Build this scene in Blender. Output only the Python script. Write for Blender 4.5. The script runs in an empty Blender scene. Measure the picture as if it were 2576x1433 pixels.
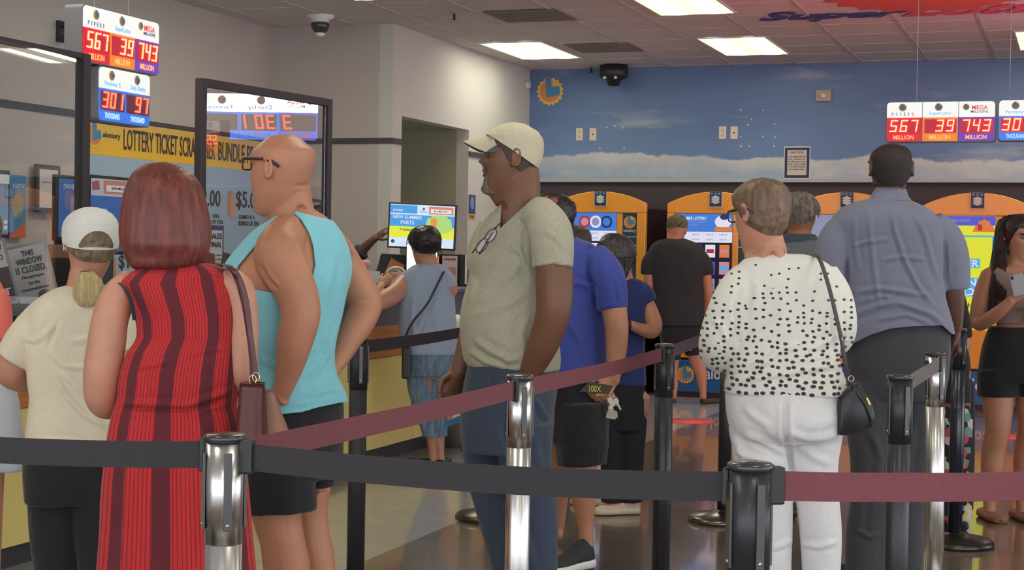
import bpy, bmesh, math, random
import numpy as np
from math import pi, sin, cos, tan, radians, sqrt, atan2, exp
import mathutils, mathutils.bvhtree
from mathutils import Vector, Matrix, noise
random.seed(7)
sc = bpy.context.scene
COL = sc.collection
# ------------------------------------------------------------------ camera
# world: x runs along the back wall, y runs away from the viewer along the counter, z is up
HC = 1.33            # camera height
FPX = 4000.0         # focal length in pixels of the 2576 wide frame
AZ = math.atan2(1432.0, 4000.0)   # camera heading, turned left of +y
PITCH = 0.0225
ROLL = 0.0166
F0 = Vector((-sin(AZ), cos(AZ), 0)); R0 = Vector((cos(AZ), sin(AZ), 0)); U0 = Vector((0, 0, 1))
FW = (F0*cos(PITCH) - U0*sin(PITCH)).normalized()
U1 = (U0*cos(PITCH) + F0*sin(PITCH)).normalized()
RT = R0*cos(ROLL) + U1*sin(ROLL)
UP = U1*cos(ROLL) - R0*sin(ROLL)
CP = Vector((0, 0, HC))
cam_d = bpy.data.cameras.new('camera'); cam = bpy.data.objects.new('camera', cam_d); COL.objects.link(cam)
cam_d.sensor_width = 36.0; cam_d.lens = 36.0*FPX/2576.0; cam_d.clip_end = 200
M = Matrix((RT, UP, -FW)).transposed().to_4x4(); M.translation = CP
cam.matrix_world = M
sc.camera = cam
# ------------------------------------------------------------------ light
sc.view_settings.view_transform = 'Standard'; sc.view_settings.look = 'None'
sc.view_settings.gamma = 1.0; sc.view_settings.use_curve_mapping = False
EXPOSURE = 0.2
sc.view_settings.exposure = EXPOSURE
world = bpy.data.worlds.new('world'); sc.world = world; world.use_nodes = True
bgn = world.node_tree.nodes['Background']
bgn.inputs[0].default_value = (0.92, 0.95, 1.0, 1); bgn.inputs[1].default_value = 2.5
CEIL_LIGHT = 8.0
# ------------------------------------------------------------------ pixel helpers (2576 x 1433)
def ray(px, py): return FW + RT*((px-1288.0)/FPX) + UP*((716.5-py)/FPX)
def P(px, py, D): return CP + ray(px, py)*D
def on_x(px, py, X): d = ray(px, py); return CP + d*(X/d.x)
def on_y(px, py, Y): d = ray(px, py); return CP + d*(Y/d.y)
def on_z(px, py, Z): d = ray(px, py); return CP + d*((Z-HC)/d.z)
# ------------------------------------------------------------------ materials
def lin(c):
    def f(v):
        v /= 255.0
        return v/12.92 if v <= .04045 else ((v+.055)/1.055)**2.4
    return (f(c[0]), f(c[1]), f(c[2]), 1.0)
_m = {}
class NT:
    def __init__(s, name):
        s.m = bpy.data.materials.new(name); s.m.use_nodes = True; s.t = s.m.node_tree; s.b = s.t.nodes['Principled BSDF']
    def n(s, typ, **kw):
        nd = s.t.nodes.new(typ)
        for k, v in kw.items():
            if k.startswith('i_'):
                k2 = k[2:]; inp = nd.inputs[int(k2)] if k2.isdigit() else nd.inputs[k2.replace('_', ' ')]
                s.put(inp, v)
            else: setattr(nd, k, v)
        return nd
    def put(s, inp, v):
        if isinstance(v, bpy.types.NodeSocket): s.t.links.new(v, inp)
        elif isinstance(v, bpy.types.Node): s.t.links.new(v.outputs[0], inp)
        else: inp.default_value = v
    def math(s, op, a, b=0.0, c=0.0, clamp=False):
        nd = s.t.nodes.new('ShaderNodeMath'); nd.operation = op; nd.use_clamp = clamp
        s.put(nd.inputs[0], a); s.put(nd.inputs[1], b); s.put(nd.inputs[2], c); return nd.outputs[0]
    def mix(s, f, a, b, blend='MIX'):
        nd = s.t.nodes.new('ShaderNodeMix'); nd.data_type = 'RGBA'; nd.blend_type = blend
        s.put(nd.inputs[0], f); s.put(nd.inputs[6], a); s.put(nd.inputs[7], b); return nd.outputs[2]
    def ramp(s, f, stops):
        nd = s.t.nodes.new('ShaderNodeValToRGB'); s.put(nd.inputs[0], f)
        el = nd.color_ramp.elements
        while len(el) < len(stops): el.new(0.5)
        for e, (p, c) in zip(el, stops):
            e.position = p; e.color = c if len(c) == 4 else lin(c)
        return nd.outputs[0]
    def co(s, kind='Object'): return s.n('ShaderNodeTexCoord').outputs[kind]
    def map(s, v, scale=(1, 1, 1), loc=(0, 0, 0), rot=(0, 0, 0)):
        nd = s.n('ShaderNodeMapping'); s.put(nd.inputs[0], v); nd.inputs['Scale'].default_value = scale
        nd.inputs['Location'].default_value = loc; nd.inputs['Rotation'].default_value = rot; return nd.outputs[0]
    def noise(s, v, scale, detail=3, rough=.5):
        nd = s.n('ShaderNodeTexNoise'); s.put(nd.inputs['Vector'], v); nd.inputs['Scale'].default_value = scale
        nd.inputs['Detail'].default_value = detail; nd.inputs['Roughness'].default_value = rough; return nd.outputs[0]
    def bump(s, h, strength=.3, dist=.01):
        nd = s.n('ShaderNodeBump'); s.put(nd.inputs['Height'], h); nd.inputs['Strength'].default_value = strength
        nd.inputs['Distance'].default_value = dist; s.t.links.new(nd.outputs[0], s.b.inputs['Normal'])
    def set(s, **kw):
        for k, v in kw.items(): s.put(s.b.inputs[k.replace('_', ' ')], v)
        return s
def mat(name, rgb, rough=.6, metal=0, emit=0, var=0.0, scale=20, bump=0, ergb=None, spec=.5, coat=0):
    if name in _m: return _m[name]
    t = NT(name)
    c = lin(rgb)
    if var:
        nz = t.noise(t.co(), scale, 3)
        f = t.math('MULTIPLY_ADD', nz, 2*var, 1-var)
        t.set(Base_Color=t.mix(1.0, c, t.n('ShaderNodeCombineColor', i_0=f, i_1=f, i_2=f).outputs[0], 'MULTIPLY'))
    else: t.set(Base_Color=c)
    if bump: t.bump(t.noise(t.co(), scale*4, 4), bump, .004)
    t.set(Roughness=rough, Metallic=metal, Specular_IOR_Level=spec, Coat_Weight=coat)
    if emit:
        t.set(Emission_Color=lin(ergb or rgb), Emission_Strength=emit)
    _m[name] = t.m
    return t.m
# ------------------------------------------------------------------ object helpers
def tag(o, label=None, cat=None, group=None, kind=None):
    if label: o['label'] = label
    if cat: o['category'] = cat
    if group: o['group'] = group
    if kind: o['kind'] = kind
    return o
def thing(name, label, cat, loc=(0, 0, 0), rz=0.0, group=None, mw=None):
    o = bpy.data.objects.new(name, None); COL.objects.link(o); o.empty_display_size = .1
    if mw is not None: o.matrix_world = mw
    else: o.location = loc; o.rotation_euler = (0, 0, rz)
    return tag(o, label, cat, group)
def link(name, me, mats, parent=None, smooth=False):
    o = bpy.data.objects.new(name, me); COL.objects.link(o)
    for m in (mats if isinstance(mats, (list, tuple)) else [mats]): me.materials.append(m)
    if parent: o.parent = parent
    if smooth: me.polygons.foreach_set('use_smooth', [True]*len(me.polygons))
    return o
LAST = [None]
class MB:
    def __init__(s): s.v = []; s.f = []; s.mi = []; s.sm = []
    def add(s, vs, fs, mi=0, smooth=False):
        b = len(s.v); s.v += [tuple(v) for v in vs]; s.f += [tuple(i+b for i in f) for f in fs]; s.mi += [mi]*len(fs); s.sm += [smooth]*len(fs); return s
    def box(s, x0, x1, y0, y1, z0, z1, mi=0):
        vs = [(x, y, z) for z in (z0, z1) for y in (y0, y1) for x in (x0, x1)]
        return s.add(vs, [(0, 2, 3, 1), (4, 5, 7, 6), (0, 1, 5, 4), (2, 6, 7, 3), (0, 4, 6, 2), (1, 3, 7, 5)], mi)
    def prism(s, poly, y0, y1, mi=0):       # polygon in x,z
        n = len(poly); vs = [(x, y0, z) for x, z in poly]+[(x, y1, z) for x, z in poly]
        fs = [tuple(range(n)), tuple(range(2*n-1, n-1, -1))]+[(i, i+n, (i+1) % n+n, (i+1) % n) for i in range(n)]
        return s.add(vs, fs, mi)
    def lathe(s, prof, n=32, c=(0, 0, 0), mi=0, axis='z'):
        vs = []; fs = []
        for r, z in prof:
            for i in range(n):
                a = 2*pi*i/n; p = (r*cos(a), r*sin(a), z)
                if axis == 'y': p = (p[0], p[2], p[1])
                if axis == 'x': p = (p[2], p[0], p[1])
                vs.append((p[0]+c[0], p[1]+c[1], p[2]+c[2]))
        for k in range(len(prof)-1):
            for i in range(n):
                j = (i+1) % n; fs.append((k*n+i, k*n+j, (k+1)*n+j, (k+1)*n+i))
        s.add(vs, fs, mi, True)
        if prof[0][0] > 1e-6: s.f.append(tuple(len(s.v)-len(vs)+i for i in range(n))[::-1]); s.mi.append(mi); s.sm.append(False)
        if prof[-1][0] > 1e-6: s.f.append(tuple(len(s.v)-n+i for i in range(n))); s.mi.append(mi); s.sm.append(False)
        return s
    def tube(s, pts, r, n=8, mi=0, closed=False, flat=None, ref=None):
        vs, fs = tube_geo(pts, r, n, closed, flat, ref); return s.add(vs, fs, mi, True)
    def grid(s, fn, nu, nv, mi=0, smooth=True):
        vs = [fn(i/nu, j/nv) for j in range(nv+1) for i in range(nu+1)]
        fs = [(j*(nu+1)+i, j*(nu+1)+i+1, (j+1)*(nu+1)+i+1, (j+1)*(nu+1)+i) for j in range(nv) for i in range(nu)]
        return s.add(vs, fs, mi, smooth)
    def build(s, name, mats, parent=None, bevel=0):
        me = bpy.data.meshes.new(name); me.from_pydata([tuple(v) for v in s.v], [], s.f)
        me.polygons.foreach_set('material_index', s.mi); me.polygons.foreach_set('use_smooth', s.sm); me.update()
        o = link(name, me, mats, parent); LAST[0] = o
        if bevel:
            md = o.modifiers.new('bevel', 'BEVEL'); md.width = bevel; md.segments = 3; md.limit_method = 'ANGLE'
        return o
def frames(pts, ref=None):
    pts = [Vector(p) for p in pts]; T = []
    for i in range(len(pts)):
        a = pts[max(i-1, 0)]; b = pts[min(i+1, len(pts)-1)]; d = b-a
        T.append(d.normalized() if d.length > 1e-9 else Vector((0, 0, 1)))
    out = []
    if ref is not None: n0 = Vector(ref)
    else: n0 = Vector((0, 0, 1)) if abs(T[0].z) < .9 else Vector((1, 0, 0))
    N = (n0 - T[0]*n0.dot(T[0])).normalized()
    for t in T:
        N = (N - t*N.dot(t)).normalized(); out.append((N, t.cross(N)))
    return pts, out
def tube_geo(pts, r, n=8, closed=False, flat=None, ref=None):
    pts, fr = frames(pts, ref); vs = []; fs = []
    m = len(pts)
    for i, p in enumerate(pts):
        rr = r[i] if isinstance(r, (list, tuple)) else r
        ra, rb = rr if isinstance(rr, (list, tuple)) else (rr, rr*(flat or 1))
        for k in range(n):
            a = 2*pi*k/n; vs.append(p + fr[i][0]*cos(a)*ra + fr[i][1]*sin(a)*rb)
    for i in range(m-1 + (1 if closed else 0)):
        i2 = (i+1) % m
        for k in range(n):
            k2 = (k+1) % n; fs.append((i*n+k, i*n+k2, i2*n+k2, i2*n+k))
    if not closed: fs += [tuple(range(n))[::-1], tuple((m-1)*n+k for k in range(n))]
    return vs, fs
def spline(rows, n):
    """Catmull-Rom through rows of numbers, n samples"""
    R = [np.array(r, float) for r in rows]; m = len(R)
    if m == 1: return [R[0]]*n
    out = []
    for q in range(n):
        t = q/(n-1)*(m-1); i = min(int(t), m-2); u = t-i
        p1, p2 = R[i], R[i+1]; p0 = R[i-1] if i > 0 else 2*p1-p2; p3 = R[i+2] if i+2 < m else 2*p2-p1
        out.append(.5*((2*p1)+(-p0+p2)*u+(2*p0-5*p1+4*p2-p3)*u*u+(-p0+3*p1-3*p2+p3)*u**3))
    return out
def text(name, body, x0, x1, z0, z1, y, m, parent, depth=.0015, mirror=False, bold=.012):
    """a word fitted into the local rectangle x0..x1, z0..z1 facing local -y"""
    cu = bpy.data.curves.new(name, 'FONT'); cu.body = body; cu.align_x = 'LEFT'; cu.resolution_u = 3; cu.extrude = .01; cu.offset = bold
    o = bpy.data.objects.new(name, cu); COL.objects.link(o)
    dg = bpy.context.evaluated_depsgraph_get(); me = bpy.data.meshes.new_from_object(o.evaluated_get(dg)); bpy.data.objects.remove(o)
    co = np.empty(len(me.vertices)*3); me.vertices.foreach_get('co', co); co = co.reshape(-1, 3)
    mn = co.min(0); mx = co.max(0); w = np.maximum(mx-mn, 1e-6)
    u = (co-mn)/w
    if mirror: u[:, 0] = 1-u[:, 0]
    q = np.empty_like(co); q[:, 0] = x0+u[:, 0]*(x1-x0); q[:, 2] = z0+u[:, 1]*(z1-z0); q[:, 1] = y-depth*u[:, 2]
    me.vertices.foreach_set('co', q.reshape(-1)); me.update(); me.materials.clear()
    return link(name, me, m, parent)
def rrect(x0, x1, z0, z1, r, n=6, corners=(1, 1, 1, 1)):
    out = []
    for (cx, cz, a0, on) in ((x1-r, z0+r, -90, corners[0]), (x1-r, z1-r, 0, corners[1]), (x0+r, z1-r, 90, corners[2]), (x0+r, z0+r, 180, corners[3])):
        if on:
            for k in range(n+1):
                a = radians(a0+90*k/n); out.append((cx+r*cos(a), cz+r*sin(a)))
        else:
            out.append({-90: (x1, z0), 0: (x1, z1), 90: (x0, z1), 180: (x0, z0)}[a0])
    return out
def circle(cx, cz, rx, rz=None, n=32):
    rz = rz or rx; return [(cx+rx*cos(2*pi*i/n), cz+rz*sin(2*pi*i/n)) for i in range(n)]
# ------------------------------------------------------------------ materials used widely
blackpl = mat('black_plastic', (34, 34, 37), .45)
darkmetal = mat('dark_frame', (52, 47, 52), .5)
white = mat('white_paint', (225, 224, 220), .5)
paper = mat('paper', (215, 213, 212), .7)
ink = mat('ink', (45, 48, 58), .7)
glassm = NT('clear_glass'); glassm.set(Base_Color=(1, 1, 1, 1), Roughness=0.0, Transmission_Weight=1.0, IOR=1.5); glassm = glassm.m
def em(name, rgb, s): return mat(name, tuple(v*.45 for v in rgb), .5, emit=s, ergb=rgb)
# ================================================================== THE ROOM
XL, XW, YF, YB, ZC = -6.45, -5.32, 11.9, 15.3, 3.15
wallt = NT('painted_wall'); wallt.set(Base_Color=lin((178, 169, 164)), Roughness=.85); wallt.bump(wallt.noise(wallt.co(), 90, 3), .12, .004); wallm = wallt.m
wallw = NT('white_wall'); wallw.set(Base_Color=lin((190, 189, 184)), Roughness=.85); wallw.bump(wallw.noise(wallw.co(), 90, 3), .12, .004); wallw = wallw.m
def struct(o): o['kind'] = 'structure'; return o
# floor
def floor_mat(name, c1, c2, rough):
    t = NT(name); co = t.co()
    n1 = t.noise(co, 1.3, 6, .6); n2 = t.noise(co, 9, 5, .65)
    f = t.math('ADD', t.math('MULTIPLY', n1, .6), t.math('MULTIPLY', n2, .4))
    t.set(Base_Color=t.ramp(f, [(.35, c1), (.65, c2)]), Roughness=t.math('MULTIPLY_ADD', n2, .10, rough), Specular_IOR_Level=.55, Coat_Weight=.55, Coat_Roughness=.05)
    return t.m
fm = floor_mat('polished_brown_concrete', (100, 88, 80), (132, 118, 107), .16)
fl = floor_mat('polished_grey_floor', (164, 165, 168), (178, 179, 181), .16)
struct(MB().box(-2.83, 9, -4, YB, -.05, 0).build('floor', fm))
struct(MB().box(-7.2, -2.83, -4, YB, -.05, 0).build('floor', fl))
# walls
struct(MB().box(XL-.12, XL, -2, YF+.12, 0, ZC).build('wall_left', wallm))
struct(MB().box(XL, XW-.12, YF, YF+.12, 0, ZC).build('wall_counter_end', wallm))
o0, o1 = 12.09, 13.62
w = MB()
w.box(XW-.12, XW, YF, o0, 0, ZC); w.box(XW-.12, XW, o1, YB, 0, ZC); w.box(XW-.12, XW, o0, o1, 2.415, ZC)
struct(w.build('wall_side', wallw))
greenm = mat('sage_wall', (150, 152, 128), .85)
w = MB()
w.box(XW-2.3, XW-.12, o1, o1+.1, 0, 2.6); w.box(XW-2.4, XW-2.3, o0-.1, o1+.1, 0, 2.6); w.box(XW-2.3, XW-.12, YF+.12, o0-.0, 0, 2.6); w.box(XW-2.3, XW-.12, o0, o1, 2.43, 2.5)
struct(w.build('wall_passage', greenm))
# mural back wall
t = NT('sky_mural'); co = t.co(); sp = t.n('ShaderNodeSeparateXYZ', i_0=co)
x_, z_ = sp.outputs[0], sp.outputs[2]
n1 = t.noise(t.map(co, (.5, 1, 1.6)), 1.0, 4, .55)
base = t.ramp(t.math('MULTIPLY_ADD', n1, .9, t.math('MULTIPLY_ADD', z_, -.18, .38)), [(.2, (88, 116, 160)), (.5, (104, 134, 176)), (.8, (130, 154, 184))])
wisp = t.noise(t.map(co, (.42, 1, 1.7), (3.3, 0, .55)), 1.55, 5, .6)
wf = t.ramp(wisp, [(.56, (0, 0, 0, 1)), (.72, (1, 1, 1, 1))])
c = t.mix(t.math('MULTIPLY', wf, .75), base, lin((176, 181, 184)))
nb = t.noise(t.map(co, (1, 1, 1), (1.2, 0, 0)), 1.6, 6, .55)
line = t.math('ADD', t.math('MULTIPLY_ADD', x_, -.026, 2.02), t.math('MULTIPLY', nb, .34))
bank = t.math('MULTIPLY', t.math('SUBTRACT', line, z_), 45.0, clamp=True)
cl = t.noise(t.map(co, (1, 1, 2.4)), 2.4, 5, .6)
bankc = t.ramp(t.math('ADD', t.math('MULTIPLY', cl, .6), t.math('MULTIPLY', t.math('SUBTRACT', line, z_), -1.2)), [(.0, (150, 172, 192)), (.28, (196, 199, 196)), (.5, (214, 211, 200))])
c = t.mix(t.math('MULTIPLY', bank, .93), c, bankc)
t.set(Base_Color=c, Roughness=.55); mural = t.m
ZM = 2.03
struct(MB().box(XW-.12, 9, YB, YB+.12, ZM, ZC).build('wall_back', mural))
struct(MB().box(XW-.12, 9, YB, YB+.12, 0, ZM).build('wall_back', mat('dark_wall', (66, 60, 66), .7)))
struct(MB().box(XW, 9, YB-.05, YB, ZM-.015, ZM+.02).build('trim_1', mat('pale_trim', (170, 175, 180), .6)))
# accent stripes on the walls
stripe = mat('dark_stripe', (72, 68, 70), .7)
struct(MB().box(XL, XL+.012, 2, YF, 2.175, 2.222).build('trim_2', stripe))
struct(MB().box(XL, XW, YF-.012, YF, 2.175, 2.222).build('trim_3', stripe))
s = MB(); s.box(XW, XW+.012, YF-.012, o0, 2.175, 2.222); s.box(XW, XW+.012, o1, YB, 2.175, 2.222)
struct(s.build('trim_4', stripe))
bbm = mat('grey_base', (70, 72, 76), .6)
struct(MB().box(XW, XW+.015, o1, YB, 0, .1).build('baseboard_side', bbm))
struct(MB().box(XW, 9, YB-.015, YB, 0, .1).build('baseboard_back', bbm))
# ceiling
t = NT('ceiling_tile'); co = t.co(); t.set(Base_Color=lin((204, 198, 197)), Roughness=.95); t.bump(t.noise(co, 140, 3), .15, .004)
GX0 = on_z(1688, 165.5, ZC).x; GW = .61
struct(MB().box(-6.6, 9, -4, YB+.12, ZC, ZC+.06).build('ceiling', t.m))
g = MB(); k0 = int((-6.6-GX0)/GW)
xs = [GX0+GW*k for k in range(k0, k0+27)]
for x in xs: g.box(x-.012, x+.012, -4, YB, ZC-.006, ZC+.004)
GY0 = on_z(1466, 150, ZC).y
for k in range(-33, 5):
    y = GY0+GW*k
    if y < YB: g.box(-6.6, 9, y-.006, y+.006, ZC-.004, ZC+.004)
struct(g.build('trim_5', mat('grid_bar', (185, 180, 176), .6)))
# ceiling lights
def diffuser():
    t = NT('light_diffuser'); sp = t.n('ShaderNodeSeparateXYZ', i_0=t.co())
    a = t.math('ABSOLUTE', t.math('SUBTRACT', t.math('ABSOLUTE', sp.outputs[0]), .15))
    f = t.math('SUBTRACT', 1.0, t.math('MULTIPLY', a, 13.0), clamp=True)
    t.set(Base_Color=lin((235, 235, 215)), Emission_Color=lin((255, 252, 226)), Emission_Strength=t.math('MULTIPLY_ADD', f, CEIL_LIGHT*2.6, .85)); return t.m
dfm = diffuser()
frm = mat('light_frame', (212, 210, 204), .5)
def ceil_light(cx, cy, label, group=None):
    t = thing('ceiling_light', label, 'light', (cx, cy, ZC), 0, group)
    f = MB()
    for a in ((-.3, -.285, -.605, .605), (.285, .3, -.605, .605), (-.285, .285, -.605, -.59), (-.285, .285, .59, .605)): f.box(a[0], a[1], a[2], a[3], -.012, -.002)
    f.build('frame', frm, t); MB().box(-.285, .285, -.59, .59, -.009, -.004).build('diffuser', dfm, t); return t
def lc(px, py): return on_z(px, py, ZC-.01)
L = [((1314, 150), 1, 1, 'fluorescent ceiling panel beside the white side wall'),
     ((1825, 140.5), 1, 1, 'fluorescent ceiling panel nearest the blue mural wall'),
     ((1660, 40), 1, 1, 'bright fluorescent ceiling panel cut by the top of the picture, ahead of the painted lettering'),
     ((892, 2), 1, 1, 'fluorescent ceiling panel just showing at the top edge above the dome camera')]
for (p, a, b, lab) in L:
    c = lc(*p); ceil_light(c.x+.3, c.y-.605, lab)
c = lc(2560, 127); ceil_light(c.x+.31, c.y-.605, 'fluorescent ceiling panel at the far side beyond the glare-pink lettering')
# the rest of the room's lights, out of the frame
for (x, y) in ((-4.6, 9.2), (-4.6, 6.2), (-2.2, 5.6), (.2, 5.4), (2.8, 6.5), (4.7, 9.5), (.2, 2.2), (2.8, 3.0), (-2.2, 2.0), (-4.6, 3.0), (0, -1), (3, -1), (5.5, 6), (5.5, 2)):
    ceil_light(x, y, 'fluorescent ceiling panel overhead, before the lit ones in view', 'overhead lights out of frame')
# ceiling lettering
def ceil_text(name, body, p0, p1, near, far, m, parent):
    """letters laid flat on the ceiling, read from below"""
    o = text(name, body, p0, p1, near, far, 0, m, None)
    return o
tt = thing('ceiling_lettering', 'wide blue lettering, its second word coloured with pink sign glare, with a sun shape stuck on the ceiling tiles', 'lettering', (0, 0, 0))
a = on_z(1900, 52, ZC); b = on_z(2255, 30, ZC); far = a.y; a2 = on_z(1960, 24, ZC).y
def flat(o, parent, z):
    me = o.data
    for v in me.vertices: v.co = Vector((v.co.x, v.co.z, z+v.co.y))
    me.flip_normals(); o.parent = parent; return o
def lettering(word, x0, x1, ynear, yfar, m):
    o = text('letters', word, x0, x1, 0, 1, 0, m, None, bold=.035)
    for v in o.data.vertices:
        sl = .25*(v.co.z)            # slant of the lettering
        v.co = Vector((v.co.x+sl-.1, yfar+(ynear-yfar)*v.co.z, ZC-.006-.003*(-v.co.y/.0015)))
    o.parent = tt; return o
yf_, yn_ = on_z(2050, 52, ZC).y, on_z(2050, 26, ZC).y
lettering('Super', on_z(1905, 40, ZC).x, on_z(2270, 40, ZC).x, yn_, yf_, mat('letter_blue', (52, 72, 140), .6))
lettering('Lotto', on_z(2300, 38, ZC).x, on_z(2600, 38, ZC).x+.3, yn_-.1, yf_-.1, mat('letter_glare_pink', (205, 84, 120), .6))  # blue word in the logo; pink glare of the sign put into its colour
s = MB(); cx = on_z(2330, 0, ZC).x; cy = on_z(2330, -14, ZC).y
pts = []
for k in range(40):
    r = 1.0 if k % 2 else .86
    pts.append((cx+.72*r*cos(2*pi*k/40), cy+.98*r*sin(2*pi*k/40)*.8, ZC-.007))
s.add(pts+[(p[0], p[1], p[2]-.003) for p in pts], [tuple(range(40, 80))]+[(i, (i+1) % 40, (i+1) % 40+40, i+40) for i in range(40)])
s.build('sun_disc', mat('sun_red', (196, 90, 80), .6), tt)

# ================================================================== LOGOS
yel = mat('logo_yellow', (222, 184, 84), .5); ora = mat('logo_orange', (205, 130, 80), .5); cya = mat('logo_blue', (62, 130, 175), .5)
dkb = mat('logo_navy', (38, 48, 84), .5)
def sun_logo(parent, cx, cz, r, y, mats=(yel, ora, cya), name='sun_emblem', ry=None):
    ry = ry or r; s = MB(); n = 17; pts = []
    for k in range(n*2):
        rr = 1.0 if k % 2 else .84; a = 2*pi*k/(2*n); pts.append((cx+r*rr*cos(a), cz+ry*rr*sin(a)))
    s.prism(pts, y-.002, y, 0); s.prism(circle(cx, cz, r*.74, ry*.74), y-.004, y-.002, 1)
    q = [(-.34, .86), (.06, .92), (.12, .28), (.66, .34), (.74, -.22), (-.24, -.44)]
    s.prism([(cx+r*a, cz+ry*b) for a, b in q][::-1], y-.006, y-.004, 2)
    s.prism([(cx+r*a, cz+ry*b) for a, b in ((.16, .72), (.52, .56), (.64, .40), (.22, .34))][::-1], y-.006, y-.004, 0)
    return s.build(name, list(mats), parent)
t = thing('wall_emblem', 'yellow sun emblem with a blue corner shape painted high on the blue mural', 'emblem', on_y(1384, 230, YB)+Vector((0, -.002, 0)))
sun_logo(t, 0, 0, .147, 0)

# ================================================================== JACKPOT SIGNS
SEG = {'0': 'abcdef', '1': 'bc', '3': 'abgcd', '4': 'fgbc', '5': 'afgcd', '6': 'afgecd', '7': 'abc', '9': 'abfgcd'}
def digit(s, ch, x, z, w, h, y0, y1, th=None, sl=.16):
    th = th or w*.2
    X = lambda u, v: (x+u+sl*v, z+v)
    sg = {'a': (0, w, h-th, h), 'd': (0, w, 0, th), 'g': (th*.3, w-th*.3, h/2-th/2, h/2+th/2), 'f': (0, th, h/2, h), 'e': (0, th, 0, h/2), 'b': (w-th, w, h/2, h), 'c': (w-th, w, 0, h/2)}
    for k in SEG[ch]:
        a, b, c, d = sg[k]; g = th*.12
        s.prism([X(a+g, c+g), X(b-g, c+g), X(b-g, d-g), X(a+g, d-g)], y0, y1)
redled = em('red_led', (255, 58, 36), 7.5)
hotled = mat('hot_led', (255, 150, 110), .4, emit=5.5, ergb=(255, 96, 66))
wpan = em('sign_white', (245, 246, 240), .82)
gl = lambda n, c, s=.55: mat(n, c, .4, emit=s)
sred, sora, spur, sblu = gl('sign_red', (205, 30, 48)), gl('sign_orange', (226, 128, 44)), gl('sign_purple', (104, 62, 178)), gl('sign_sky', (60, 120, 222))
swin = mat('sign_window', (92, 44, 66), .35, emit=.18, ergb=(140, 60, 90)); swr = mat('sign_window_red', (150, 14, 40), .35, emit=.6, ergb=(190, 14, 46))
lword = gl('sign_word', (250, 140, 80), 1.6); lwordw = gl('sign_word_pale', (170, 200, 250), 1.0)
lgry = mat('logo_grey', (90, 98, 130), .5, emit=.3); lcy = mat('logo_cyan', (110, 175, 225), .5, emit=.7); lred = mat('logo_red', (205, 60, 70), .5, emit=.6)
KINDS = {'power': (sred, 'POWER'), 'super': (sora, 'SuperLotto'), 'mega': (spur, 'MEGA'), 'fantasy': (sblu, 'Fantasy 5'), 'daily': (sblu, 'Daily Derby')}
def sign_panel(par, x0, w, h, kind, num, unit, hot, round_l, round_r, y=-.05, mir=False):
    """one panel of a jackpot sign in local x0..x0+w, z 0..h, facing -y"""
    x1 = x0+w; zs = h*.605; bm, nm = KINDS[kind]; r = h*.09
    p = MB().prism(rrect(x0, x1, 0, zs, r, corners=(round_r, 0, 0, round_l)), y-.006, y).build('colour_panel', bm, par)
    q = MB().prism(rrect(x0, x1, zs, h, r, corners=(0, round_r, round_l, 0)), y-.006, y).build('white_panel', wpan, par)
    X = (lambda u: x0+w*u)
    MB().box(X(.04) if not hot else X(.06), X(.96), y-.009, y-.006, h*.20, zs-h*.045).build('display_window', swr if hot else swin, p)
    d = MB(); dw = w*.21; dh = h*.315; st = w*.29; n = len(num); xs0 = X(.93)-n*st+w*.03
    for i, ch in enumerate(num): digit(d, ch, xs0+i*st-w*.02, h*.235, dw, dh, y-.014, y-.009, th=dw*.24)
    d.build('digits', hotled if hot else redled, p)
    text('unit_word', unit, X(.2), X(.78), h*.045, h*.155, y-.007, lword if kind in ('power', 'super', 'mega') else lwordw, p)
    if kind == 'mega':
        sun_logo(q, X(.2), h*.86, w*.10, y-.007, (yel, mat('logo_tan', (190, 180, 120)), lgry))
        text('brand_word', 'MEGA', X(.36), X(.8), h*.79, h*.9, y-.007, lred, q); text('brand_word', 'MILLIONS', X(.33), X(.82), h*.71, h*.775, y-.007, lgry, q)
    else:
        sun_logo(q, X(.45), h*.865, w*.12, y-.007, (mat('logo_pale', (222, 205, 150)), mat('logo_dust', (190, 140, 120)), lgry))
        if kind == 'power':
            for k, chh in enumerate('POWERB'): text('brand_word', chh, X(.14+.115*k), X(.19+.115*k), h*.655, h*.735, y-.007, lred if k == 5 else lgry, q)
        else: text('brand_word', nm, X(.18), X(.8), h*.64, h*.755, y-.007, lcy, q)
def jackpot(name, label, mw, W, H, panels, hot, wires=(), back=False, length_wire=.3):
    t = thing(name, label, 'sign', mw=mw)
    MB().prism(rrect(-.006, W+.006, -.006, H+.006, H*.09), -.05, .05).build('sign_box', mat('sign_case', (120, 118, 124), .5), t)
    n = len(panels); w = W/n
    for i, (k, num, u) in enumerate(panels):
        sign_panel(t, i*w+.002, w-.004, H, k, num, u, hot, i == 0, i == n-1)
    if back:      # added rear digits that imitate the red glare around the sign
        d = MB()
        for i, (k, num, u) in enumerate(panels):
            b0 = MB()
            digit_x = W-(i+1)*w
            for j, ch in enumerate(num): digit(b0, ch, -(digit_x+w*.93)+ (w*.03) + j*w*.29 - 0, H*.235, w*.21, H*.315, .05, .056, th=w*.05)
            vs = [(-x, y, z) for x, y, z in b0.v]; d.add(vs, [f[::-1] for f in b0.f])
        d.build('added_rear_glow', em('rear_glare_red', (255, 40, 70), 320), t)
    for x in wires:
        MB().tube([(x, 0, H), (x, 0, H+length_wire)], .0022, 6).build('hanging_wire', mat('wire', (200, 195, 195), .4), t)
    return t
def mat_facing(origin, xdir, tilt=0):
    """local x along xdir, z up, -y toward the viewer"""
    x = Vector(xdir).normalized(); z = Vector((0, 0, 1)); y = z.cross(x).normalized()
    m = Matrix((x, y, z)).transposed().to_4x4(); m.translation = origin; return m
SX = -4.62
a = on_x(185, 138, SX); b = on_x(376, 190, SX); W1 = b.y-a.y
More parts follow.
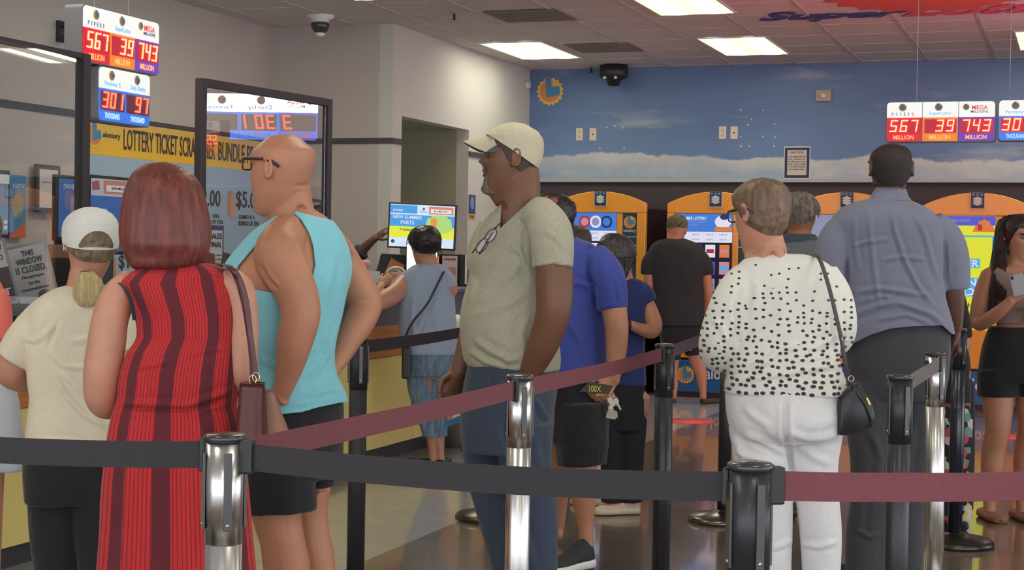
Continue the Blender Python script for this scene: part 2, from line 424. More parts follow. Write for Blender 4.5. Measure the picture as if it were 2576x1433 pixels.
za = on_x(376, 189, SX).z; zt = on_x(376, 60, SX).z
jackpot('jackpot_sign', 'three panel jackpot sign high on the counter side reading 567, 39 and 743', mat_facing(Vector((SX, a.y, za)), (0, 1, 0)), W1, zt-za,
        [('power', '567', 'MILLION'), ('super', '39', 'MILLION'), ('mega', '743', 'MILLION')], True, (W1*.25, W1*.7), length_wire=ZC-zt)
a = on_x(225, 300, SX); b = on_x(353, 318, SX); zt = on_x(225, 167, SX).z; zb = on_x(225, 301, SX).z
jackpot('jackpot_sign', 'smaller two panel blue jackpot sign reading 301 and 97 under the counter side sign', mat_facing(Vector((SX, a.y, zb)), (0, 1, 0)), b.y-a.y, zt-zb,
        [('fantasy', '301', 'THOUSAND'), ('daily', '97', 'THOUSAND')], False)
DS = 10.1
a = P(2231, 357, DS); b = P(2503, 352, DS-.21); zt = P(2231, 260, DS).z
dirx = Vector((b.x-a.x, b.y-a.y, 0)); Wn = dirx.length
m4 = mat_facing(a, dirx)
jackpot('jackpot_sign', 'three panel jackpot sign hanging before the mural reading 567, 39 and 743', m4, Wn, zt-a.z,
        [('power', '567', 'MILLION'), ('super', '39', 'MILLION'), ('mega', '743', 'MILLION')], True, (Wn*.27,), True, ZC-zt)
jackpot('jackpot_sign', 'blue jackpot sign before the mural, cut by the picture edge and reading 30', m4 @ Matrix.Translation((Wn+.02, 0, .004)), Wn*2/3, zt-a.z,
        [('fantasy', '301', 'THOUSAND'), ('daily', '97', 'THOUSAND')], True, (.06,), True, ZC-zt)

# ================================================================== COUNTER
CX = -4.03; CY1 = 11.0
yelm = mat('cream_yellow_laminate', (226, 206, 128), .45, var=.03, scale=3); orm = NT('orange_wood')
nz = orm.noise(orm.map(orm.co(), (2, 1.2, 30)), 3, 4); orm.set(Base_Color=orm.ramp(nz, [(.3, (178, 112, 56)), (.7, (196, 130, 68))]), Roughness=.45); orm = orm.m
slate = mat('slate_laminate', (84, 92, 104), .5, var=.04)
t = thing('service_counter', 'long service counter with cream panels, orange wood band and slate front', 'counter', (CX, 0, 0))
MB().box(-.75, -.06, 2.2, CY1-.05, 0, .1).build('toe_kick', mat('toe_kick', (60, 60, 64), .5), t)
MB().box(-.8, -.02, 2.2, CY1, .1, .655).build('cabinet_body', yelm, t)
y = 2.2; i = 0
while y < CY1-.1:
    y2 = min(y+.6, CY1); d = MB().box(-.02, 0, y+.003, y2-.003, .1, .652).build('panel', yelm, t, .002); y = y2
MB().box(-.8, .012, 2.2, CY1+.01, .655, .845).build('wood_band', orm, t, .004)
MB().box(-.8, -.03, 2.2, CY1, .845, 1.03).build('slate_riser', slate, t)
MB().box(-.85, .03, 2.2, CY1+.02, 1.03, 1.055).build('counter_top', slate, t, .004)
# yellow figures on the slate front
yw = mat('bright_yellow', (228, 214, 60), .5)
a = on_x(20, 855, CX-.028)
tl = thing('counter_lettering', 'yellow outlined lettering and digits on the slate front of the counter', 'lettering', mw=mat_facing(Vector((CX-.03, a.y, .93)), (0, 1, 0)))
text('letters', '10R', 0, .18, 0, .1, -.001, yw, tl); MB().box(-.02, .2, -.001, 0, -.02, .12).build('backing', dkb, tl)
# return section at the far end
greyp = mat('grey_panel', (108, 120, 128), .5)
t = thing('end_cabinet', 'grey-green end cabinet standing past the service counter', 'cabinet', (CX, CY1+.06, 0))
MB().box(-1.25, .35, 0, .6, .08, 1.02).build('cabinet_body', greyp, t, .004)
MB().box(-1.25, .33, .02, .6, 0, .08).build('toe_kick', bbm, t)
MB().box(-1.27, .38, -.03, .62, 1.02, 1.05).build('counter_top', slate, t, .003)
# glass screens over the counter
GX = -4.2
def post(y, zt, w=.05, name='post', par=None): return MB().box(GX-w/2, GX+w/2, y-w/2, y+w/2, 1.055, zt).build(name, darkmetal, par, .003)
gy1 = on_x(206, 400, GX).y; gy2 = on_x(504, 400, GX).y; gy3 = on_x(760, 400, GX).y
t = thing('glass_screen', 'dark framed glass screen on the counter before the menu boards, nearer one', 'screen', (0, 0, 0))
post(gy1, 2.165, .052, 'post', t); post(4.1, 2.165, .05, 'post', t)
MB().box(GX-.02, GX+.02, 4.1, gy1, 2.14, 2.165).build('top_rail', darkmetal, t)
MB().box(-.003, .003, -1.9, -.02, 1.06, 2.14).build('glass_pane', glassm, t); LAST[0].location = (GX, gy1, 0); LAST[0].rotation_euler = (0, 0, radians(5.5)); LAST[0].location.x += .0
GD = radians(7)                     # the far screen stands a little askew
t = thing('glass_screen', 'dark framed glass screen behind the bald man with a mirrored sign in it', 'screen', (GX, gy2, 0), -GD)
GL = 1.15
for yy in (0, GL): MB().box(-.022, .022, yy-.022, yy+.022, 1.055, 2.165).build('post', darkmetal, t, .003)
MB().box(-.02, .02, 0, GL, 2.125, 2.165).build('top_rail', darkmetal, t); MB().box(-.003, .003, .022, GL-.022, 1.06, 2.125).build('glass_pane', glassm, t)
# the sign whose mirror image shows in the far pane: it hangs on the other side of the room
gn = Vector((cos(GD), -sin(GD), 0)); g0 = Vector((GX, gy2, 0))
def mirror_pt(px, py, D):
    p = P(px, py, D); return p-gn*(2*(p-g0).dot(gn))
pa = mirror_pt(505, 352, 15.6); pb = mirror_pt(800, 352, 15.6)
za = P(640, 352, 15.6).z; zt = P(640, 238, 15.6).z
dx = pb-pa; dirx = Vector((dx.x, dx.y, 0)).normalized(); W2 = Vector((dx.x, dx.y, 0)).length
m5 = mat_facing(Vector((pa.x, pa.y, za)), dirx)
if (m5.to_3x3() @ Vector((0, -1, 0))).dot(g0-pa) < 0: m5 = mat_facing(Vector((pb.x, pb.y, za)), -dirx)
_sv = (wpan, sblu, spur, swin, redled)
wpan, sblu, spur, swin, redled = em('backlit_white', (245, 246, 240), 11.0), em('backlit_blue', (60, 110, 210), 8), em('backlit_violet', (70, 90, 190), 7.0), em('backlit_window', (90, 80, 80), 4), em('backlit_led', (255, 40, 20), 60)
lgry, lcy, lred = em('backlit_grey', (90, 98, 110), 1.5), em('backlit_cyan', (60, 130, 225), 5), em('backlit_red', (205, 60, 60), 4)
KINDS = {'mega': (spur, 'MEGA'), 'daily': (sblu, 'Derby'), 'fantasy': (sblu, 'Fantasy')}
jackpot('jackpot_sign', 'large jackpot sign seen reversed in the glass behind the bald man', m5, W2, zt-za, [('mega', '3', 'MILLION'), ('daily', '301', 'THOUSAND'), ('fantasy', '1', 'THOUSAND')], False)
print('MIRROR SIGN', pa, pb, 'limit', -.03*pa.y)
# ================================================================== VENDING MACHINES
mframe = NT('machine_yellow'); mframe.set(Base_Color=lin((228, 154, 44)), Roughness=.38, Coat_Weight=.3); mframe = mframe.m
mdark = mat('machine_dark', (58, 34, 42), .45); mnavy = mat('machine_navy', (38, 62, 78), .4); mbase = mat('machine_base_blue', (30, 92, 150), .4)
YM = 14.3
def px2(v): return v/264.0
scr_w = em('screen_white', (225, 226, 246), 0.74); scr_b = em('screen_blue', (64, 128, 226), 0.67); scr_dark = em('screen_dark', (36, 38, 70), 0.26)
scr_y = em('screen_yellow', (226, 232, 50), 0.70); scr_v = em('screen_violet', (80, 90, 215), 0.67); scr_c = em('screen_cyan', (70, 176, 222), 0.74); scr_grey = em('screen_grey', (150, 158, 190), 0.59)
scr_r = em('screen_red', (190, 46, 60), 0.59); scr_g = em('screen_green', (120, 180, 90), 0.59); scr_o = em('screen_orange', (232, 130, 60), 0.63); scr_pk = em('screen_pink', (214, 150, 175), 0.59)
scr_nv = em('screen_navy', (50, 60, 110), 0.37)
palew = mat('pale_lettering', (176, 198, 205), .5, emit=.1); whitel = mat('white_lettering', (226, 230, 236), .5)
def machine(pxc, screen, label, side='right'):
    c = on_y(pxc, 633, YM); t = thing('vending_machine', label, 'vending machine', (c.x, YM, 0))
    W = .445; zt0, zt1 = 1.775, 1.885
    MB().box(-W+.03, W-.03, .04, .9, .0, 1.74).build('cabinet', mdark, t, .01)
    # yellow arched face with openings
    arch = [(-W, 1.0)]+[(-W, .33), (-W+.04, .33), (-W+.04, 1.0)]
    n = 18; top = [(-W+2*W*i/n, zt0+(zt1-zt0)*(1-((-W+2*W*i/n)/W)**2)) for i in range(n+1)]
    f = MB()
    f.prism([(-W, 1.685)]+[(W, 1.685)]+top[::-1], -.02, .05)
    f.box(-W, -W+.07, -.02, .05, .36, 1.685); f.box(W-.085, W, -.02, .05, .36, 1.685)
    f.box(.165, .22, -.012, .05, .72, 1.685)
    f.box(-W+.07, W-.085, -.02, .05, .36, .70)
    f.build('yellow_face', mframe, t, .008)
    MB().box(W-.235, W-.08, -.002, .05, .70, 1.685).build('side_panel', mnavy, t)
    sp_ = LAST[0]
    sun_logo(sp_, W-.155, 1.60, .062, -.003)
    text('logo_word', 'calottery', W-.215, W-.095, 1.50, 1.535, -.003, palew, sp_)
    for k, z in enumerate((1.46, 1.38, 1.05, .96)): MB().box(W-.225, W-.09, -.006, -.001, z, z+.006).build('ridge', palew, sp_)
    MB().box(W-.20, W-.09, -.012, .0, 1.22, 1.34).build('scanner_window', mat('brown_glass', (60, 55, 50), .2), sp_)
    text('notice', 'PLAY\nHERE', W-.19, W-.12, 1.10, 1.17, -.003, palew, sp_)
    s0, s1 = -W+.075, .163
    MB().box(s0, s1, -.005, .05, .70, 1.685).build('screen', scr_dark if screen != 'yellow' else scr_y, t)
    sc_ = LAST[0]
    screen_content(sc_, screen, s0, s1)
    b = MB().box(-.055, .075, -.034, -.02, 1.74, 1.88).build('badge', mat('badge_border', (200, 180, 140), .5), t)
    MB().box(-.045, .065, -.037, -.034, 1.75, 1.882).build('badge_face', dkb, b)
    q = MB()
    for k in range(3):
        z = 1.79+.02*k
        q.prism([(-.035, z), (.01, z-.02), (.055, z), (.01, z+.02)], -.040-.001*k, -.037, 0)
    for k in range(3): q.prism(circle(-.025+.034*k, 1.865, .012), -.039, -.037, 1)
    q.build('badge_picture', [mat('badge_pale', (190, 200, 190), .5), mat('badge_blue', (90, 130, 165), .5)], b)
    MB().box(-W-.0, W+.0, -.03, .06, .05, .34).build('base_panel', mbase, t, .004)
    bp = LAST[0]
    sun_logo(bp, -.24, .205, .085, -.031)
    text('logo_word', 'calottery', -.11, .34, .14, .28, -.031, whitel, bp)
    MB().box(-W+.02, W-.02, -.005, .06, 0, .05).build('plinth', mdark, t)
    return t
def screen_content(sc_, kind, s0, s1):
    y = -.008; w = s1-s0
    B = lambda a, b, c, d, m, n='panel', yy=y: MB().box(s0+a*w, s0+b*w, yy, -.005, c, d).build(n, m, sc_)
    if kind in ('tickets', 'winner'):
        hd = B(0, 1, 1.52, 1.683, scr_b, 'header')
        if kind == 'tickets':
            text('headline', 'SCRATCH\nPLAY\nWIN', s0+.06*w, s0+.24*w, 1.56, 1.66, y-.001, scr_r, hd)
            q = MB()
            for k in range(3): q.prism(circle(s0+w*(.42+.2*k), 1.60, .055, .058), y-.004, y-.001, k)
            for k in range(3): q.prism(circle(s0+w*(.42+.2*k), 1.60, .036, .038), y-.006, y-.004, 3+k)
            q.build('round_offer', [scr_r, scr_w, scr_nv, scr_pk, scr_grey, scr_b], hd)
        else:
            text('headline', 'SUMMER LOTTERY', s0+.1*w, s0+.55*w, 1.625, 1.655, y-.001, scr_w, hd)
            for k in range(2): text('line', 'WIN MORE THIS WEEK', s0+.12*w, s0+(.5-.1*k)*w, 1.60-.026*k, 1.615-.026*k, y-.001, scr_grey, hd)
            q = MB(); q.prism(circle(s0+.84*w, 1.61, .075, .06), y-.003, y-.001, 0); q.box(s0+.7*w, s0+w, y-.004, y-.001, 1.525, 1.565, 1); q.prism(circle(s0+.86*w, 1.655, .04, .026), y-.005, y-.003, 2)
            q.build('photo', [scr_w, scr_o, scr_nv], hd)
        B(0, 1, 1.42, 1.518, scr_w, 'menu_bar'); mb = LAST[0]
        for k in range(4):
            text('menu_word', ('PLAY', 'DRAW', 'CHECK', 'HELP')[k], s0+w*(.06+.24*k), s0+w*(.2+.24*k), 1.485, 1.50, y-.001, scr_grey, mb)
            text('menu_word', 'NOW', s0+w*(.07+.24*k), s0+w*(.19+.24*k), 1.44, 1.455, y-.001, scr_grey, mb)
        cols = [scr_r, scr_g, scr_pk, scr_v, scr_grey, scr_r, scr_w, scr_pk, scr_g, scr_o, scr_c, scr_v]
        for r in range(4):
            for c in range(4):
                a = .05+.245*c; z1 = 1.40-.155*r
                k = B(a, a+.17, z1-.115, z1, cols[(r*5+c*3) % 12], 'ticket_tile'); kk = cols[(r*3+c*2+1) % 12]
                MB().box(s0+(a+.02)*w, s0+(a+.15)*w, y-.002, y, z1-.075, z1-.04).build('tile_stripe', kk, k)
        B(0, 1, .705, .775, scr_w, 'footer')
    elif kind == 'plain':
        B(0, 1, 1.42, 1.683, scr_grey, 'header'); B(0, 1, .705, .775, scr_w, 'footer')
        
    elif kind == 'yellow':
        hd = B(0, 1, 1.60, 1.683, scr_v, 'header')
        text('headline', 'NEW SUMMER PARTS', s0+.04*w, s0+.6*w, 1.63, 1.655, y-.001, scr_grey, hd)
        q = MB(); q.prism([(s0+w*(.64+.36*i/10), 1.545+(.1*sin(pi*i/10)+(.018 if i % 2 else 0))) for i in range(11)], y-.002, y-.001, 0)
        q.box(s0+.72*w, s0+.79*w, y-.004, y-.002, 1.56, 1.61, 1); q.build('picture', [scr_o, scr_r], hd)
        text('subtitle', 'SCRATCHERS', s0+.16*w, s0+.34*w, 1.565, 1.585, y-.001, ink, sc_)
        for a, b, c, d in ((.02, .98, 1.50, 1.515), (.95, .98, .86, 1.5), (.02, .05, .86, 1.5)): B(a, b, c, d, scr_c, 'border')
        for k, (wd, a, b) in enumerate((('LOTTER', .1, .75), ('DAY', .28, .6), ('MAN', .26, .72), ('R D', .28, .7))):
            z = 1.24-.082*k
            p_ = B(a-.02, b+.02, z-.007, z+.075, scr_c, 'word_backing')
            text('word', wd, s0+a*w, s0+b*w, z, z+.066, y-.002, scr_w, p_)
        text('word', 'MATCH', s0+.3*w, s0+.66*w, .89, .935, y-.001, ink, sc_)
machine(1508, 'tickets', 'yellow arched ticket vending machine nearest the white side wall, showing round offers')
machine(1797, 'winner', 'yellow arched ticket vending machine used by the man in the black shirt')
machine(2126, 'plain', 'yellow arched ticket vending machine behind the grey haired man')
machine(2454, 'yellow', 'yellow arched ticket vending machine with the bright yellow screen')
machine(2785, 'plain', 'yellow arched ticket vending machine mostly beyond the picture edge')

# ================================================================== SMALL WALL AND CEILING THINGS
def plate(px, py, lab, dark):
    c = on_y(px, py, YB); t = thing('wall_plate', lab, 'outlet', (c.x, YB, c.z))
    MB().box(-.036, .036, -.008, 0, -.062, .062).build('cover', mat('ivory_plate', (214, 206, 186), .5), t, .003)
    q = MB()
    if dark: q.prism(circle(0, 0, .009), -.012, -.008)
    else:
        for z in (-.025, .025): q.prism(rrect(-.014, .014, z-.014, z+.014, .006), -.0105, -.008)
    q.build('socket', mat('socket_dark', (90, 84, 76), .5) if dark else mat('socket_ivory', (190, 182, 162), .5), t)
plate(1458, 338, 'ivory wall plate with two sockets on the mural, nearer the sun emblem', 0)
plate(1492, 338, 'ivory cable plate with one dark hole on the mural, nearer the sun emblem', 1)
plate(1818, 334, 'ivory wall plate with two sockets on the mural, above the black-shirted man', 0)
plate(1847, 334, 'ivory cable plate with one dark hole on the mural, above the black-shirted man', 1)
for i, (px, py) in enumerate(((1526, 320), (1547, 317), (1567, 321), (1509, 373), (1570, 373), (1863, 277), (1920, 277), (1881, 314), (1948, 313), (1863, 344), (1919, 343), (1864, 368), (1885, 368), (1947, 367), (1950, 345), (1890, 300))):
    c = on_y(px, py, YB); o = MB().lathe([(.0, -.006), (.007, -.005), (.010, 0)], 10, axis='y').build('wall_anchor', white)
    o.location = c; tag(o, 'small white anchor left in the blue mural where a sign was taken down', 'wall anchor', 'white anchors left in the mural')
c = on_y(2072, 241, YB); t = thing('alarm_strobe', 'beige square alarm box with a white lens on the mural', 'alarm', (c.x, YB, c.z))
MB().box(-.075, .075, -.03, 0, -.055, .055).build('housing', mat('beige_box', (165, 150, 135), .5), t, .008); MB().lathe([(0, -.055), (.02, -.05), (.026, -.03)], 16, axis='y').build('lens', white, t)
c = on_y(2005, 409, YB); t = thing('wall_notice', 'white notice with a dark blue border taped to the mural', 'notice', (c.x, YB, c.z))
MB().box(-.125, .125, -.002, 0, -.155, .155).build('sheet', paper, t); MB().box(-.118, .118, -.004, -.002, -.145, .145).build('border', mat('notice_navy', (38, 48, 84), .6), t)
sh = MB().box(-.092, .092, -.006, -.004, -.12, .12).build('page', mat('page_cream', (196, 192, 180), .7), t)
text('title', 'NOTICE', -.06, .06, .09, .108, -.007, ink, sh)
for k, wd in enumerate(('YOU MUST BE 18', 'OR OLDER TO', 'PURCHASE', 'PLAY OR CLAIM', 'LOTTERY PRIZES', 'PLAY RESPONSIBLY')):
    text('line', wd, -.08, .08, .05-.024*k, .062-.024*k, -.007, ink, sh)
c = on_x(1187, 521, XW); t = thing('wall_sticker', 'small blue and yellow sticker on the white wall past the passage', 'sticker', mw=mat_facing(c, (0, 1, 0)))
MB().box(-.085, .085, -.003, 0, -.06, .115).build('blue_part', mat('sticker_blue', (62, 78, 120), .6), t); MB().box(-.085, .085, -.003, 0, -.115, -.06).build('yellow_part', mat('sticker_gold', (198, 158, 84), .6), t)
MB().prism(circle(0, .04, .05, .06, 20), -.005, -.003).build('print', mat('sticker_print', (120, 140, 175), .6), t)
text('word', 'PLAY', -.05, .05, -.1, -.075, -.004, ink, t)
c = on_x(1324, 214, XW); t = thing('wall_sensor', 'white round sensor at the corner of the mural', 'sensor', (XW, YB-.12, c.z))
MB().lathe([(0, .05), (.03, .045), (.05, .02), (.052, 0)], 20, axis='x').build('dome', mat('offwhite', (196, 192, 184), .5), t)
# dome camera, white
c = on_z(806, 38, ZC); t = thing('security_camera', 'white dome security camera on the ceiling above the corner', 'camera', (c.x, c.y, ZC))
MB().lathe([(.11, -.0), (.11, -.02), (.07, -.035), (.07, -.06)], 28).build('mount', white, t); MB().lathe([(.07, -.06), (.075, -.085), (.058, -.125), (.03, -.15), (0, -.158)], 28).build('dome', mat('smoke_dome', (60, 58, 62), .15), t)
MB().lathe([(.0, -.17), (.035, -.16), (.045, -.12)], 20).build('lens', white, t)
# black camera by the mural
c = on_z(1555, 168, ZC); t = thing('security_camera', 'black twin-lens security camera on the ceiling beside the mural', 'camera', (c.x, min(c.y, YB-.25), ZC))
MB().lathe([(.14, 0), (.14, -.11), (.12, -.13), (.07, -.15), (.055, -.20), (0, -.21)], 28).build('housing', blackpl, t)
for sx in (-.055, .055): MB().lathe([(0, -.145), (.014, -.143), (.016, -.12)], 12, c=(sx, 0, 0), axis='y').build('lens', white, t); LAST[0].location = (0, 0, -.135)
for (px, py, lab) in ((1143, 32, 'fire sprinkler on the ceiling ahead of the facing wall'), (1497, 172, 'fire sprinkler on the ceiling at the mural')):
    c = on_z(px, py, ZC); t = thing('sprinkler', lab, 'sprinkler', (c.x, min(c.y, YB-.15), ZC))
    MB().lathe([(.035, 0), (.035, -.006), (.012, -.012)], 18).build('escutcheon', mat('chrome_soft', (180, 178, 175), .3, 1), t); MB().lathe([(.008, -.01), (.008, -.05), (.02, -.052), (.02, -.056)], 12).build('head', darkmetal, t)
for (px, py, lab) in ((1335, 38, 'grey air vent in the ceiling nearer the dome camera'), (1520, 119, 'grey air vent in the ceiling between two lit panels')):
    c = on_z(px, py, ZC); t = thing('ceiling_vent', lab, 'vent', (c.x, c.y, ZC-.004))
    MB().box(-.29, .29, -.29, .29, -.006, 0).build('frame', mat('vent_grey', (120, 114, 110), .8), t)
    s = MB()
    for k in range(9): s.box(-.26, .26, -.26+.06*k, -.235+.06*k, -.012, -.006)
    s.build('slats', mat('vent_slat', (130, 124, 120), .8), t)
c = on_x(150, 80, XL); t = thing('wall_bracket', 'dark metal bracket fixed high on the wall beside the jackpot sign', 'bracket', (XL, c.y, c.z))
MB().box(0, .03, -.04, .04, -.07, .07).build('back_plate', darkmetal, t); MB().box(.03, .16, -.05, .05, .03, .055).box(.03, .16, -.05, .05, -.055, -.03).build('arms', darkmetal, t)

# ================================================================== MENU WALL BEHIND THE COUNTER
XM = XL+.03
def wall_item(name, label, cat, px0, py0, px1, py1, X=XM):
    """rectangle on a plane parallel to the side wall, corners from two picture points; returns thing, width, height"""
    a = on_x(px0, (py0+py1)/2, X); b = on_x(px1, (py0+py1)/2, X); zt = on_x((px0+px1)/2, py0, X).z; zb = on_x((px0+px1)/2, py1, X).z
    return thing(name, label, cat, mw=mat_facing(Vector((X, a.y, zb)), (0, 1, 0))), b.y-a.y, zt-zb
t = NT('banner_gold'); sp = t.n('ShaderNodeSeparateXYZ', i_0=t.co()); t.set(Base_Color=t.ramp(t.math('MULTIPLY', sp.outputs[2], 2.0), [(.0, (226, 176, 50)), (.6, (204, 168, 96)), (1, (200, 172, 110))]), Roughness=.6); bgold = t.m
t = NT('banner_sky'); sp = t.n('ShaderNodeSeparateXYZ', i_0=t.co()); nz = t.noise(t.map(t.co(), (1, 1, .6)), 1.5, 3)
t.set(Base_Color=t.ramp(t.math('MULTIPLY_ADD', nz, .35, t.math('MULTIPLY_ADD', sp.outputs[2], .75, -.2)), [(.0, (176, 176, 180)), (.35, (178, 182, 190)), (.8, (150, 172, 196))]), Roughness=.6); bsky = t.m
ya = on_x(222, 420, XM).y; yb = on_x(662, 420, XM).y; ztop = on_x(490, 333, XM).z; zmid = on_x(490, 415, XM).z
print('banner', ya, yb, ztop, zmid)
t = thing('price_banner', 'wide gold and sky blue banner listing scratcher bundle prices behind the counter', 'banner', mw=mat_facing(Vector((XM, ya, 0)), (0, 1, 0)))
WB = yb-ya
MB().box(0, WB, -.004, 0, .80, zmid).build('lower_sheet', bsky, t)
MB().box(0, WB, -.006, 0, 0, ztop-zmid).build('gold_heading', bgold, t); hd = LAST[0]; hd.location = (0, 0, zmid)
def by(px): return on_x(px, 400, XM).y-ya
bink = mat('banner_ink', (66, 58, 54), .7)
hh = ztop-zmid
text('heading_word', 'LOTTERY TICKET SCRATCHER', by(308), by(538), hh*.22, hh*.82, -.008, bink, hd); text('heading_word', 'BUNDLE PRICES', by(546), by(668), hh*.22, hh*.82, -.008, bink, hd)
sun_logo(hd, by(235), hh*.55, .10, -.008, name='sun_emblem'); text('logo_word', 'calottery', by(250), by(300), hh*.46, hh*.66, -.008, bink, hd)
zz = lambda py, px=600: on_x(px, py, XM).z
text('price', '$2.00', by(492), by(553), zz(525, 535), zz(478, 535), -.006, bink, t); text('price_note', 'FOR A', by(535), by(552), zz(548, 540), zz(538, 540), -.006, bink, t)
text('price_note', 'BUNDLE OF TEN', by(498), by(560), zz(563, 540), zz(553, 540), -.006, bink, t)
text('price', '$5.00', by(593), by(655), zz(528), zz(480), -.006, bink, t); text('price_note', 'GAMES OF A', by(600), by(640), zz(550), zz(540), -.006, bink, t); text('price_note', 'BUNDLE OF TEN', by(600), by(650), zz(567), zz(555), -.006, bink, t)
text('price', '$10', by(300), by(345), zz(680, 320), zz(640, 320), -.006, bink, t); text('price_note', 'BUNDLE', by(310), by(345), zz(700, 320), zz(690, 320), -.006, bink, t)
MB().prism(rrect(by(572), by(583), zz(540, 577), zz(480, 577), .02), -.008, -.004).build('ticket_picture', mat('ticket_brown', (176, 130, 104), .6), t)
MB().prism(rrect(by(578), by(590), zz(548, 584), zz(495, 584), .02), -.010, -.006).build('ticket_picture', mat('ticket_tan', (196, 150, 124), .6), t)
MB().prism(rrect(by(284), by(292), zz(700, 288), zz(650, 288), .01), -.008, -.004).build('ticket_picture', mat('ticket_brown', (176, 130, 104), .6), t)
# monitors and posters along the wall (parallel to the side wall)
def frame_box(t, W, H, m, th=.03, fr=.02, face=None, fname='screen'):
    MB().box(0, W, 0, th, 0, H).build('housing', m, t, .004); MB().box(fr, W-fr, -.003, 0, fr, H-fr).build(fname, face, t); return LAST[0]
blue_ad = em('ad_blue', (70, 130, 190), .35)
X1 = -5.7
t, W, H = wall_item('menu_screen', 'blue menu screen with a payment notice behind the red haired woman', 'screen', 222, 443, 345, 640, X1+.3)
f = frame_box(t, W, H, blackpl, face=em('menu_blue', (58, 110, 186), .35))
MB().box(.02, W-.02, -.006, -.003, H*.74, H-.02).build('header', em('menu_head', (188, 192, 200), .4), f); MB().box(W*.28, W-.03, -.009, -.006, H*.77, H*.94).build('orange_bar', em('menu_orange', (196, 130, 110), .4), f)
MB().box(W*.33, W-.04, -.011, -.009, H*.80, H*.88).build('white_bar', em('menu_white', (210, 205, 205), .5), f); text('amount', '$743 MILLION', W*.42, W*.75, H*.82, H*.86, -.012, ink, f)
MB().prism(rrect(.02, W*.36, H*.38, H*.58, .01), -.006, -.003).build('pay_panel', em('menu_pale', (170, 196, 215), .4), f); text('pay_word', 'PAY', W*.06, W*.18, H*.44, H*.52, -.009, mat('pay_blue', (50, 90, 150)), f); text('pay_word', 'TAP', W*.24, W*.33, H*.44, H*.52, -.009, ink, f)
MB().prism([(W*.06, H*.80), (W*.2, H*.82), (W*.18, H*.93), (W*.05, H*.91)], -.009, -.006).build('flag_logo', mat('flag_red', (176, 96, 100)), f)
MB().box(W*.4, W*.6, .03, .07, -(t.location.z-1.056), H*.5).build('support_pole', darkmetal, t)
t, W, H = wall_item('menu_screen', 'narrow blue menu screen between the white cap and the framed licence', 'screen', 140, 440, 194, 605, X1+.35)
f = frame_box(t, W, H, blackpl, face=em('menu_deep_blue', (66, 116, 186), .35)); text('word', 'CHOOSE', W*.3, W*.8, H*.79, H*.86, -.004, palew, f)
MB().prism(circle(W*.55, H*.62, W*.22, H*.15), -.005, -.003).build('picture', em('menu_mauve', (120, 120, 170), .35), f)
MB().box(W*.4, W*.6, .03, .07, -(t.location.z-1.056), H*.5).build('support_pole', darkmetal, t)
t, W, H = wall_item('framed_licence', 'pale document in a thin dark frame on the wall', 'frame', 84, 415, 144, 534, XM)
MB().box(0, W, -.02, 0, 0, H).build('frame', darkmetal, t); MB().box(.03, W-.03, -.023, -.02, .03, H-.03).build('document', mat('document_pink', (200, 190, 190), .6), t)
dd = LAST[0]; text('line', 'BUSINESS LICENCE', W*.2, W*.8, H*.62, H*.65, -.025, mat('faint_ink', (150, 140, 145)), dd)
t, W, H = wall_item('wall_poster', 'blue poster with an orange corner and a stack of drinks beside the framed licence', 'poster', 14, 440, 62, 598, XM)
MB().box(0, W, -.004, 0, 0, H).build('sheet', mat('poster_blue', (66, 128, 180), .6), t); sh = LAST[0]
MB().prism([(0, 0), (W, 0), (W, H*.28), (W*.5, H*.12)], -.007, -.004).build('orange_corner', mat('poster_orange', (204, 100, 66), .6), sh)
MB().prism(circle(W*.55, H*.52, W*.32, H*.2), -.007, -.004).build('picture', mat('poster_tan', (150, 140, 110), .6), sh); text('word', 'CITY', W*.3, W*.95, H*.8, H*.86, -.006, palew, sh)
t, W, H = wall_item('menu_screen', 'dark framed screen at the very edge of the picture above the counter', 'screen', -70, 425, 24, 598, -5.3)
f = frame_box(t, W, H, blackpl, face=em('menu_haze', (120, 146, 170), .4)); MB().box(W*.3, W*.95, -.006, -.003, H*.8, H*.93).build('header', em('menu_white', (210, 205, 205), .5), f)
for r in range(2):
    for k in range(5): MB().box(W*(.3+.13*k), W*(.38+.13*k), -.006, -.003, H*(.13+.08*r), H*(.18+.08*r)).build('key', em('menu_white', (210, 205, 205), .5), f)
# "this window is closed" stand: on the counter, leaning
def stand_sign(px, py, D, W, H, lab, lines, tilt=-.28, yaw=.25, face=paper):
    p = P(px, py, D); x = (R0*cos(yaw)+F0*sin(yaw)).normalized(); up = (U0*cos(tilt)+x*sin(tilt)*.0+F0*sin(abs(tilt))*.35).normalized()
    up = (U0 - x*tan(.24)).normalized()
    y = up.cross(x).normalized(); x2 = y.cross(up).normalized(); m = Matrix((x2, y, up)).transposed().to_4x4(); m.translation = p
    t = thing('counter_sign', lab, 'sign', mw=m)
    MB().box(-W/2-.012, W/2+.012, .0, .008, .0, H+.012).build('acrylic_holder', mat('acrylic', (150, 158, 160), .15), t)
    MB().box(-W/2, W/2, -.003, 0, 0, H).build('sheet', face, t); sh = LAST[0]
    for (wd, a, b, z, h) in lines: text('line', wd, W*a, W*b, H*z, H*(z+h), -.004, ink, sh)
    return t, sh
ts, sh = stand_sign(98, 763, 6.96, .155, .255, 'slanted white sign on the counter saying THIS WINDOW IS CLOSED', [('THIS', -.17, .17, .84, .1), ('WINDOW', -.36, .36, .70, .11), ('IS CLOSED.', -.42, .42, .56, .11), ('Our apologies', -.3, .3, .45, .06), ('for the', -.15, .15, .35, .055), ('inconvenience', -.36, .36, .25, .05)])
MB().prism(circle(.03, .03, .028, .028, 20), -.005, -.003).build('round_mark', mat('mark_grey', (110, 110, 116)), sh)
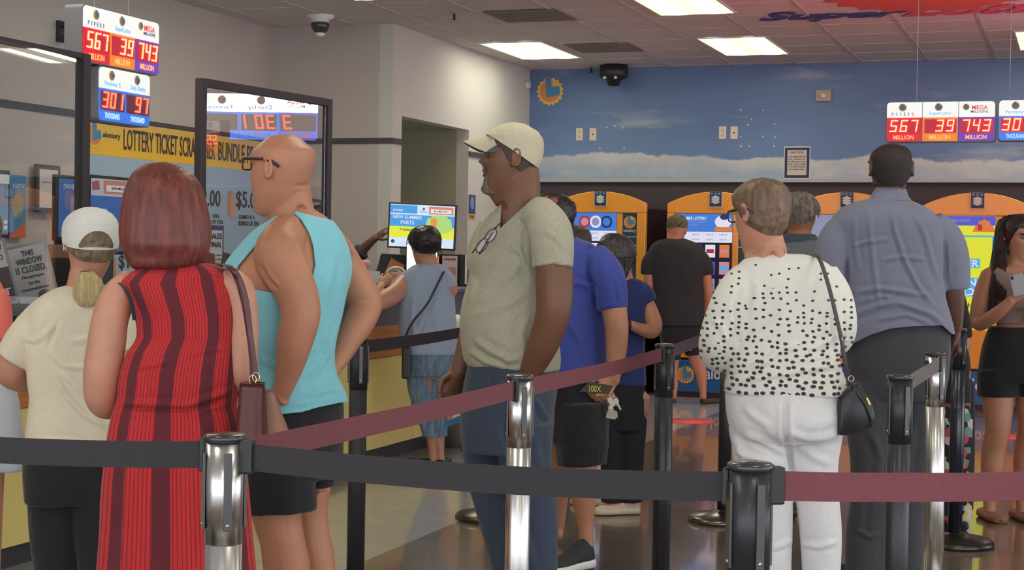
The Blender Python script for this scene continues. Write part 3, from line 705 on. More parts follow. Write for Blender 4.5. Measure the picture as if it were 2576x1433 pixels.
ts, sh = stand_sign(-2, 765, 6.75, .14, .26, 'slanted counter sign cut by the picture edge, brown lower half with white words', [('NEW', .1, .45, .86, .1), ('TO', .15, .42, .70, .09)])
bp_ = MB().box(-.07, .07, -.006, -.003, 0, .15).build('brown_half', mat('sign_brown', (92, 72, 68), .6), sh); text('line', 'BET', -.02, .06, .03, .06, -.008, whitel, bp_)
# the dark ticket dispensers between them
p = P(150, 770, 7.45)
t = thing('ticket_dispenser', 'black ticket dispenser standing behind the closed-window sign', 'dispenser', (p.x, p.y, 1.056), -.3)
MB().box(-.14, .14, -.05, .2, 0, .2).build('body', blackpl, t, .01); MB().prism([(-.14, .2), (.14, .2), (.12, .26), (-.12, .26)], -.04, .1).build('ticket_roll', mat('roll_tan', (150, 118, 100), .6), t)
t, W, H = wall_item('policy_notice', 'white notice with a blue rim saying all sales final beside the red haired woman', 'notice', 500, 566, 561, 720, -4.9)
MB().box(0, W, 0, .01, 0, H).build('frame', mat('notice_rim', (62, 62, 110), .5), t); MB().box(.02, W-.02, -.003, 0, .02, H-.03).build('sheet', paper, t); sh = LAST[0]
for (wd, a, b, z, h) in (('SALES', .4, .9, .78, .09), ('FINAL', .4, .9, .64, .09), ('to be sure', .35, .9, .5, .03), ('collect the', .35, .9, .43, .03), ('card given to', .35, .9, .36, .03), ('you here', .35, .85, .29, .03)): text('line', wd, W*a, W*b, H*z, H*(z+h), -.004, ink, sh)
MB().box(W*.4, W*.46, .0, .02, -(1.0), 0).build('stand', darkmetal, t) if False else None
p = P(590, 660, 9.0); t = thing('ticket_rack', 'dark rack of scratch tickets against the banner beyond the bald man', 'rack', (p.x, p.y, 1.056), .4)
MB().box(-.2, .2, 0, .12, 0, .16).build('rack', blackpl, t, .01)
for k in range(4): MB().prism([(-.18+.09*k, .12), (-.11+.09*k, .12), (-.12+.09*k, .22), (-.16+.09*k, .23)], .02, .04).build('ticket_strip', mat('ticket_red%d' % (k % 2), ((150, 70, 60), (90, 80, 84))[k % 2], .6), t)
t = thing('counter_prop', 'white paper slip standing by the far pane', 'paper', tuple(P(664, 575, 8.6)), .3)
MB().box(-.012, .012, 0, .003, -.13, .12).build('slip', paper, t)
bpy.data.objects.remove(t.children[0]); bpy.data.objects.remove(t)

# ================================================================== TILL AREA
def facing(p, yaw=0.0):   # local x along the view's right, -y to the viewer
    x = (R0*cos(yaw)+F0*sin(yaw)); return mat_facing(p, x)
Dm = 10.75
p0 = P(978, 618, Dm); p1 = P(1140, 626, Dm-.05); W = (p1-p0).length; H = P(980, 512, Dm).z-p0.z
xd = (p1-p0); x = xd.normalized(); y = Vector((0, 0, 1)).cross(x).normalized(); z = x.cross(y); m = Matrix((x, y, z)).transposed().to_4x4(); m.translation = p0
t = thing('monitor', 'customer monitor with a NEW SUMMER advert above the till', 'monitor', mw=m)
MB().box(-.012, W+.012, 0, .03, -.012, H+.012).build('housing', blackpl, t, .004); MB().box(0, W, -.003, 0, 0, H).build('screen', em('mon_white', (206, 224, 240), .85), t); f = LAST[0]
mb_ = em('mon_blue', (70, 150, 220), .85); my = em('mon_yellow', (222, 226, 60), .85)
MB().box(0, W, -.005, -.003, H*.48, H*.76).build('blue_band', mb_, f); MB().box(0, W, -.005, -.003, H*.22, H*.48).build('yellow_band', my, f); MB().box(0, W*.42, -.005, -.003, H*.79, H*.98).build('headline_box', mb_, f)
MB().box(W*.60, W*.98, -.005, -.003, H*.79, H*.97).build('orange_box', em('mon_orange', (214, 130, 110), .8), f); MB().box(W*.63, W*.95, -.007, -.005, H*.82, H*.91).build('white_box', em('mon_white2', (230, 226, 226), .8), f)
text('word', 'NEW SUMMER', W*.05, W*.5, H*.66, H*.74, -.006, scr_w, f); text('word', 'PARTS', W*.17, W*.38, H*.53, H*.62, -.006, scr_w, f); text('word', '7 WINNERS', W*.16, W*.44, H*.37, H*.43, -.006, ink, f); text('word', '$10 MILLION', W*.68, W*.9, H*.845, H*.885, -.008, ink, f)
text('word', 'WINNERS', W*.04, W*.2, H*.83, H*.88, -.006, scr_w, f); text('word', 'calottery', W*.46, W*.58, H*.82, H*.86, -.005, mat('mon_logo', (80, 130, 180)), f)
sun_logo(f, W*.52, H*.91, W*.02, -.005, (mat('mon_logo', (80, 130, 180)),)*3); MB().prism(circle(W*.06, H*.12, W*.028), -.006, -.003).build('seal', mat('seal_grey', (90, 120, 130)), f)
MB().prism([(W*.55, H*.5)]+[(W*(.55+.43*i/12), H*(.62+.14*sin(pi*i/12)+(.04 if i % 2 else 0))) for i in range(1, 12)]+[(W*.98, H*.42), (W*.75, H*.3), (W*.6, H*.3)], -.007, -.005).build('art', em('mon_green', (176, 214, 120), .8), f)
MB().box(W*.64, W*.73, -.009, -.007, H*.3, H*.7).build('art_tower', em('mon_tower', (222, 146, 70), .8), f)
MB().box(W*.45, W*.55, .03, .06, -(p0.z-1.052), H*.5).build('stand', blackpl, t)
p = P(985, 640, 10.9); t = thing('lottery_terminal', 'black lottery terminal with an orange face under the monitor', 'terminal', mw=facing(Vector((p.x, p.y, 1.056)), .15))
top = P(985, 636, 10.9).z-1.056; hT = .22
MB().prism([(-.12, 0), (.16, 0), (.2, hT), (-.06, hT+.01)], 0, .18).build('housing', blackpl, t, .006)
MB().prism([(-.075, .04), (.03, .0), (.09, .15), (-.0, .2)], -.006, 0).build('orange_face', mat('terminal_orange', (196, 116, 58), .5), t); MB().prism(circle(.012, .09, .026), -.009, -.006).build('round_button', mat('seal_grey', (90, 120, 130)), LAST[0])
p = P(1040, 690, 10.6); t = thing('till_screen', 'bright white till screen half hidden by the customer in light blue', 'screen', mw=facing(Vector((p.x, p.y, 1.14)), 0))
MB().box(-.05, .16, 0, .02, 0, .22).build('housing', blackpl, t, .004); MB().box(-.045, .155, -.003, 0, .005, .215).build('screen', em('till_white', (226, 244, 255), 2.4), t); MB().box(.0, .1, 0, .06, -.055, 0).build('foot', blackpl, t)
p = P(996, 706, 10.15); t = thing('magnifier_ring', 'round white magnifier ring standing on the counter by the woman in light blue', 'magnifier', mw=facing(Vector((p.x, p.y, 1.056)), .1))
hz = P(996, 686, 10.15).z-1.056
MB().tube([(.055*cos(2*pi*k/28), -.0, hz+.036*sin(2*pi*k/28)) for k in range(28)], .007, 8, closed=True).build('rim', mat('ring_white', (220, 225, 222), .3), t)
MB().prism(circle(0, hz, .05, .032), -.001, .001).build('lens', mat('ring_lens', (120, 126, 122), .1), t); MB().tube([(-.03, 0, hz-.034), (-.035, 0, .0)], .006).build('arm', blackpl, t)
p = P(940, 712, 10.1); t = thing('receipt_slip', 'printed white slip standing in front of the terminal', 'paper', mw=facing(Vector((p.x, p.y, 1.056)), 0))
MB().box(-.04, .04, 0, .003, -.0, P(940, 682, 10.1).z-1.056+.0).build('sheet', paper, t); text('line', 'TICKET', -.03, .03, .03, .045, -.002, ink, LAST[0])
p = P(1150, 716, 11.5); t = thing('brochure_rack', 'black rack holding a brochure beside the till', 'rack', mw=facing(Vector((p.x, p.y, 1.052)), 0))
hr = P(1150, 640, 11.5).z-1.052
MB().box(-.17, -.13, 0, .1, 0, hr).box(.02, .05, 0, .1, 0, hr).box(-.17, .2, .08, .1, 0, hr).box(.1, .22, 0, .1, 0, hr*1.05).build('holder', blackpl, t)
MB().box(-.11, -.0, -.004, 0, .03, hr-.01).build('brochure', mat('brochure', (196, 180, 178), .6), t); text('line', 'WINNER', -.10, -.01, hr*.82, hr*.88, -.005, ink, LAST[0])
MB().box(-.10, -.01, -.006, -.004, hr*.35, hr*.6).build('photo', mat('brochure_pic', (176, 130, 124), .6), LAST[0])
MB().box(.055, .085, -.003, 0, .02, hr).build('brochure', paper, t)
p = P(1098, 612, 11.2); t = thing('red_lamp', 'small red glowing till lamp behind the woman in light blue', 'lamp', mw=facing(Vector((p.x, p.y, 1.056)), 0))
MB().box(-.045, .015, 0, .05, 0, P(1098, 640, 11.2).z-1.056+.03).build('housing', mat('lamp_house', (120, 66, 66), .5), t)
MB().box(.0, .016, -.003, 0, P(1098, 665, 11.2).z-1.056, P(1098, 645, 11.2).z-1.056).build('light', em('red_glow', (255, 60, 40), 4), t)
c = P(1152, 826, 9.9); t = thing('paper_bowl', 'white domed bowl on the ledge of the end cabinet', 'bowl', tuple(P(1150, 829, 10.3)))
MB().lathe([(.075, 0), (.072, .03), (.055, .07), (.02, .095), (0, .1)], 24).build('dome', white, t)
z_led = t.location.z
l = thing('ledge_shelf', 'pale ledge sticking out under the white bowl', 'shelf', (t.location.x, t.location.y, z_led-.02))
MB().box(-.12, .3, -.1, .5, 0, .019).build('board', mat('ledge', (176, 176, 172), .5), l); MB().box(.0, .06, .1, .16, -(z_led-.02), 0).build('leg', slate, l)
p = on_z(1138, 1128, 0); t = thing('waste_bin', 'small brushed steel waste bin on the floor by the end cabinet', 'bin', (p.x, p.y+.1, 0))
MB().lathe([(.085, 0), (.09, .17), (.092, .175)], 28).build('body', mat('brushed_steel', (150, 150, 152), .35, .6), t)
# floor stickers
for (px, py, lab) in ((1733, 1059, 'red round standing spot sticker on the floor before the black-shirted man'), (2540, 1098, 'red round standing spot sticker on the floor behind the young woman')):
    c = on_z(px, py, 0); t = MB().lathe([(.20, 0.0), (.20, .002), (.0, .002)], 40).build('floor_sticker', mat('sticker_red', (214, 84, 92), .5)); t.location = (c.x, c.y, 0.0005); tag(t, lab, 'sticker')

# ================================================================== QUEUE POSTS AND BELTS
chrome = NT('brushed_chrome'); nz = chrome.noise(chrome.map(chrome.co(), (60, 60, 1)), 6, 2)
chrome.set(Base_Color=lin((210, 209, 208)), Metallic=1.0, Roughness=chrome.math('MULTIPLY_ADD', nz, .12, .2)); chrome = chrome.m
postblack = mat('post_black', (38, 38, 44), .42, coat=.12); postnavy = mat('post_navy', (30, 36, 52), .3, coat=.4)
capblk = mat('post_cap', (46, 44, 46), .3, coat=.5)
def stanchion(px, D, mtl, label, base_m=None, clips=(), lean=0.0, top=None):
    pt = P(px, 900, D); x, y = pt.x, pt.y
    t = thing('queue_post', label, 'queue post', (x, y, 0), 0)
    t.rotation_euler = (0, lean, AZ)
    H = 1.0
    MB().lathe([(.0325, .03), (.0325, H-.012)], 40).build('tube', mtl, t)
    MB().lathe([(.0336, H-.19), (.0336, H-.012)], 40).build('cassette_sleeve', mtl if mtl is not chrome else chrome, t)
    MB().lathe([(.0345, H-.012), (.037, H-.010), (.037, H-.003), (.033, H), (.0, H+.001)], 40).build('cap', capblk, t)
    MB().lathe([(.178, 0), (.178, .016), (.165, .03), (.06, .05), (.034, .055), (.0315, .06)], 56).build('base', base_m or mtl, t)
    c = MB()
    for k in range(4):
        a = k*pi/2+.35; cx, cy = .0345*cos(a), .0345*sin(a)
        c.add([], [])
        n = Vector((cos(a), sin(a), 0)); u = Vector((-sin(a), cos(a), 0))
        cl = MB(); vs = []
        for (w, z) in ((-.007, H-.165), (.007, H-.165), (.007, H-.03), (-.007, H-.03)):
            vs += [n*.034+u*w+Vector((0, 0, z)), n*.0385+u*w+Vector((0, 0, z))]
        cl.add(vs, [(1, 3, 5, 7), (0, 1, 7, 6), (0, 2, 3, 1), (2, 4, 5, 3), (4, 6, 7, 5)])
        slot = cl.build('belt_slot', capblk, t, .001)
        q = n*.0388+Vector((0, 0, H-.155)); MB().lathe([(0, .001), (.003, .0), (.0035, -.002)], 10).build('rivet', chrome, slot); LAST[0].matrix_local = Matrix.Translation(q) @ Vector((0, 0, 1)).rotation_difference(n).to_matrix().to_4x4()
    return Vector((x, y, 0))
maroon = NT('maroon_belt'); nz = maroon.noise(maroon.map(maroon.co(), (6, 6, 30)), 8, 3); maroon.set(Base_Color=maroon.mix(nz, lin((104, 52, 62)), lin((126, 68, 78))), Roughness=.75); maroon = maroon.m
blackb = NT('black_belt'); nz = blackb.noise(blackb.map(blackb.co(), (6, 6, 60)), 8, 3); blackb.set(Base_Color=blackb.mix(nz, lin((34, 32, 35)), lin((48, 45, 48))), Roughness=.7); blackb = blackb.m
brownb = mat('brown_belt', (84, 66, 72), .75, var=.08); greyb = mat('grey_belt', (112, 102, 104), .7, var=.06)
def belt(p0, p1, z0, z1, m, label, sag=.006, h=.047, twist=0.0, r0=.036, r1=.036, name='belt', receiver=True):
    """retractable webbing between two posts"""
    a = Vector((p0.x, p0.y, z0)); b = Vector((p1.x, p1.y, z1)); d = (b-a).normalized(); a = a+d*r0; b = b-d*r1
    side = Vector((-d.y, d.x, 0)).normalized()
    t = thing('queue_belt', label, 'belt', tuple(a))
    s = MB(); n = 40
    vs = []
    for i in range(n+1):
        u = i/n; c = a.lerp(b, u)-Vector((0, 0, sag*4*u*(1-u)))-a
        w = twist*sin(pi*u); up = Vector((0, 0, 1))*cos(w)+side*sin(w)
        th = .0009; wob = side*.002*sin(u*9+p0.x*5)
        vs += [c+wob+up*h/2+side*th, c+wob+up*h/2-side*th, c+wob-up*h/2-side*th, c+wob-up*h/2+side*th]
    fs = [(0, 1, 2, 3), (4*n+3, 4*n+2, 4*n+1, 4*n)]
    for i in range(n):
        for k in range(4): fs.append((4*i+k, 4*i+4+k, 4*i+4+(k+1) % 4, 4*i+(k+1) % 4))
    s.add(vs, fs, 0, False); s.build('webbing', m, t)
    def clip(pos, dd, L):
        k = MB(); u = Vector((-dd.y, dd.x, 0)).normalized(); vv = []
        for l in (0, L):
            for sgn in (-1, 1):
                for zz in (-.030, .030): vv.append(pos+dd*l+u*sgn*.010+Vector((0, 0, zz)))
        k.add(vv, [(0, 1, 3, 2), (4, 6, 7, 5), (0, 4, 5, 1), (2, 3, 7, 6), (0, 2, 6, 4), (1, 5, 7, 3)]); return k.build('belt_end_clip', blackpl, t, .004)
    dh = Vector((d.x, d.y, 0)).normalized()
    clip(Vector((0, 0, 0))-dh*.006, dh, .026)
    clip(b-a+dh*.004, -dh, .012)
    return t
ZB = .963
p1 = stanchion(568, 2.77, chrome, 'chrome queue post in front of the woman in the red dress')
p2 = stanchion(1893, 2.51, postblack, 'black queue post nearest the viewer, before the polka dot blouse')
p3 = stanchion(1309, 4.19, chrome, 'chrome queue post in front of the man in the tan cap')
p4 = stanchion(1672, 5.71, postblack, 'black queue post between the tan-capped man and the polka dot blouse', mat('base_steel', (120, 115, 108), .25, .9))
p5 = stanchion(902, 5.79, mat('post_matt', (44, 43, 46), .5), 'matt black queue post beside the bald man')
p6 = stanchion(2266, 4.41, postblack, 'black queue post behind the maroon belt, before the grey-blue shirt')
p7 = stanchion(2366, 5.52, chrome, 'chrome queue post standing before the big man in the grey-blue shirt', lean=-.018)
p8 = stanchion(2412, 7.33, postnavy, 'dark navy queue post beside the young woman in shorts', mat('base_dark', (80, 76, 70), .3, .8))
p9 = stanchion(1828, 7.87, postblack, 'black queue post behind the polka dot blouse with a steel base', mat('base_steel', (120, 115, 108), .25, .9))
p10 = stanchion(1242, 7.83, postblack, 'queue post hidden behind the tan-capped man, its dark base showing', mat('base_dark', (80, 76, 70), .3, .8))
pl = stanchion(-260, 2.85, postblack, 'black queue post beyond the picture edge holding the foreground belt by the counter side')
belt(Vector((pl.x, pl.y, 0)), p1, ZB, ZB, blackb, 'black belt running from the picture edge to the chrome post before the red dress')
belt(p1, p2, ZB, ZB-.004, blackb, 'long black belt across the foreground between the chrome and black posts', .012)
belt(p1, p3, ZB-.002, ZB, maroon, 'maroon belt stretching from the red dress post to the tan-capped man post', .004)
belt(p3, p4, ZB, ZB, maroon, 'maroon belt stretching from the tan-capped man post to the black post beyond', .006)
pr = stanchion(2700, 2.62, postblack, 'black queue post beyond the picture edge holding the foreground maroon belt')
belt(p2, Vector((pr.x, pr.y, 0)), ZB, ZB-.006, maroon, 'maroon belt in the foreground reaching the picture edge before the white trousers', .004)
belt(p5, p10, ZB, ZB-.01, blackb, 'short dark belt in front of the woman in light blue', .008)
belt(p4, p9, ZB, ZB, brownb, 'brown belt passing behind the polka dot blouse', .006)
belt(p6, p7, ZB, ZB, greyb, 'short grey belt before the grey-blue shirt', .004)
# ================================================================== PEOPLE: TOOLS
MI = Matrix((RT, UP, -FW)).transposed().to_3x3().inverted()
MInp = np.array(MI); CPn = np.array(CP)
def proj(V):
    """N x 3 world points -> picture points and depth"""
    c = (V-CPn) @ MInp.T; d = -c[:, 2]
    return np.stack([1288+FPX*c[:, 0]/d, 716.5-FPX*c[:, 1]/d], 1), d
class Shell:
    """a set of closed surfaces fused into one skin"""
    def __init__(s): s.v = []; s.f = []
    def add(s, vf):
        vs, fs = vf; b = len(s.v); s.v += [tuple(v) for v in vs]; s.f += [tuple(i+b for i in f) for f in fs]; return s
    def make(s, name, m, parent, voxel=.006, smooth=4, post=None, clip=None, thick=.003, fac=.5):
        me = bpy.data.meshes.new('tmp'); me.from_pydata(s.v, [], s.f)
        o = bpy.data.objects.new('tmp', me); COL.objects.link(o)
        r = o.modifiers.new('r', 'REMESH'); r.mode = 'VOXEL'; r.voxel_size = voxel
        if smooth: q = o.modifiers.new('s', 'SMOOTH'); q.factor = fac; q.iterations = smooth
        me2 = bpy.data.meshes.new_from_object(o.evaluated_get(bpy.context.evaluated_depsgraph_get()))
        bpy.data.objects.remove(o); bpy.data.meshes.remove(me)
        n = len(me2.vertices); V = np.empty(n*3); me2.vertices.foreach_get('co', V); V = V.reshape(-1, 3)
        N = np.empty(n*3); me2.vertices.foreach_get('normal', N); N = N.reshape(-1, 3)
        if post is not None:
            V = post(V, N); me2.vertices.foreach_set('co', V.reshape(-1)); me2.update()
            me2.vertices.foreach_get('normal', N.reshape(-1))
        if clip is not None: me2 = clip_mesh(me2, V, clip(V, N))
        me2.name = name; me2.materials.clear()
        W = parent.matrix_world.inverted() if parent else Matrix()
        me2.transform(W)
        ob = link(name, me2, m, parent, True)
        if clip is not None:
            md = ob.modifiers.new('t', 'SOLIDIFY'); md.thickness = thick; md.offset = -1
        return ob
def clip_mesh(me, V, S):
    """keep the part of the surface where S > 0, cut cleanly"""
    bm = bmesh.new(); bm.from_mesh(me); bmesh.ops.triangulate(bm, faces=bm.faces[:])
    tris = [[v.index for v in f.verts] for f in bm.faces]; bm.free()
    vs = []; idx = {}; fs = []
    def vi(k, p):
        if k not in idx: idx[k] = len(vs); vs.append(tuple(p))
        return idx[k]
    for t in tris:
        sg = [S[i] > 0 for i in t]
        if not any(sg): continue
        if all(sg): fs.append([vi(i, V[i]) for i in t]); continue
        poly = []
        for a in range(3):
            i, j = t[a], t[(a+1) % 3]
            if S[i] > 0: poly.append(vi(i, V[i]))
            if (S[i] > 0) != (S[j] > 0):
                u = S[i]/(S[i]-S[j]); poly.append(vi((min(i, j), max(i, j)), V[i]*(1-u)+V[j]*u))
        fs.append(poly)
    m2 = bpy.data.meshes.new('clip'); m2.from_pydata(vs, [], fs); m2.update(); bpy.data.meshes.remove(me); return m2
def sd_poly(Q, poly):
    """signed distance of points to a polygon, positive outside"""
    poly = np.array(poly, float); n = len(poly); d = np.full(len(Q), 1e9); ins = np.zeros(len(Q), bool)
    for i in range(n):
        a, b = poly[i], poly[(i+1) % n]; ab = b-a; t = np.clip(((Q-a) @ ab)/(ab @ ab), 0, 1)
        d = np.minimum(d, np.linalg.norm(Q-(a+t[:, None]*ab), axis=1))
        c = (a[1] > Q[:, 1]) != (b[1] > Q[:, 1])
        with np.errstate(divide='ignore', invalid='ignore'): xx = (b[0]-a[0])*(Q[:, 1]-a[1])/(b[1]-a[1])+a[0]
        ins ^= c & (Q[:, 0] < xx)
    return np.where(ins, -d, d)
def d_line(Q, pl):
    pl = np.array(pl, float); d = np.full(len(Q), 1e9); par = np.zeros(len(Q)); L = 0
    seg = np.linalg.norm(np.diff(pl, axis=0), axis=1); tot = seg.sum()
    for i in range(len(pl)-1):
        a, b = pl[i], pl[i+1]; ab = b-a; t = np.clip(((Q-a) @ ab)/(ab @ ab), 0, 1)
        dd = np.linalg.norm(Q-(a+t[:, None]*ab), axis=1); m = dd < d; d[m] = dd[m]; par[m] = ((L+t*seg[i])/tot)[m]; L += seg[i]
    return d, par
def wrinkle(amp=.004, freq=9, stretch=(1, 1, .45), folds=(), seed=0.0, base=None):
    """cloth relief: soft noise plus named folds (polyline, width in picture points, height in metres)"""
    def f(V, N):
        if base is not None: V = base(V, N)
        out = V.copy(); st = Vector(stretch)
        if amp:
            h = np.empty(len(V))
            for i, p in enumerate(V):
                q = Vector((p[0]*st.x*freq+seed, p[1]*st.y*freq, p[2]*st.z*freq))
                a = noise.noise(q); b = noise.noise(q*2.3+Vector((3, 1, 7)))
                h[i] = (1-abs(a)*2.2)*.6+b*.45
            out += N*(h*amp)[:, None]
        if len(folds):
            Q, d = proj(V); face = -(N @ np.array(FW)); fm = np.clip(face*2.5, 0, 1)
            for pl, w, hgt in folds:
                dd, par = d_line(Q, pl); e = np.clip(np.minimum(par, 1-par)*6, 0, 1)
                out += N*(hgt*np.exp(-(dd/w)**2)*e*fm - hgt*.45*np.exp(-((dd-w*1.9)/w)**2)*e*fm)[:, None]
        return out
    return f
def headrows():
    return [(0.000, .070, .010, .020), (.008, .086, -.010, .032), (.022, .092, -.030, .043), (.042, .089, -.048, .053), (.060, .088, -.060, .060), (.078, .089, -.068, .064),
            (.095, .090, -.077, .068), (.112, .090, -.084, .071), (.130, .087, -.092, .0735), (.145, .085, -.096, .075), (.160, .091, -.099, .076), (.178, .089, -.098, .0755),
            (.195, .079, -.090, .0700), (.210, .060, -.074, .0580), (.221, .036, -.050, .041), (.2275, .012, -.030, .022), (.2295, -.003, -.012, .006)]
_HR = np.array(headrows())
def hs(th, z, off=0.0, face=1.0, wid=1.0):
    """head surface point for angle th from the nose and height z"""
    zz = min(max(z, 0.0), .2295)
    yf = np.interp(zz, _HR[:, 0], _HR[:, 1]); yb = np.interp(zz, _HR[:, 0], _HR[:, 2]); hw = np.interp(zz, _HR[:, 0], _HR[:, 3])*wid
    yc = (yf+yb)/2*.6; c, s_ = cos(th), sin(th)
    e = 2/2.25
    x = (hw+off)*math.copysign(abs(s_)**e, s_); y = yc+((yf-yc+off) if c > 0 else (yc-yb+off))*math.copysign(abs(c)**e, c)
    if c > 0 and face:
        g = lambda a, s: exp(-(a/s)**2)
        nz = 0
        if .098 < z < .165:
            prof = (.165-z)/(.165-.115) if z > .115 else max(0, (z-.098)/.017)
            wd = .0075+.0085*max(0, (.15-z)/.05)
            nz = .027*prof**1.2*g(x, wd)
        lip = .0040*g(z-.084, .007)*g(x, .024)+.0042*g(z-.069, .007)*g(x, .021)-.004*g(z-.0765, .003)*g(x, .024)
        chin = .005*g(z-.02, .014)*g(x, .02)
        eye = -.012*g(z-.143, .012)*(g(x-.032, .016)+g(x+.032, .016))
        brow = .004*g(z-.163, .007)*(g(x-.032, .022)+g(x+.032, .022))
        ck = .004*g(z-.115, .016)*(g(x-.045, .018)+g(x+.045, .018))
        y += face*(nz+lip+chin+eye+brow+ck)
    return Vector((x, y, z+ (off if z > .22 else 0)))
def head_geo(M4, face=1.0, ears=True, wid=1.0):
    na, nz = 96, 92; vs = []; fs = []
    zs = [.2295*(j/(nz-1)) for j in range(nz)]; zs = [.2295*sin(pi/2*(j/(nz-1))**1.0)**1.0 if j > nz*.8 else z for j, z in enumerate(zs)]
    zs = sorted(zs)
    for z in zs:
        for i in range(na):
            a = 2*pi*i/na; th = a-.45*sin(a); vs.append(M4 @ hs(th, z, 0, face, wid))
    for j in range(nz-1):
        for i in range(na):
            i2 = (i+1) % na; fs.append((j*na+i, j*na+i2, (j+1)*na+i2, (j+1)*na+i))
    fs += [tuple(range(na))[::-1], tuple((nz-1)*na+i for i in range(na))]
    out = [(vs, fs)]
    if ears:
        for sx in (-1, 1):
            pts = []; R = []
            for k in range(13):
                a = -2.0+4.4*k/12
                pts.append(M4 @ Vector((sx*(.0765*wid+.008+.006*max(0, -cos(a))), -.014-.013*cos(a)*1.0, .133+.029*sin(a)))); R.append(.0052)
            out.append(tube_geo(pts, R, 8))
            out.append(tube_geo([M4 @ Vector((sx*(.068*wid), -.008, .133)), M4 @ Vector((sx*(.082*wid), -.012, .134))], [(.029, .016), (.026, .014)], 14, ref=M4.to_3x3() @ Vector((0, 0, 1))))
            out.append(tube_geo([M4 @ Vector((sx*(.077*wid), -.002, .112)), M4 @ Vector((sx*(.081*wid), -.004, .102))], [.008, .006], 8))
    return out
def smst(a, b, x): t = min(max((x-a)/(b-a), 0), 1); return t*t*(3-2*t)
_HL = [(-.1, .052), (-.05, .064), (-.02, .092), (.002, .112), (.016, .124), (.030, .152), (.055, .170), (.07, .180)]
def HAIRL(x, y, z):
    if y <= -.1: return z-.05
    for (a, p), (b_, q) in zip(_HL, _HL[1:]):
        if y < b_: return z-(p+(q-p)*(y-a)/(b_-a))
    return z-.18
class Fig:
    def __init__(s, D, px, label, skin, yaw=0.0, group=None, vox=.006):
        s.D = D; s.yaw = radians(yaw); s.k = D/FPX; s.vox = vox
        g = P(px, 900, D); s.root = thing('person', label, 'person', (g.x, g.y, 0), 0, group); bpy.context.view_layer.update()
        s.root.matrix_world = Matrix.Translation((g.x, g.y, 0)); s.skin = skin; s.body = Shell()
    def pt(s, px, py, dz=0.0): return P(px, py, s.D)+F0*dz
    def floor_py(s): return None
    def ringpts(s, rows, n=40, m=44, sq=2.35, grow=0.0, yaw=None):
        """rows: (py, xl, xr, depth/width ratio, dz)"""
        yaw = s.yaw if yaw is None else radians(yaw)
        R = spline([(r[0], (r[1]+r[2])/2, (r[2]-r[1])/2, r[3], r[4]) for r in rows], n); out = []
        A = R0*cos(yaw)+F0*sin(yaw); B = -R0*sin(yaw)+F0*cos(yaw)
        for (py, cx, hw, r, dz) in R:
            c = s.pt(cx, py, dz); h = max(hw, .5)*s.k
            w = h/sqrt(cos(yaw)**2+(r*sin(yaw))**2); d = w*r; w += grow; d += grow
            out.append([c+A*w*math.copysign(abs(cos(t))**(2/sq), cos(t))+B*d*math.copysign(abs(sin(t))**(2/sq), sin(t)) for t in [2*pi*i/m for i in range(m)]])
        return out
    def inner(s, rows, **kw): kw.setdefault('grow', -.020); return s.loft(rows, **kw)
    def loft(s, rows, **kw):
        R = s.ringpts(rows, **kw); m = len(R[0]); vs = [p for r in R for p in r]; fs = []
        for j in range(len(R)-1):
            for i in range(m):
                i2 = (i+1) % m; fs.append((j*m+i, j*m+i2, (j+1)*m+i2, (j+1)*m+i))
        fs += [tuple(range(m))[::-1], tuple((len(R)-1)*m+i for i in range(m))]
        return vs, fs
    def limb(s, pts, n=24, grow=0.0, flat=1.0, m=20, ends=True):
        """pts: (px, py, dz, radius in picture points); radius may be measured off the photograph"""
        R = spline(pts, n); P3 = [s.pt(r[0], r[1], r[2]) for r in R]; rr = [max(r[3], 1)*s.k+grow for r in R]
        if ends:   # rounded ends
            a = P3[0]-(P3[1]-P3[0]).normalized()*rr[0]*.6; b = P3[-1]+(P3[-1]-P3[-2]).normalized()*rr[-1]*.6
            P3 = [a]+P3+[b]; rr = [rr[0]*.55]+rr+[rr[-1]*.55]
        return tube_geo(P3, rr, m)
    def cut(s, pts, n=24, **kw): kw['ends'] = False; return s.limb(pts, n, **kw)
    def headM(s, cx, cy, psi, pitch=0.0, roll=0.0, scale=1.0, dz=0.0):
        """psi: 0 looks away from the viewer, 90 looks towards the picture's left side"""
        c = s.pt(cx, cy, dz); a = radians(psi); f = F0*cos(a)-R0*sin(a); r_ = F0.cross(U0); x = f.cross(U0).normalized()
        Mr = Matrix((x, f, U0)).transposed().to_4x4()
        s.M = Matrix.Translation(c) @ Mr @ Matrix.Rotation(radians(pitch), 4, 'X') @ Matrix.Rotation(radians(roll), 4, 'Y') @ Matrix.Scale(scale, 4) @ Matrix.Translation((0, 0, -.115))
        return s.M
    def head(s, *a, face=1.0, ears=True, wid=1.0, **kw):
        M4 = s.headM(*a, **kw)
        for g in head_geo(M4, face, ears, wid): s.body.add(g)
        s.wid = wid
        return M4
    def patch(s, name, m, fn, off, parent=None, z0=0.0, z1=.2295, noise_amp=0, na=110, nz=80, thick=.002):
        """a layer lying on the head where fn(x,y,z) > 0 (hair, beard, cap crown)"""
        zs = [z0+(z1-z0)*j/(nz-1) for j in range(nz)]; vs = []; S = []; fs = []
        for z in zs:
            for i in range(na):
                th = 2*pi*i/na; p = hs(th, z, 0, 1.0, s.wid); sv = fn(p.x, p.y, p.z)
                o = off(p.x, p.y, p.z, sv) if callable(off) else off
                q = hs(th, z, 0, 1.0, s.wid); nrm = Vector((q.x/.075, (q.y+.005)/.09, max(0, (z-.12))/.1)).normalized()
                if noise_amp: o += noise_amp*noise.noise(p*70)
                vs.append(s.M @ (q+nrm*o)); S.append(sv)
        for j in range(nz-1):
            for i in range(na): i2 = (i+1) % na; fs.append((j*na+i, j*na+i2, (j+1)*na+i2, (j+1)*na+i))
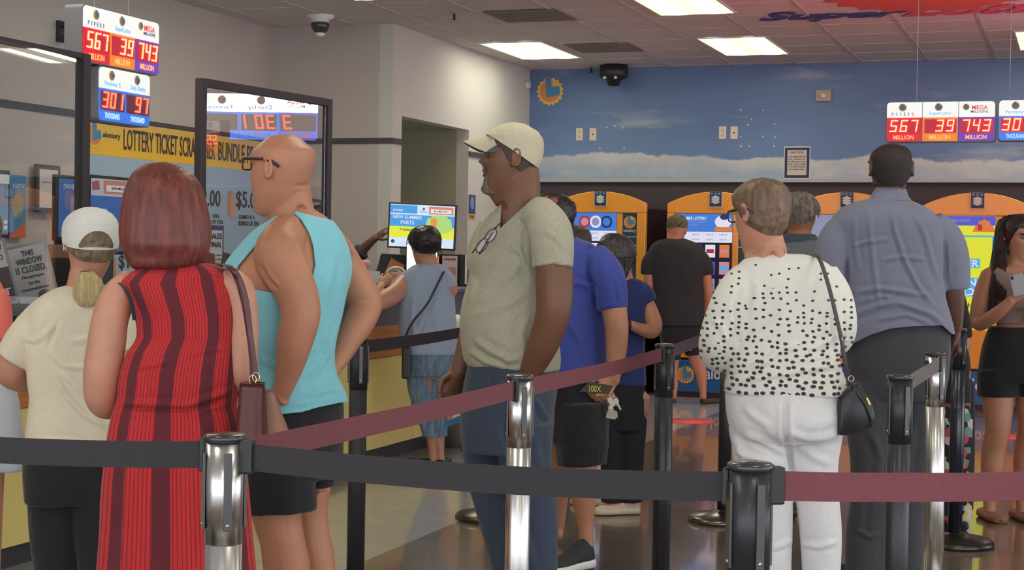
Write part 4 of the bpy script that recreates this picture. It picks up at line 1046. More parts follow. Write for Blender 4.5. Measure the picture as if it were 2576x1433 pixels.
        fs.append(tuple((nz-1)*na+i for i in range(na)))
        me = bpy.data.meshes.new('t'); me.from_pydata([tuple(v) for v in vs], [], fs)
        me = clip_mesh(me, np.array([tuple(v) for v in vs]), np.array(S)); me.transform((parent or s.root).matrix_world.inverted())
        o = link(name, me, m, parent or s.root, True); md = o.modifiers.new('t', 'SOLIDIFY'); md.thickness = thick; md.offset = -1
        return o
    def tufts(s, name, m, n, L, off0=.004, lift=.006, fn=HAIRL, r=.0011, whorl=(0, -.05, .2), jit=.3, seed=1, down=.8, parent=None, updir=0.0):
        rnd = random.Random(seed); mb = MB()
        for k in range(n*4):
            if len(mb.v) > n*18: break
            z = rnd.uniform(.04, .2285)**1.0; th = rnd.uniform(0, 2*pi); p = hs(th, z, 0, 0)
            if fn(p.x, p.y, p.z) < .004: continue
            pts = []; q = p.copy(); w = Vector(whorl); l = L*rnd.uniform(.6, 1.2)
            d0 = Vector((rnd.uniform(-1, 1), rnd.uniform(-1, 1), rnd.uniform(-1, 1)))*jit
            for i in range(6):
                u = i/5; nrm = Vector((q.x/.075, (q.y+.005)/.09, max(0, (q.z-.12))/.1)).normalized()
                pts.append(s.M @ (q+nrm*(off0+lift*u+updir*u)))
                d = (q-w); d = d-nrm*d.dot(nrm); d = d.normalized() if d.length > 1e-5 else Vector((0, -1, 0))
                d = (d*(1-down)+Vector((0, -.1, -1))*down+d0*.5); d = (d-nrm*d.dot(nrm)).normalized(); q = q+d*l/5
                rr = sqrt((q.x/.078)**2+((q.y+.005)/.098)**2+max(0, (q.z-.13)/.1)**2)
                if rr < 1: q = Vector((q.x/rr, (q.y+.005)/rr-.005, q.z if q.z < .13 else .13+(q.z-.13)/rr))
            mb.tube(pts, [r, r*1.2, r*1.1, r, r*.7, r*.25], 3)
        W = (parent or s.root).matrix_world.inverted(); mb.v = [tuple(W @ Vector(v)) for v in mb.v]
        return mb.build(name, m, parent or s.root)
    def eyes(s):
        for sx in (-1, 1):
            mb = MB(); vs = []
            R = .0118; c = Vector((sx*.031, .0625, .142))
            mb.lathe([(0, -R), (R*.5, -R*.866), (R*.86, -R*.5), (R, 0), (R*.86, R*.5), (R*.6, R*.8)], 18, mi=0); mb.lathe([(R*.6, R*.8), (R*.5, R*.87), (.3*R, R*.96)], 18, mi=1); mb.lathe([(R*.3, R*.96), (0, R)], 18, mi=2)
            Q = Matrix.Translation(c) @ Matrix.Rotation(-pi/2, 4, 'X'); W = s.root.matrix_world.inverted() @ s.M @ Q
            mb.v = [tuple(W @ Vector(v)) for v in mb.v]; mb.build('eye', [mat('eye_white', (168, 156, 148), .3), mat('iris', (60, 42, 32), .2), mat('pupil', (14, 12, 12), .15)], s.root)
    def glasses(s, m, lens=None, z=.143, y=.098, name='glasses', h=.017, r=.0026, parent=None, temple=True):
        sg = lambda v: math.copysign(abs(v)**.45, v)
        t = MB()
        for sx in (-1, 1):
            t.tube([(sx*.036+.026*sg(cos(a)), y-.008*max(0, sx*cos(a)), z+h*sg(sin(a))) for a in [2*pi*(k+.5)/28 for k in range(28)]], r, 6, closed=True)
            if temple: t.tube([(sx*.063, y-.008, z+.011), (sx*.077, y-.03, z+.010), (sx*.082, .0, z+.006), (sx*.084, -.028, z-.002), (sx*.078, -.048, z-.018)], [(r*1.6, r*.8)]*5, 6, ref=(0, 0, 1))
        t.tube([(-.008, y, z+.004), (0, y+.003, z+.007), (.008, y, z+.004)], .002, 6)
        W = s.root.matrix_world.inverted() @ s.M; t.v = [tuple(W @ Vector(v)) for v in t.v]; o = t.build(name, m, s.root)
        if lens:
            for sx in (-1, 1):
                l = MB(); l.prism([(sx*.034+.026*cos(a), z+(h-.001)*sin(a)) for a in [2*pi*k/20 for k in range(20)]], y-.003, y-.0015); l.v = [tuple(W @ Vector(v)) for v in l.v]; l.build('lens', lens, o)
        return o
    def cap(s, m, band=None, tilt=0.0, z0=.15, off=.010, brimlen=.075, front=1, hole=None, under=None, top=.006, name='cap'):
        """a baseball cap on the head; tilt lowers the back"""
        fn = lambda x, y, z: (z-(z0+y*tilt)) if hole is None else min(z-(z0+y*tilt), hole(x, y, z))
        o = s.patch(name, m, fn, lambda x, y, z, sv: off+top*max(0, (z-.17))/.05, z0=.05, noise_amp=.0015, thick=.003)
        # brim
        b = MB(); nu, nv = 24, 8
        def f(u, v):
            a = (u-.5)*2*1.15*(1); th = a if front > 0 else pi+a
            z = z0+.004; p = hs(th, z0+.07*tilt*front+.008, off+.002, 0, s.wid); d = Vector((p.x*.25, 1*front, 0)).normalized()
            edge = sqrt(max(0, 1-((u-.5)*2)**2)); ext = brimlen*v*edge**.7
            zb = z0+tilt*p.y+.004
            return Vector((p.x*(1-.12*v), p.y+ext*front, zb-.020*((u-.5)*2)**2*v-.18*ext-.008*v*v))
        top_ = [f(i/nu, j/nv) for j in range(nv+1) for i in range(nu+1)]; bot = [p-Vector((0, 0, .003)) for p in top_]
        n = len(top_); fs = [(j*(nu+1)+i, j*(nu+1)+i+1, (j+1)*(nu+1)+i+1, (j+1)*(nu+1)+i) for j in range(nv) for i in range(nu)]
        fb = [tuple(i+n for i in q[::-1]) for q in fs]
        rim = [nv*(nu+1)+i for i in range(nu+1)]; fr = [(rim[i], rim[i+1], rim[i+1]+n, rim[i]+n) for i in range(nu)]
        W = s.root.matrix_world.inverted() @ s.M
        vs = [W @ v for v in top_+bot]; b.add(vs, fs+fr, 0, True); b.add(vs, fb, 1, True)
        b.build('brim', [m, under or m], o).matrix_parent_inverse = Matrix()
        return o
    def hand(s, wrist, d, pn, size=.18, curl=.5, thumb=1, spread=.06, shell=None, w=1.0, dirs=None):
        """five fingered hand: wrist point, pointing direction, direction the palm faces"""
        sh = shell or s.body; d = Vector(d).normalized(); pn = Vector(pn); pn = (pn-d*pn.dot(d)).normalized(); sd = d.cross(pn)*thumb
        L = size; W_ = .041*L/.18*w
        c = [wrist-d*.02, wrist+d*L*.05, wrist+d*L*.22, wrist+d*L*.42, wrist+d*L*.5]
        sh.add(tube_geo(c, [(W_*.62, W_*.55), (W_*.68, W_*.48), (W_*.95, W_*.42), (W_*1.0, W_*.34), (W_*.85, W_*.26)], 16, ref=sd))
        Ls = [.36, .41, .385, .30]; offs = [.72, .25, -.24, -.68]
        for k in range(4):
            b = wrist+d*L*(.46-.03*abs(offs[k]))+sd*W_*offs[k]; dd = (d+sd*spread*offs[k]*2).normalized(); ax = dd.cross(pn).normalized(); ln = L*Ls[k]; cu = curl*(1+.12*k)
            pts = [b-dd*.012, b]; ang = 0; q = b
            for seg, f in ((.45, .75), (.31, 1.0), (.24, .7)):
                ang += cu*f; v = dd*cos(ang)+pn*sin(ang); q = q+v*ln*seg; pts.append(q)
            r = .0086*L/.18*(1 if k < 3 else .86); sh.add(tube_geo([pts[0]]+pts[1:]+[pts[-1]+v*.004], [r, r*1.02, r*.97, r*.88, r*.76, r*.4], 10))
        b = wrist+d*L*.10+sd*W_*.65; t1 = (d*.62+sd*.68+pn*.38).normalized(); t2 = (d*.88+sd*.18+pn*.42).normalized()
        q1 = b+t1*L*.2; q2 = q1+t2*L*.17; q3 = q2+(t2+pn*.2*curl-sd*.2*curl).normalized()*L*.13
        r = .0105*L/.18; sh.add(tube_geo([b-t1*.012, b, q1, q2, q3, q3+t2*.003], [r*1.1, r*1.25, r, r*.92, r*.75, r*.4], 10))
    def finish_body(s, vox=None, smooth=3, post=None, mat_=None):
        s.bodyo = s.body.make('body', mat_ or s.skin, s.root, vox or s.vox, smooth, post); return s.bodyo
    def cloth(s, name, geos, m, vox=None, smooth=5, post=None, clip=None, parent=None, thick=.003):
        sh = Shell()
        for g in geos: sh.add(g)
        o = sh.make(name, m, parent or s.root, vox or max(s.vox, .006), smooth, post, clip, thick)
        if name not in ('hair', 'ponytail'): s.carve(o, .0045 if clip is None else thick+.003)
        return o
    def carve(s, g, gap=.004, reach=.022):
        """sink skin that would show through a garment just beneath it"""
        me = g.data; T = mathutils.bvhtree.BVHTree.FromPolygons([v.co for v in me.vertices], [p.vertices for p in me.polygons])
        b = s.bodyo.data; n = len(b.vertices); D_ = np.zeros(n); NV = np.zeros((n, 3))
        for i, v in enumerate(b.vertices):
            nn = v.normal; NV[i] = nn
            loc, gn, _, dist = T.find_nearest(v.co, reach)
            if loc is None or gn.dot(nn) < .5: continue
            pen = (v.co-loc).dot(gn)
            if -gap < pen < .016: D_[i] = pen+gap
        E = np.empty(len(b.edges)*2, int); b.edges.foreach_get('vertices', E); E = E.reshape(-1, 2); deg = np.bincount(E.ravel(), minlength=n)
        def nb(x): return np.bincount(E[:, 0], x[E[:, 1]], n)+np.bincount(E[:, 1], x[E[:, 0]], n)
        m = D_ > 0
        for _ in range(4): m = m & (nb(m.astype(float)) >= deg-.5)
        for _ in range(4): m = m | (nb(m.astype(float)) > .5)
        D_ = D_*m; A = D_.copy()
        for _ in range(6): A = .4*A+.6*nb(A)/np.maximum(deg, 1)
        D_ = np.maximum(D_, A*.9)
        V = np.empty(n*3); b.vertices.foreach_get('co', V); V = V.reshape(-1, 3)-NV*D_[:, None]; b.vertices.foreach_set('co', V.ravel())
        b.update()
    def strands(s, name, rows, m, n=300, yaw=None, seed=1, out=(.002, .008), r=.0012, sq=2.1, t0=(0, .25), t1=(.75, 1.04), front=True, parent=None, wave=.004, arc=(pi, 2*pi)):
        R = s.ringpts(rows, n=40, m=72, sq=sq, yaw=yaw); rnd = random.Random(seed); mb = MB()
        for k in range(n):
            a = rnd.uniform(*arc); a0 = rnd.uniform(*t0); a1 = rnd.uniform(*t1); o = rnd.uniform(*out); ph = rnd.uniform(0, 6); pts = []; dr = rnd.uniform(-.12, .12); wv = rnd.uniform(.5, 1)*wave
            N_ = 12
            for i in range(N_):
                u = i/(N_-1); t = (a0+(a1-a0)*u)*39; j = min(int(t), 38); w = t-j; col = (a+dr*u)/(2*pi)*72; c0 = int(col) % 72; c1 = (c0+1) % 72; cw = col-int(col)
                A = R[j][c0].lerp(R[j][c1], cw); B = R[j+1][c0].lerp(R[j+1][c1], cw); p = A.lerp(B, min(w, 1.0))-U0*max(0, t-39)*.007; ce = sum(R[j], Vector())/72; nrm = (p-ce); nrm.z = 0
                nrm = nrm.normalized() if nrm.length > 1e-6 else Vector((0, 0, 1)); tv = Vector((-nrm.y, nrm.x, 0))
                pts.append(p+nrm*o*(.3+.7*sin(pi*min(1, u+.1)))+tv*wv*sin(ph+u*5))
            mb.tube(pts, [r*(.6+.6*sin(pi*(i/(N_-1))*.8+.2)) if i < N_-1 else r*.3 for i in range(N_)], 3)
        W = (parent or s.root).matrix_world.inverted(); mb.v = [tuple(W @ Vector(v)) for v in mb.v]
        return mb.build(name, m, parent or s.root)
    def shoe(s, heel, d, L=.27, m=None, sole=None, name='shoe', h=1.0, parent=None, lace=None, W=1.0, low=False, open_=False):
        """heel: world point on the floor under the heel"""
        d = Vector((d.x, d.y, 0)).normalized(); sd = Vector((d.y, -d.x, 0)); heel = Vector((heel.x, heel.y, 0)); par = parent or s.root; Wm = par.matrix_world.inverted()
        prof = [(0.0, .020, .058, .0), (.05, .032, .085, 0), (.15, .037, .095, 0), (.3, .036, .088, 0), (.45, .038, .072, 0), (.6, .044, .060, 0), (.75, .048, .052, 0), (.88, .043, .044, 0), (.96, .030, .034, 0), (1.0, .012, .024, 0)]
        def sec(geo_h, grow, z0, low=False):
            vs = []; fs = []; n = 20; R = spline([p[:3] for p in prof], 26)
            for (u, w, hh) in R:
                c = heel+d*(u*L)
                for k in range(n):
                    a = 2*pi*k/n; x = (w*W+grow)*math.copysign(abs(cos(a))**.8, cos(a)); zz = sin(a)
                    if low: z = z0+(.5+.5*math.copysign(abs(zz)**.5, zz))*(.036+.008*(1-u))
                    else: z = z0+(hh*h-z0)*(zz if zz > 0 else 0)**.75 if zz > 0 else z0
                    if not low: x *= 1-.25*max(0, zz)
                    vs.append(c+sd*x+Vector((0, 0, z)))
            for j in range(25):
                for k in range(n): k2 = (k+1) % n; fs.append((j*n+k, j*n+k2, (j+1)*n+k2, (j+1)*n+k))
            fs += [tuple(range(n))[::-1], tuple(25*n+k for k in range(n))]; return vs, fs
        mb = MB(); v, f = sec(h, 0, .02); mb.add([Wm @ p for p in v], f, 0, True); o = mb.build(name, m, par)
        mb = MB(); v, f = sec(h, .006, 0, True); mb.add([Wm @ p for p in v], f, 0, True); mb.build('sole', sole or m, o)
        if lace:
            mb = MB()
            for k in range(5):
                c = heel+d*(L*(.36+.065*k)); z = .083*h-.0075*k*h; mb.tube([Wm @ (c+sd*x+Vector((0, 0, z-abs(x)*.5))) for x in (-.022, 0, .022)], .0022, 6)
            mb.build('laces', lace, o)
        return o
def skinm(name, rgb, rough=.45):
    t = NT(name); n1 = t.noise(t.co(), 14, 4, .6); c = lin(rgb); d = tuple(v*.82 for v in c[:3])+(1,); r = (min(1, c[0]*1.12), c[1]*.95, c[2]*.9, 1)
    t.set(Base_Color=t.mix(t.math('MULTIPLY_ADD', n1, 1.6, -.3, True), d, r), Roughness=rough, Subsurface_Weight=.12, Subsurface_Scale=.02, Subsurface_Radius=(1, .4, .2), Specular_IOR_Level=.4)
    t.bump(t.noise(t.co(), 180, 3), .12, .002); return t.m
def fabric(name, rgb, rough=.85, var=.06, bump=.35, bs=(18, 18, 6), sheen=.2):
    t = NT(name); co = t.co(); f = t.math('MULTIPLY_ADD', t.noise(co, 60, 2), 2*var, 1-var)
    t.set(Base_Color=t.mix(1.0, lin(rgb), t.n('ShaderNodeCombineColor', i_0=f, i_1=f, i_2=f).outputs[0], 'MULTIPLY'), Roughness=rough, Sheen_Weight=sheen, Specular_IOR_Level=.25)
    t.bump(t.noise(t.map(co, bs), 1.0, 3, .55), bump, .012); return t.m
def hairm(name, c1, c2, rough=.5, scale=(60, 60, 6)):
    t = NT(name); f = t.noise(t.map(t.co(), scale), 1.0, 3, .6); t.set(Base_Color=t.ramp(f, [(.3, c1), (.7, c2)]), Roughness=rough, Specular_IOR_Level=.45)
    t.bump(f, .6, .006); return t.m
def strap(parent, name, pts, w, m, th=.0018, ref=None):
    """flat webbing or leather band through world points"""
    mb = MB(); W = parent.matrix_world.inverted(); R = spline([tuple(p) for p in pts], 40); P3 = [Vector(tuple(r)) for r in R]
    mb.tube(P3, [(w/2, th)]*40, 10, ref=ref or R0); mb.v = [tuple(W @ Vector(v)) for v in mb.v]; return mb.build(name, m, parent)
# ================================================================== THE PEOPLE
sk_light = skinm('skin_light', (190, 138, 114)); sk_tan = skinm('skin_tan', (188, 138, 112)); sk_fair = skinm('skin_fair', (196, 148, 126)); sk_dark = skinm('skin_deep_brown', (122, 88, 70)); sk_brown = skinm('skin_brown', (168, 116, 86)); sk_deep = skinm('skin_dark', (96, 66, 56))
specs = mat('spectacle_frame', (52, 34, 42), .3); lensm = glassm
blackcl = fabric('black_cloth', (38, 37, 42)); 
def legs_to_floor(f, side_rows, grow=0): return [f.limb(r, grow=grow) for r in side_rows]
def gpy(f, px): return 716.5+FPX*(CP.z)/f.D - 90 + (px-1288)*ROLL      # picture row of the floor under a figure
# ---------------------------------------------------------------- C: bald man in the turquoise tank top
c = Fig(4.8, 740, 'bald man with glasses in a turquoise tank top and black shorts, hands on hips', sk_tan, 55, vox=.0045)
fy = gpy(c, 740)
c.head(709, 440, 62, pitch=-2, scale=1.07, dz=0)
c.body.add(c.limb([(722, 450, .01, 55), (728, 510, .02, 56), (735, 560, .03, 60), (742, 610, .04, 66)], flat=1))
ctor = [(528, 712, 790, .9, .04), (545, 690, 815, .8, .04), (580, 655, 840, .66, .03), (620, 622, 856, .64, .03), (665, 590, 863, .64, .03), (700, 580, 861, .66, .02), (740, 577, 851, .68, .02), (800, 582, 838, .72, .02), (850, 590, 828, .76, .01), (900, 600, 823, .78, .01), (945, 612, 831, .78, .0), (990, 628, 853, .76, .0), (1030, 632, 857, .76, .0), (1080, 632, 850, .74, 0), (1130, 640, 842, .7, 0)]
c.body.add(c.loft(ctor))
c.body.add(c.limb([(735, 575, -.06, 44), (722, 618, -.13, 58), (724, 650, -.16, 62), (752, 700, -.18, 55), (772, 748, -.19, 51), (778, 790, -.20, 48), (764, 850, -.20, 44), (752, 905, -.19, 35), (738, 955, -.18, 25), (726, 985, -.17, 20)], n=40))
c.body.add(c.limb([(790, 580, .1, 40), (820, 625, .16, 50), (852, 680, .2, 50), (885, 730, .22, 46), (902, 770, .23, 44), (890, 815, .2, 40), (866, 858, .17, 34), (846, 905, .12, 25), (828, 935, .08, 20)], n=40))
c.hand(c.pt(726, 985, -.17), c.pt(640, 1005, -.08)-c.pt(726, 985, -.17), F0*.9+R0*.2, size=.185, curl=.28, thumb=-1)
c.hand(c.pt(828, 938, .08), c.pt(765, 985, .12)-c.pt(828, 938, .08), -F0*.2+R0*.6, size=.18, curl=.5, thumb=1)
cl1 = [(700, 1100, -.05, 78), (700, 1200, -.05, 74), (704, 1290, -.05, 62), (716, 1350, -.05, 56), (728, 1430, -.04, 58), (748, 1540, -.03, 44), (756, fy-45, -.03, 30), (756, fy-20, -.03, 28)]
cl2 = [(775, 1100, .1, 74), (770, 1200, .12, 60), (765, 1290, .12, 48), (772, 1350, .12, 44), (785, 1430, .12, 46), (800, 1540, .12, 38), (806, fy-60, .12, 28), (806, fy-36, .12, 26)]
for r in (cl1, cl2): c.body.add(c.limb(r, n=40))
def neckcrease(V, N):
    return wrinkle(0, 1, folds=[([(733, 553), (755, 557), (782, 556)], 4, -.004), ([(738, 468), (768, 466), (792, 458)], 5, -.0025), ([(742, 482), (770, 482), (786, 474)], 4, -.002), ([(700, 590), (740, 600), (770, 640), (785, 690)], 12, .004), ([(655, 665), (672, 700), (700, 730)], 5, -.007)])(V, N)
c.finish_body(post=neckcrease)
aqua = fabric('turquoise_jersey', (134, 206, 220), .8)
hole = [(702, 538), (733, 528), (758, 551), (779, 585), (790, 620), (794, 665), (786, 705), (772, 745), (735, 748), (700, 738), (660, 732), (620, 726), (588, 700), (597, 668), (640, 618), (668, 585)]
def tankclip(V, N):
    Q, d = proj(V); fc = -(N @ np.array(FW)); h = sd_poly(Q, hole); back = d > c.D+.10
    s = np.where(back & (fc < .1), 30.0, h)
    neck = (Q[:, 1]-np.interp(Q[:, 0], [640, 700, 731, 752, 790, 814, 860], [575, 540, 524, 533, 543, 548, 560]))
    hem = np.interp(Q[:, 0], [600, 700, 760, 800, 856], [1052, 1042, 1036, 1024, 1012])-Q[:, 1]
    return np.minimum(np.minimum(s, neck), hem)
trows = [(r[0], r[1]-(2 if r[0] > 600 else 1), r[2]+2, r[3], r[4]) for r in ctor]
c.cloth('tank_top', [c.loft(trows, grow=.006)], aqua, vox=.006, clip=tankclip, thick=.004,
        post=wrinkle(.003, 8, folds=[([(830, 800), (815, 850), (824, 900)], 7, .006), ([(760, 1000), (810, 985), (850, 975)], 7, .006), ([(770, 960), (800, 930), (822, 890)], 7, .007), ([(720, 1020), (780, 1010), (850, 1000)], 5, .004), ([(820, 760), (830, 700), (838, 640)], 10, .005), ([(655, 900), (690, 920), (730, 925)], 8, .005)]))
sh1 = [(700, 1035, -.02, 74), (700, 1100, -.04, 82), (705, 1180, -.05, 88), (706, 1240, -.05, 88)]
c.cloth('shorts', [c.loft([(1000, 634, 852, .76, 0), (1030, 634, 857, .76, 0), (1080, 630, 856, .76, 0), (1150, 622, 850, .74, 0), (1200, 620, 838, .7, .0)]), c.cut([(705, 1120, -.05, 82), (706, 1200, -.05, 90), (708, 1276, -.05, 92)], grow=0), c.cut([(762, 1120, .12, 78), (766, 1180, .14, 66), (768, 1240, .14, 60)])], blackcl, post=wrinkle(.006, 7, seed=3))
c.glasses(specs, None, z=.150, y=.098, h=.017)
for (u, v) in ((756, -.03), (806, .12)): c.shoe(c.pt(u+14, 900, v), -R0+F0*.5, .28, mat('shoe_grey', (90, 90, 95)), white)

# ---------------------------------------------------------------- B: red haired woman in the red striped dress
b = Fig(4.2, 440, 'woman with a red bob and a red and maroon striped sleeveless dress, seen from behind', sk_fair, 8, vox=.006)
fy = gpy(b, 440)
b.head(415, 545, 8, scale=.93, face=.6)
b.body.add(b.limb([(420, 600, .0, 50), (425, 650, 0, 52), (430, 700, 0, 60)]))
b.body.add(b.loft([(668, 385, 510, .34, 0), (690, 345, 565, .34, 0), (712, 325, 585, .36, 0), (745, 338, 592, .40, 0), (800, 362, 592, .44, 0), (900, 338, 585, .48, 0), (1000, 318, 580, .5, 0), (1100, 295, 600, .54, 0), (1250, 290, 610, .5, 0)], sq=2.4))
b.body.add(b.limb([(335, 712, 0, 40), (300, 745, 0, 45), (280, 800, -.01, 46), (272, 870, -.02, 48), (262, 940, -.02, 47), (256, 1000, 0, 42), (266, 1020, .06, 38), (300, 985, .2, 32), (345, 950, .3, 24), (370, 935, .34, 20)], n=40))
b.body.add(b.limb([(575, 705, 0, 38), (602, 735, 0, 40), (612, 800, 0, 38), (614, 880, -.01, 37), (614, 950, 0, 34), (600, 975, .08, 32), (560, 950, .22, 26), (520, 930, .32, 20)], n=40))
b.hand(b.pt(372, 934, .35), F0*.6+R0*.8, Vector((0, 0, -1)), .17, .5); b.hand(b.pt(518, 930, .33), F0*.6-R0*.8, Vector((0, 0, -1)), .17, .5, thumb=-1)
for (x0, dz) in ((370, 0), (500, 0)): b.body.add(b.limb([(x0, 1200, dz, 70), (x0+20, 1450, dz, 58), (x0+30, 1560, dz, 48), (x0+34, 1700, dz, 40), (x0+36, fy-25, dz, 30)]))
b.finish_body()
t = NT('striped_dress_cloth'); at = t.n('ShaderNodeAttribute', attribute_name='stripe_u'); u = at.outputs['Fac']
big = t.n('ShaderNodeValToRGB', i_0=u); cr = big.color_ramp; cr.interpolation = 'CONSTANT'
stops = [(0, 1), (.06, 0), (.14, 1), (.215, 1), (.33, 0), (.455, 1), (.675, 0), (.785, 1), (.90, 0), (.95, 1)]
red_ = (1, 1, 1, 1); dk_ = (0, 0, 0, 1)
while len(cr.elements) < len(stops): cr.elements.new(.5)
for e, (p_, v_) in zip(cr.elements, stops): e.position = p_; e.color = red_ if v_ else dk_
fine = t.math('LESS_THAN', t.math('FRACT', t.math('MULTIPLY', u, 34)), .24)
thr = t.noise(t.map(t.co(), (200, 200, 6)), 1.0, 2); redc = t.mix(thr, lin((172, 24, 34)), lin((198, 46, 44)))
redc = t.mix(t.math('MULTIPLY', fine, .85), redc, lin((104, 20, 34)))
t.set(Base_Color=t.mix(big.outputs[0], lin((92, 22, 36)), redc), Roughness=.85, Sheen_Weight=.1); t.bump(t.noise(t.map(t.co(), (160, 160, 10)), 1.0, 2), .3, .003); dressm = t.m
drows = [(662, 395, 520, .55, .0), (672, 360, 555, .5, 0), (690, 330, 585, .5, 0), (712, 309, 598, .5, 0), (745, 322, 603, .53, 0), (800, 345, 606, .56, 0), (850, 348, 605, .58, 0), (890, 322, 603, .6, 0), (940, 306, 599, .62, 0), (1000, 300, 594, .64, 0), (1022, 294, 592, .64, 0), (1034, 290, 596, .64, 0), (1060, 283, 606, .66, 0), (1110, 274, 614, .68, 0), (1213, 264, 622, .68, 0), (1330, 257, 632, .66, 0), (1433, 249, 642, .66, 0), (1600, 235, 660, .66, 0), (1780, 220, 675, .66, 0)]
dw = wrinkle(.0035, 8, folds=[([(295, 1026), (380, 1030), (470, 1032), (540, 1010), (592, 988)], 6, -.010), ([(300, 1012), (390, 1017), (470, 1018), (545, 996), (592, 976)], 7, .007), ([(345, 925), (400, 915), (430, 905)], 6, .006), ([(470, 890), (540, 880), (590, 868)], 5, .004), ([(420, 1060), (425, 1200), (420, 1433)], 14, .008), ([(330, 1060), (325, 1200), (315, 1433)], 12, .008), ([(505, 1060), (520, 1200), (530, 1433)], 12, .009), ([(560, 1060), (575, 1200), (585, 1433)], 10, .007)])
dr = b.cloth('dress', [b.loft(drows, n=70, sq=2.5)], dressm, vox=.006, post=dw)
me = dr.data; at = me.attributes.new('stripe_u', 'FLOAT', 'POINT'); Wm = np.array(b.root.matrix_world); V = np.empty(len(me.vertices)*3); me.vertices.foreach_get('co', V); V = V.reshape(-1, 3) @ Wm[:3, :3].T+Wm[:3, 3]
Q, d_ = proj(V); zr = np.array([r[0] for r in drows]); cxr = np.interp(Q[:, 1], zr, [(r[1]+r[2])/2 for r in drows]); hwr = np.interp(Q[:, 1], zr, [(r[2]-r[1])/2 for r in drows])
at.data.foreach_set('value', .5+.5*(Q[:, 0]-cxr)/np.maximum(hwr, 1)/1.02)
hr = hairm('red_hair', (82, 36, 36), (128, 64, 54), .42, (70, 70, 5))
hrow = [(409, 388, 418, .8, 0), (418, 360, 450, .85, .0), (440, 336, 485, .9, 0), (470, 320, 506, .9, 0), (505, 309, 517, .9, 0), (545, 303, 525, .88, 0), (585, 301, 529, .86, 0), (615, 308, 527, .82, -.01), (645, 320, 519, .76, -.01), (665, 330, 500, .7, -.02), (677, 345, 470, .6, -.02)]
h = b.cloth('hair', [b.loft(hrow, yaw=10)], hr, vox=.006, smooth=4, post=wrinkle(.004, 14, (1, 1, .18), seed=5))
b.strands('hair_strands', hrow, hr, 760, yaw=10, t1=(.8, 1.12), wave=.006, out=(.001, .010), r=.0014, parent=h, arc=(0, 2*pi))
def bp(f, px, py, dz=0): return f.pt(px, py, dz)
strap(b.root, 'black_strap', [b.pt(306, 708, -.03), b.pt(330, 722, -.07), b.pt(350, 745, -.10), b.pt(362, 775, -.12), b.pt(366, 800, -.12)], .011, blackcl, ref=R0)
for dx in (0, 60): b.shoe(b.pt(400+dx*2, 900, 0), F0, .25, mat('sandal_tan', (140, 90, 60)), None)
# her bag
D_ = 4.08; bg = P(640, 1040, D_)
leather = mat('oxblood_leather', (84, 34, 38), .35, var=.08, scale=30); tanl = mat('tan_leather', (150, 108, 92), .55, var=.08, scale=30)
t = thing('handbag', 'oxblood leather shoulder bag hanging by the woman in the red dress', 'bag', mw=mat_facing(Vector((bg.x, bg.y, P(640, 1115, D_).z)), R0))
k = D_/FPX; mb = MB()
def bagloft(px0, px1, y0, y1, th0, th1, rows=None):
    m_ = MB(); vs = []; fs = []; n = 24; N_ = 10
    for j in range(N_+1):
        v = j/N_; z = (y1-(y0+(y1-y0)*v)); xa = px0[0]+(px0[1]-px0[0])*v; xb = px1[0]+(px1[1]-px1[0])*v; cx = ((xa+xb)/2-640)*k; hw = (xb-xa)/2*k; hd = (th0+(th1-th0)*v)
        for i in range(n):
            a = 2*pi*i/n; vs.append((cx+hw*math.copysign(abs(cos(a))**.5, cos(a)), hd*math.copysign(abs(sin(a))**.6, sin(a)), (1115-(y0+(y1-y0)*v))*k))
    for j in range(N_):
        for i in range(n): fs.append((j*n+i, j*n+(i+1) % n, (j+1)*n+(i+1) % n, (j+1)*n+i))
    fs += [tuple(range(n)), tuple(N_*n+i for i in range(n))[::-1]]; m_.add(vs, fs, 0, True); return m_
bagloft((604, 596), (664, 672), 962, 1112, .035, .07).build('bag_body', leather, t)
bagloft((650, 640), (676, 724), 985, 1108, .02, .045).build('side_pocket', tanl, t); LAST[0].location = (0, .06, 0)
strap(t, 'shoulder_strap', [P(560, 664, 4.2), P(582, 672, 4.05), P(604, 705, 4.06), P(620, 760, 4.07), P(630, 840, 4.07), P(640, 920, D_), P(645, 962, D_)], .017, leather)
strap(t, 'shoulder_strap', [P(566, 668, 4.22), P(590, 690, 4.10), P(612, 760, 4.10), P(628, 860, 4.12), P(634, 930, 4.12), P(636, 962, 4.12)], .013, leather)
for (u, v) in ((644, 948), (636, 955)):
    r_ = MB(); cc = P(u, v, 4.07); r_.tube([t.matrix_world.inverted() @ (cc+R0*.009*cos(a)+U0*.012*sin(a)) for a in [2*pi*i/16 for i in range(16)]], .002, 6, closed=True); r_.build('ring', mat('brass', (200, 180, 150), .25, 1), t)

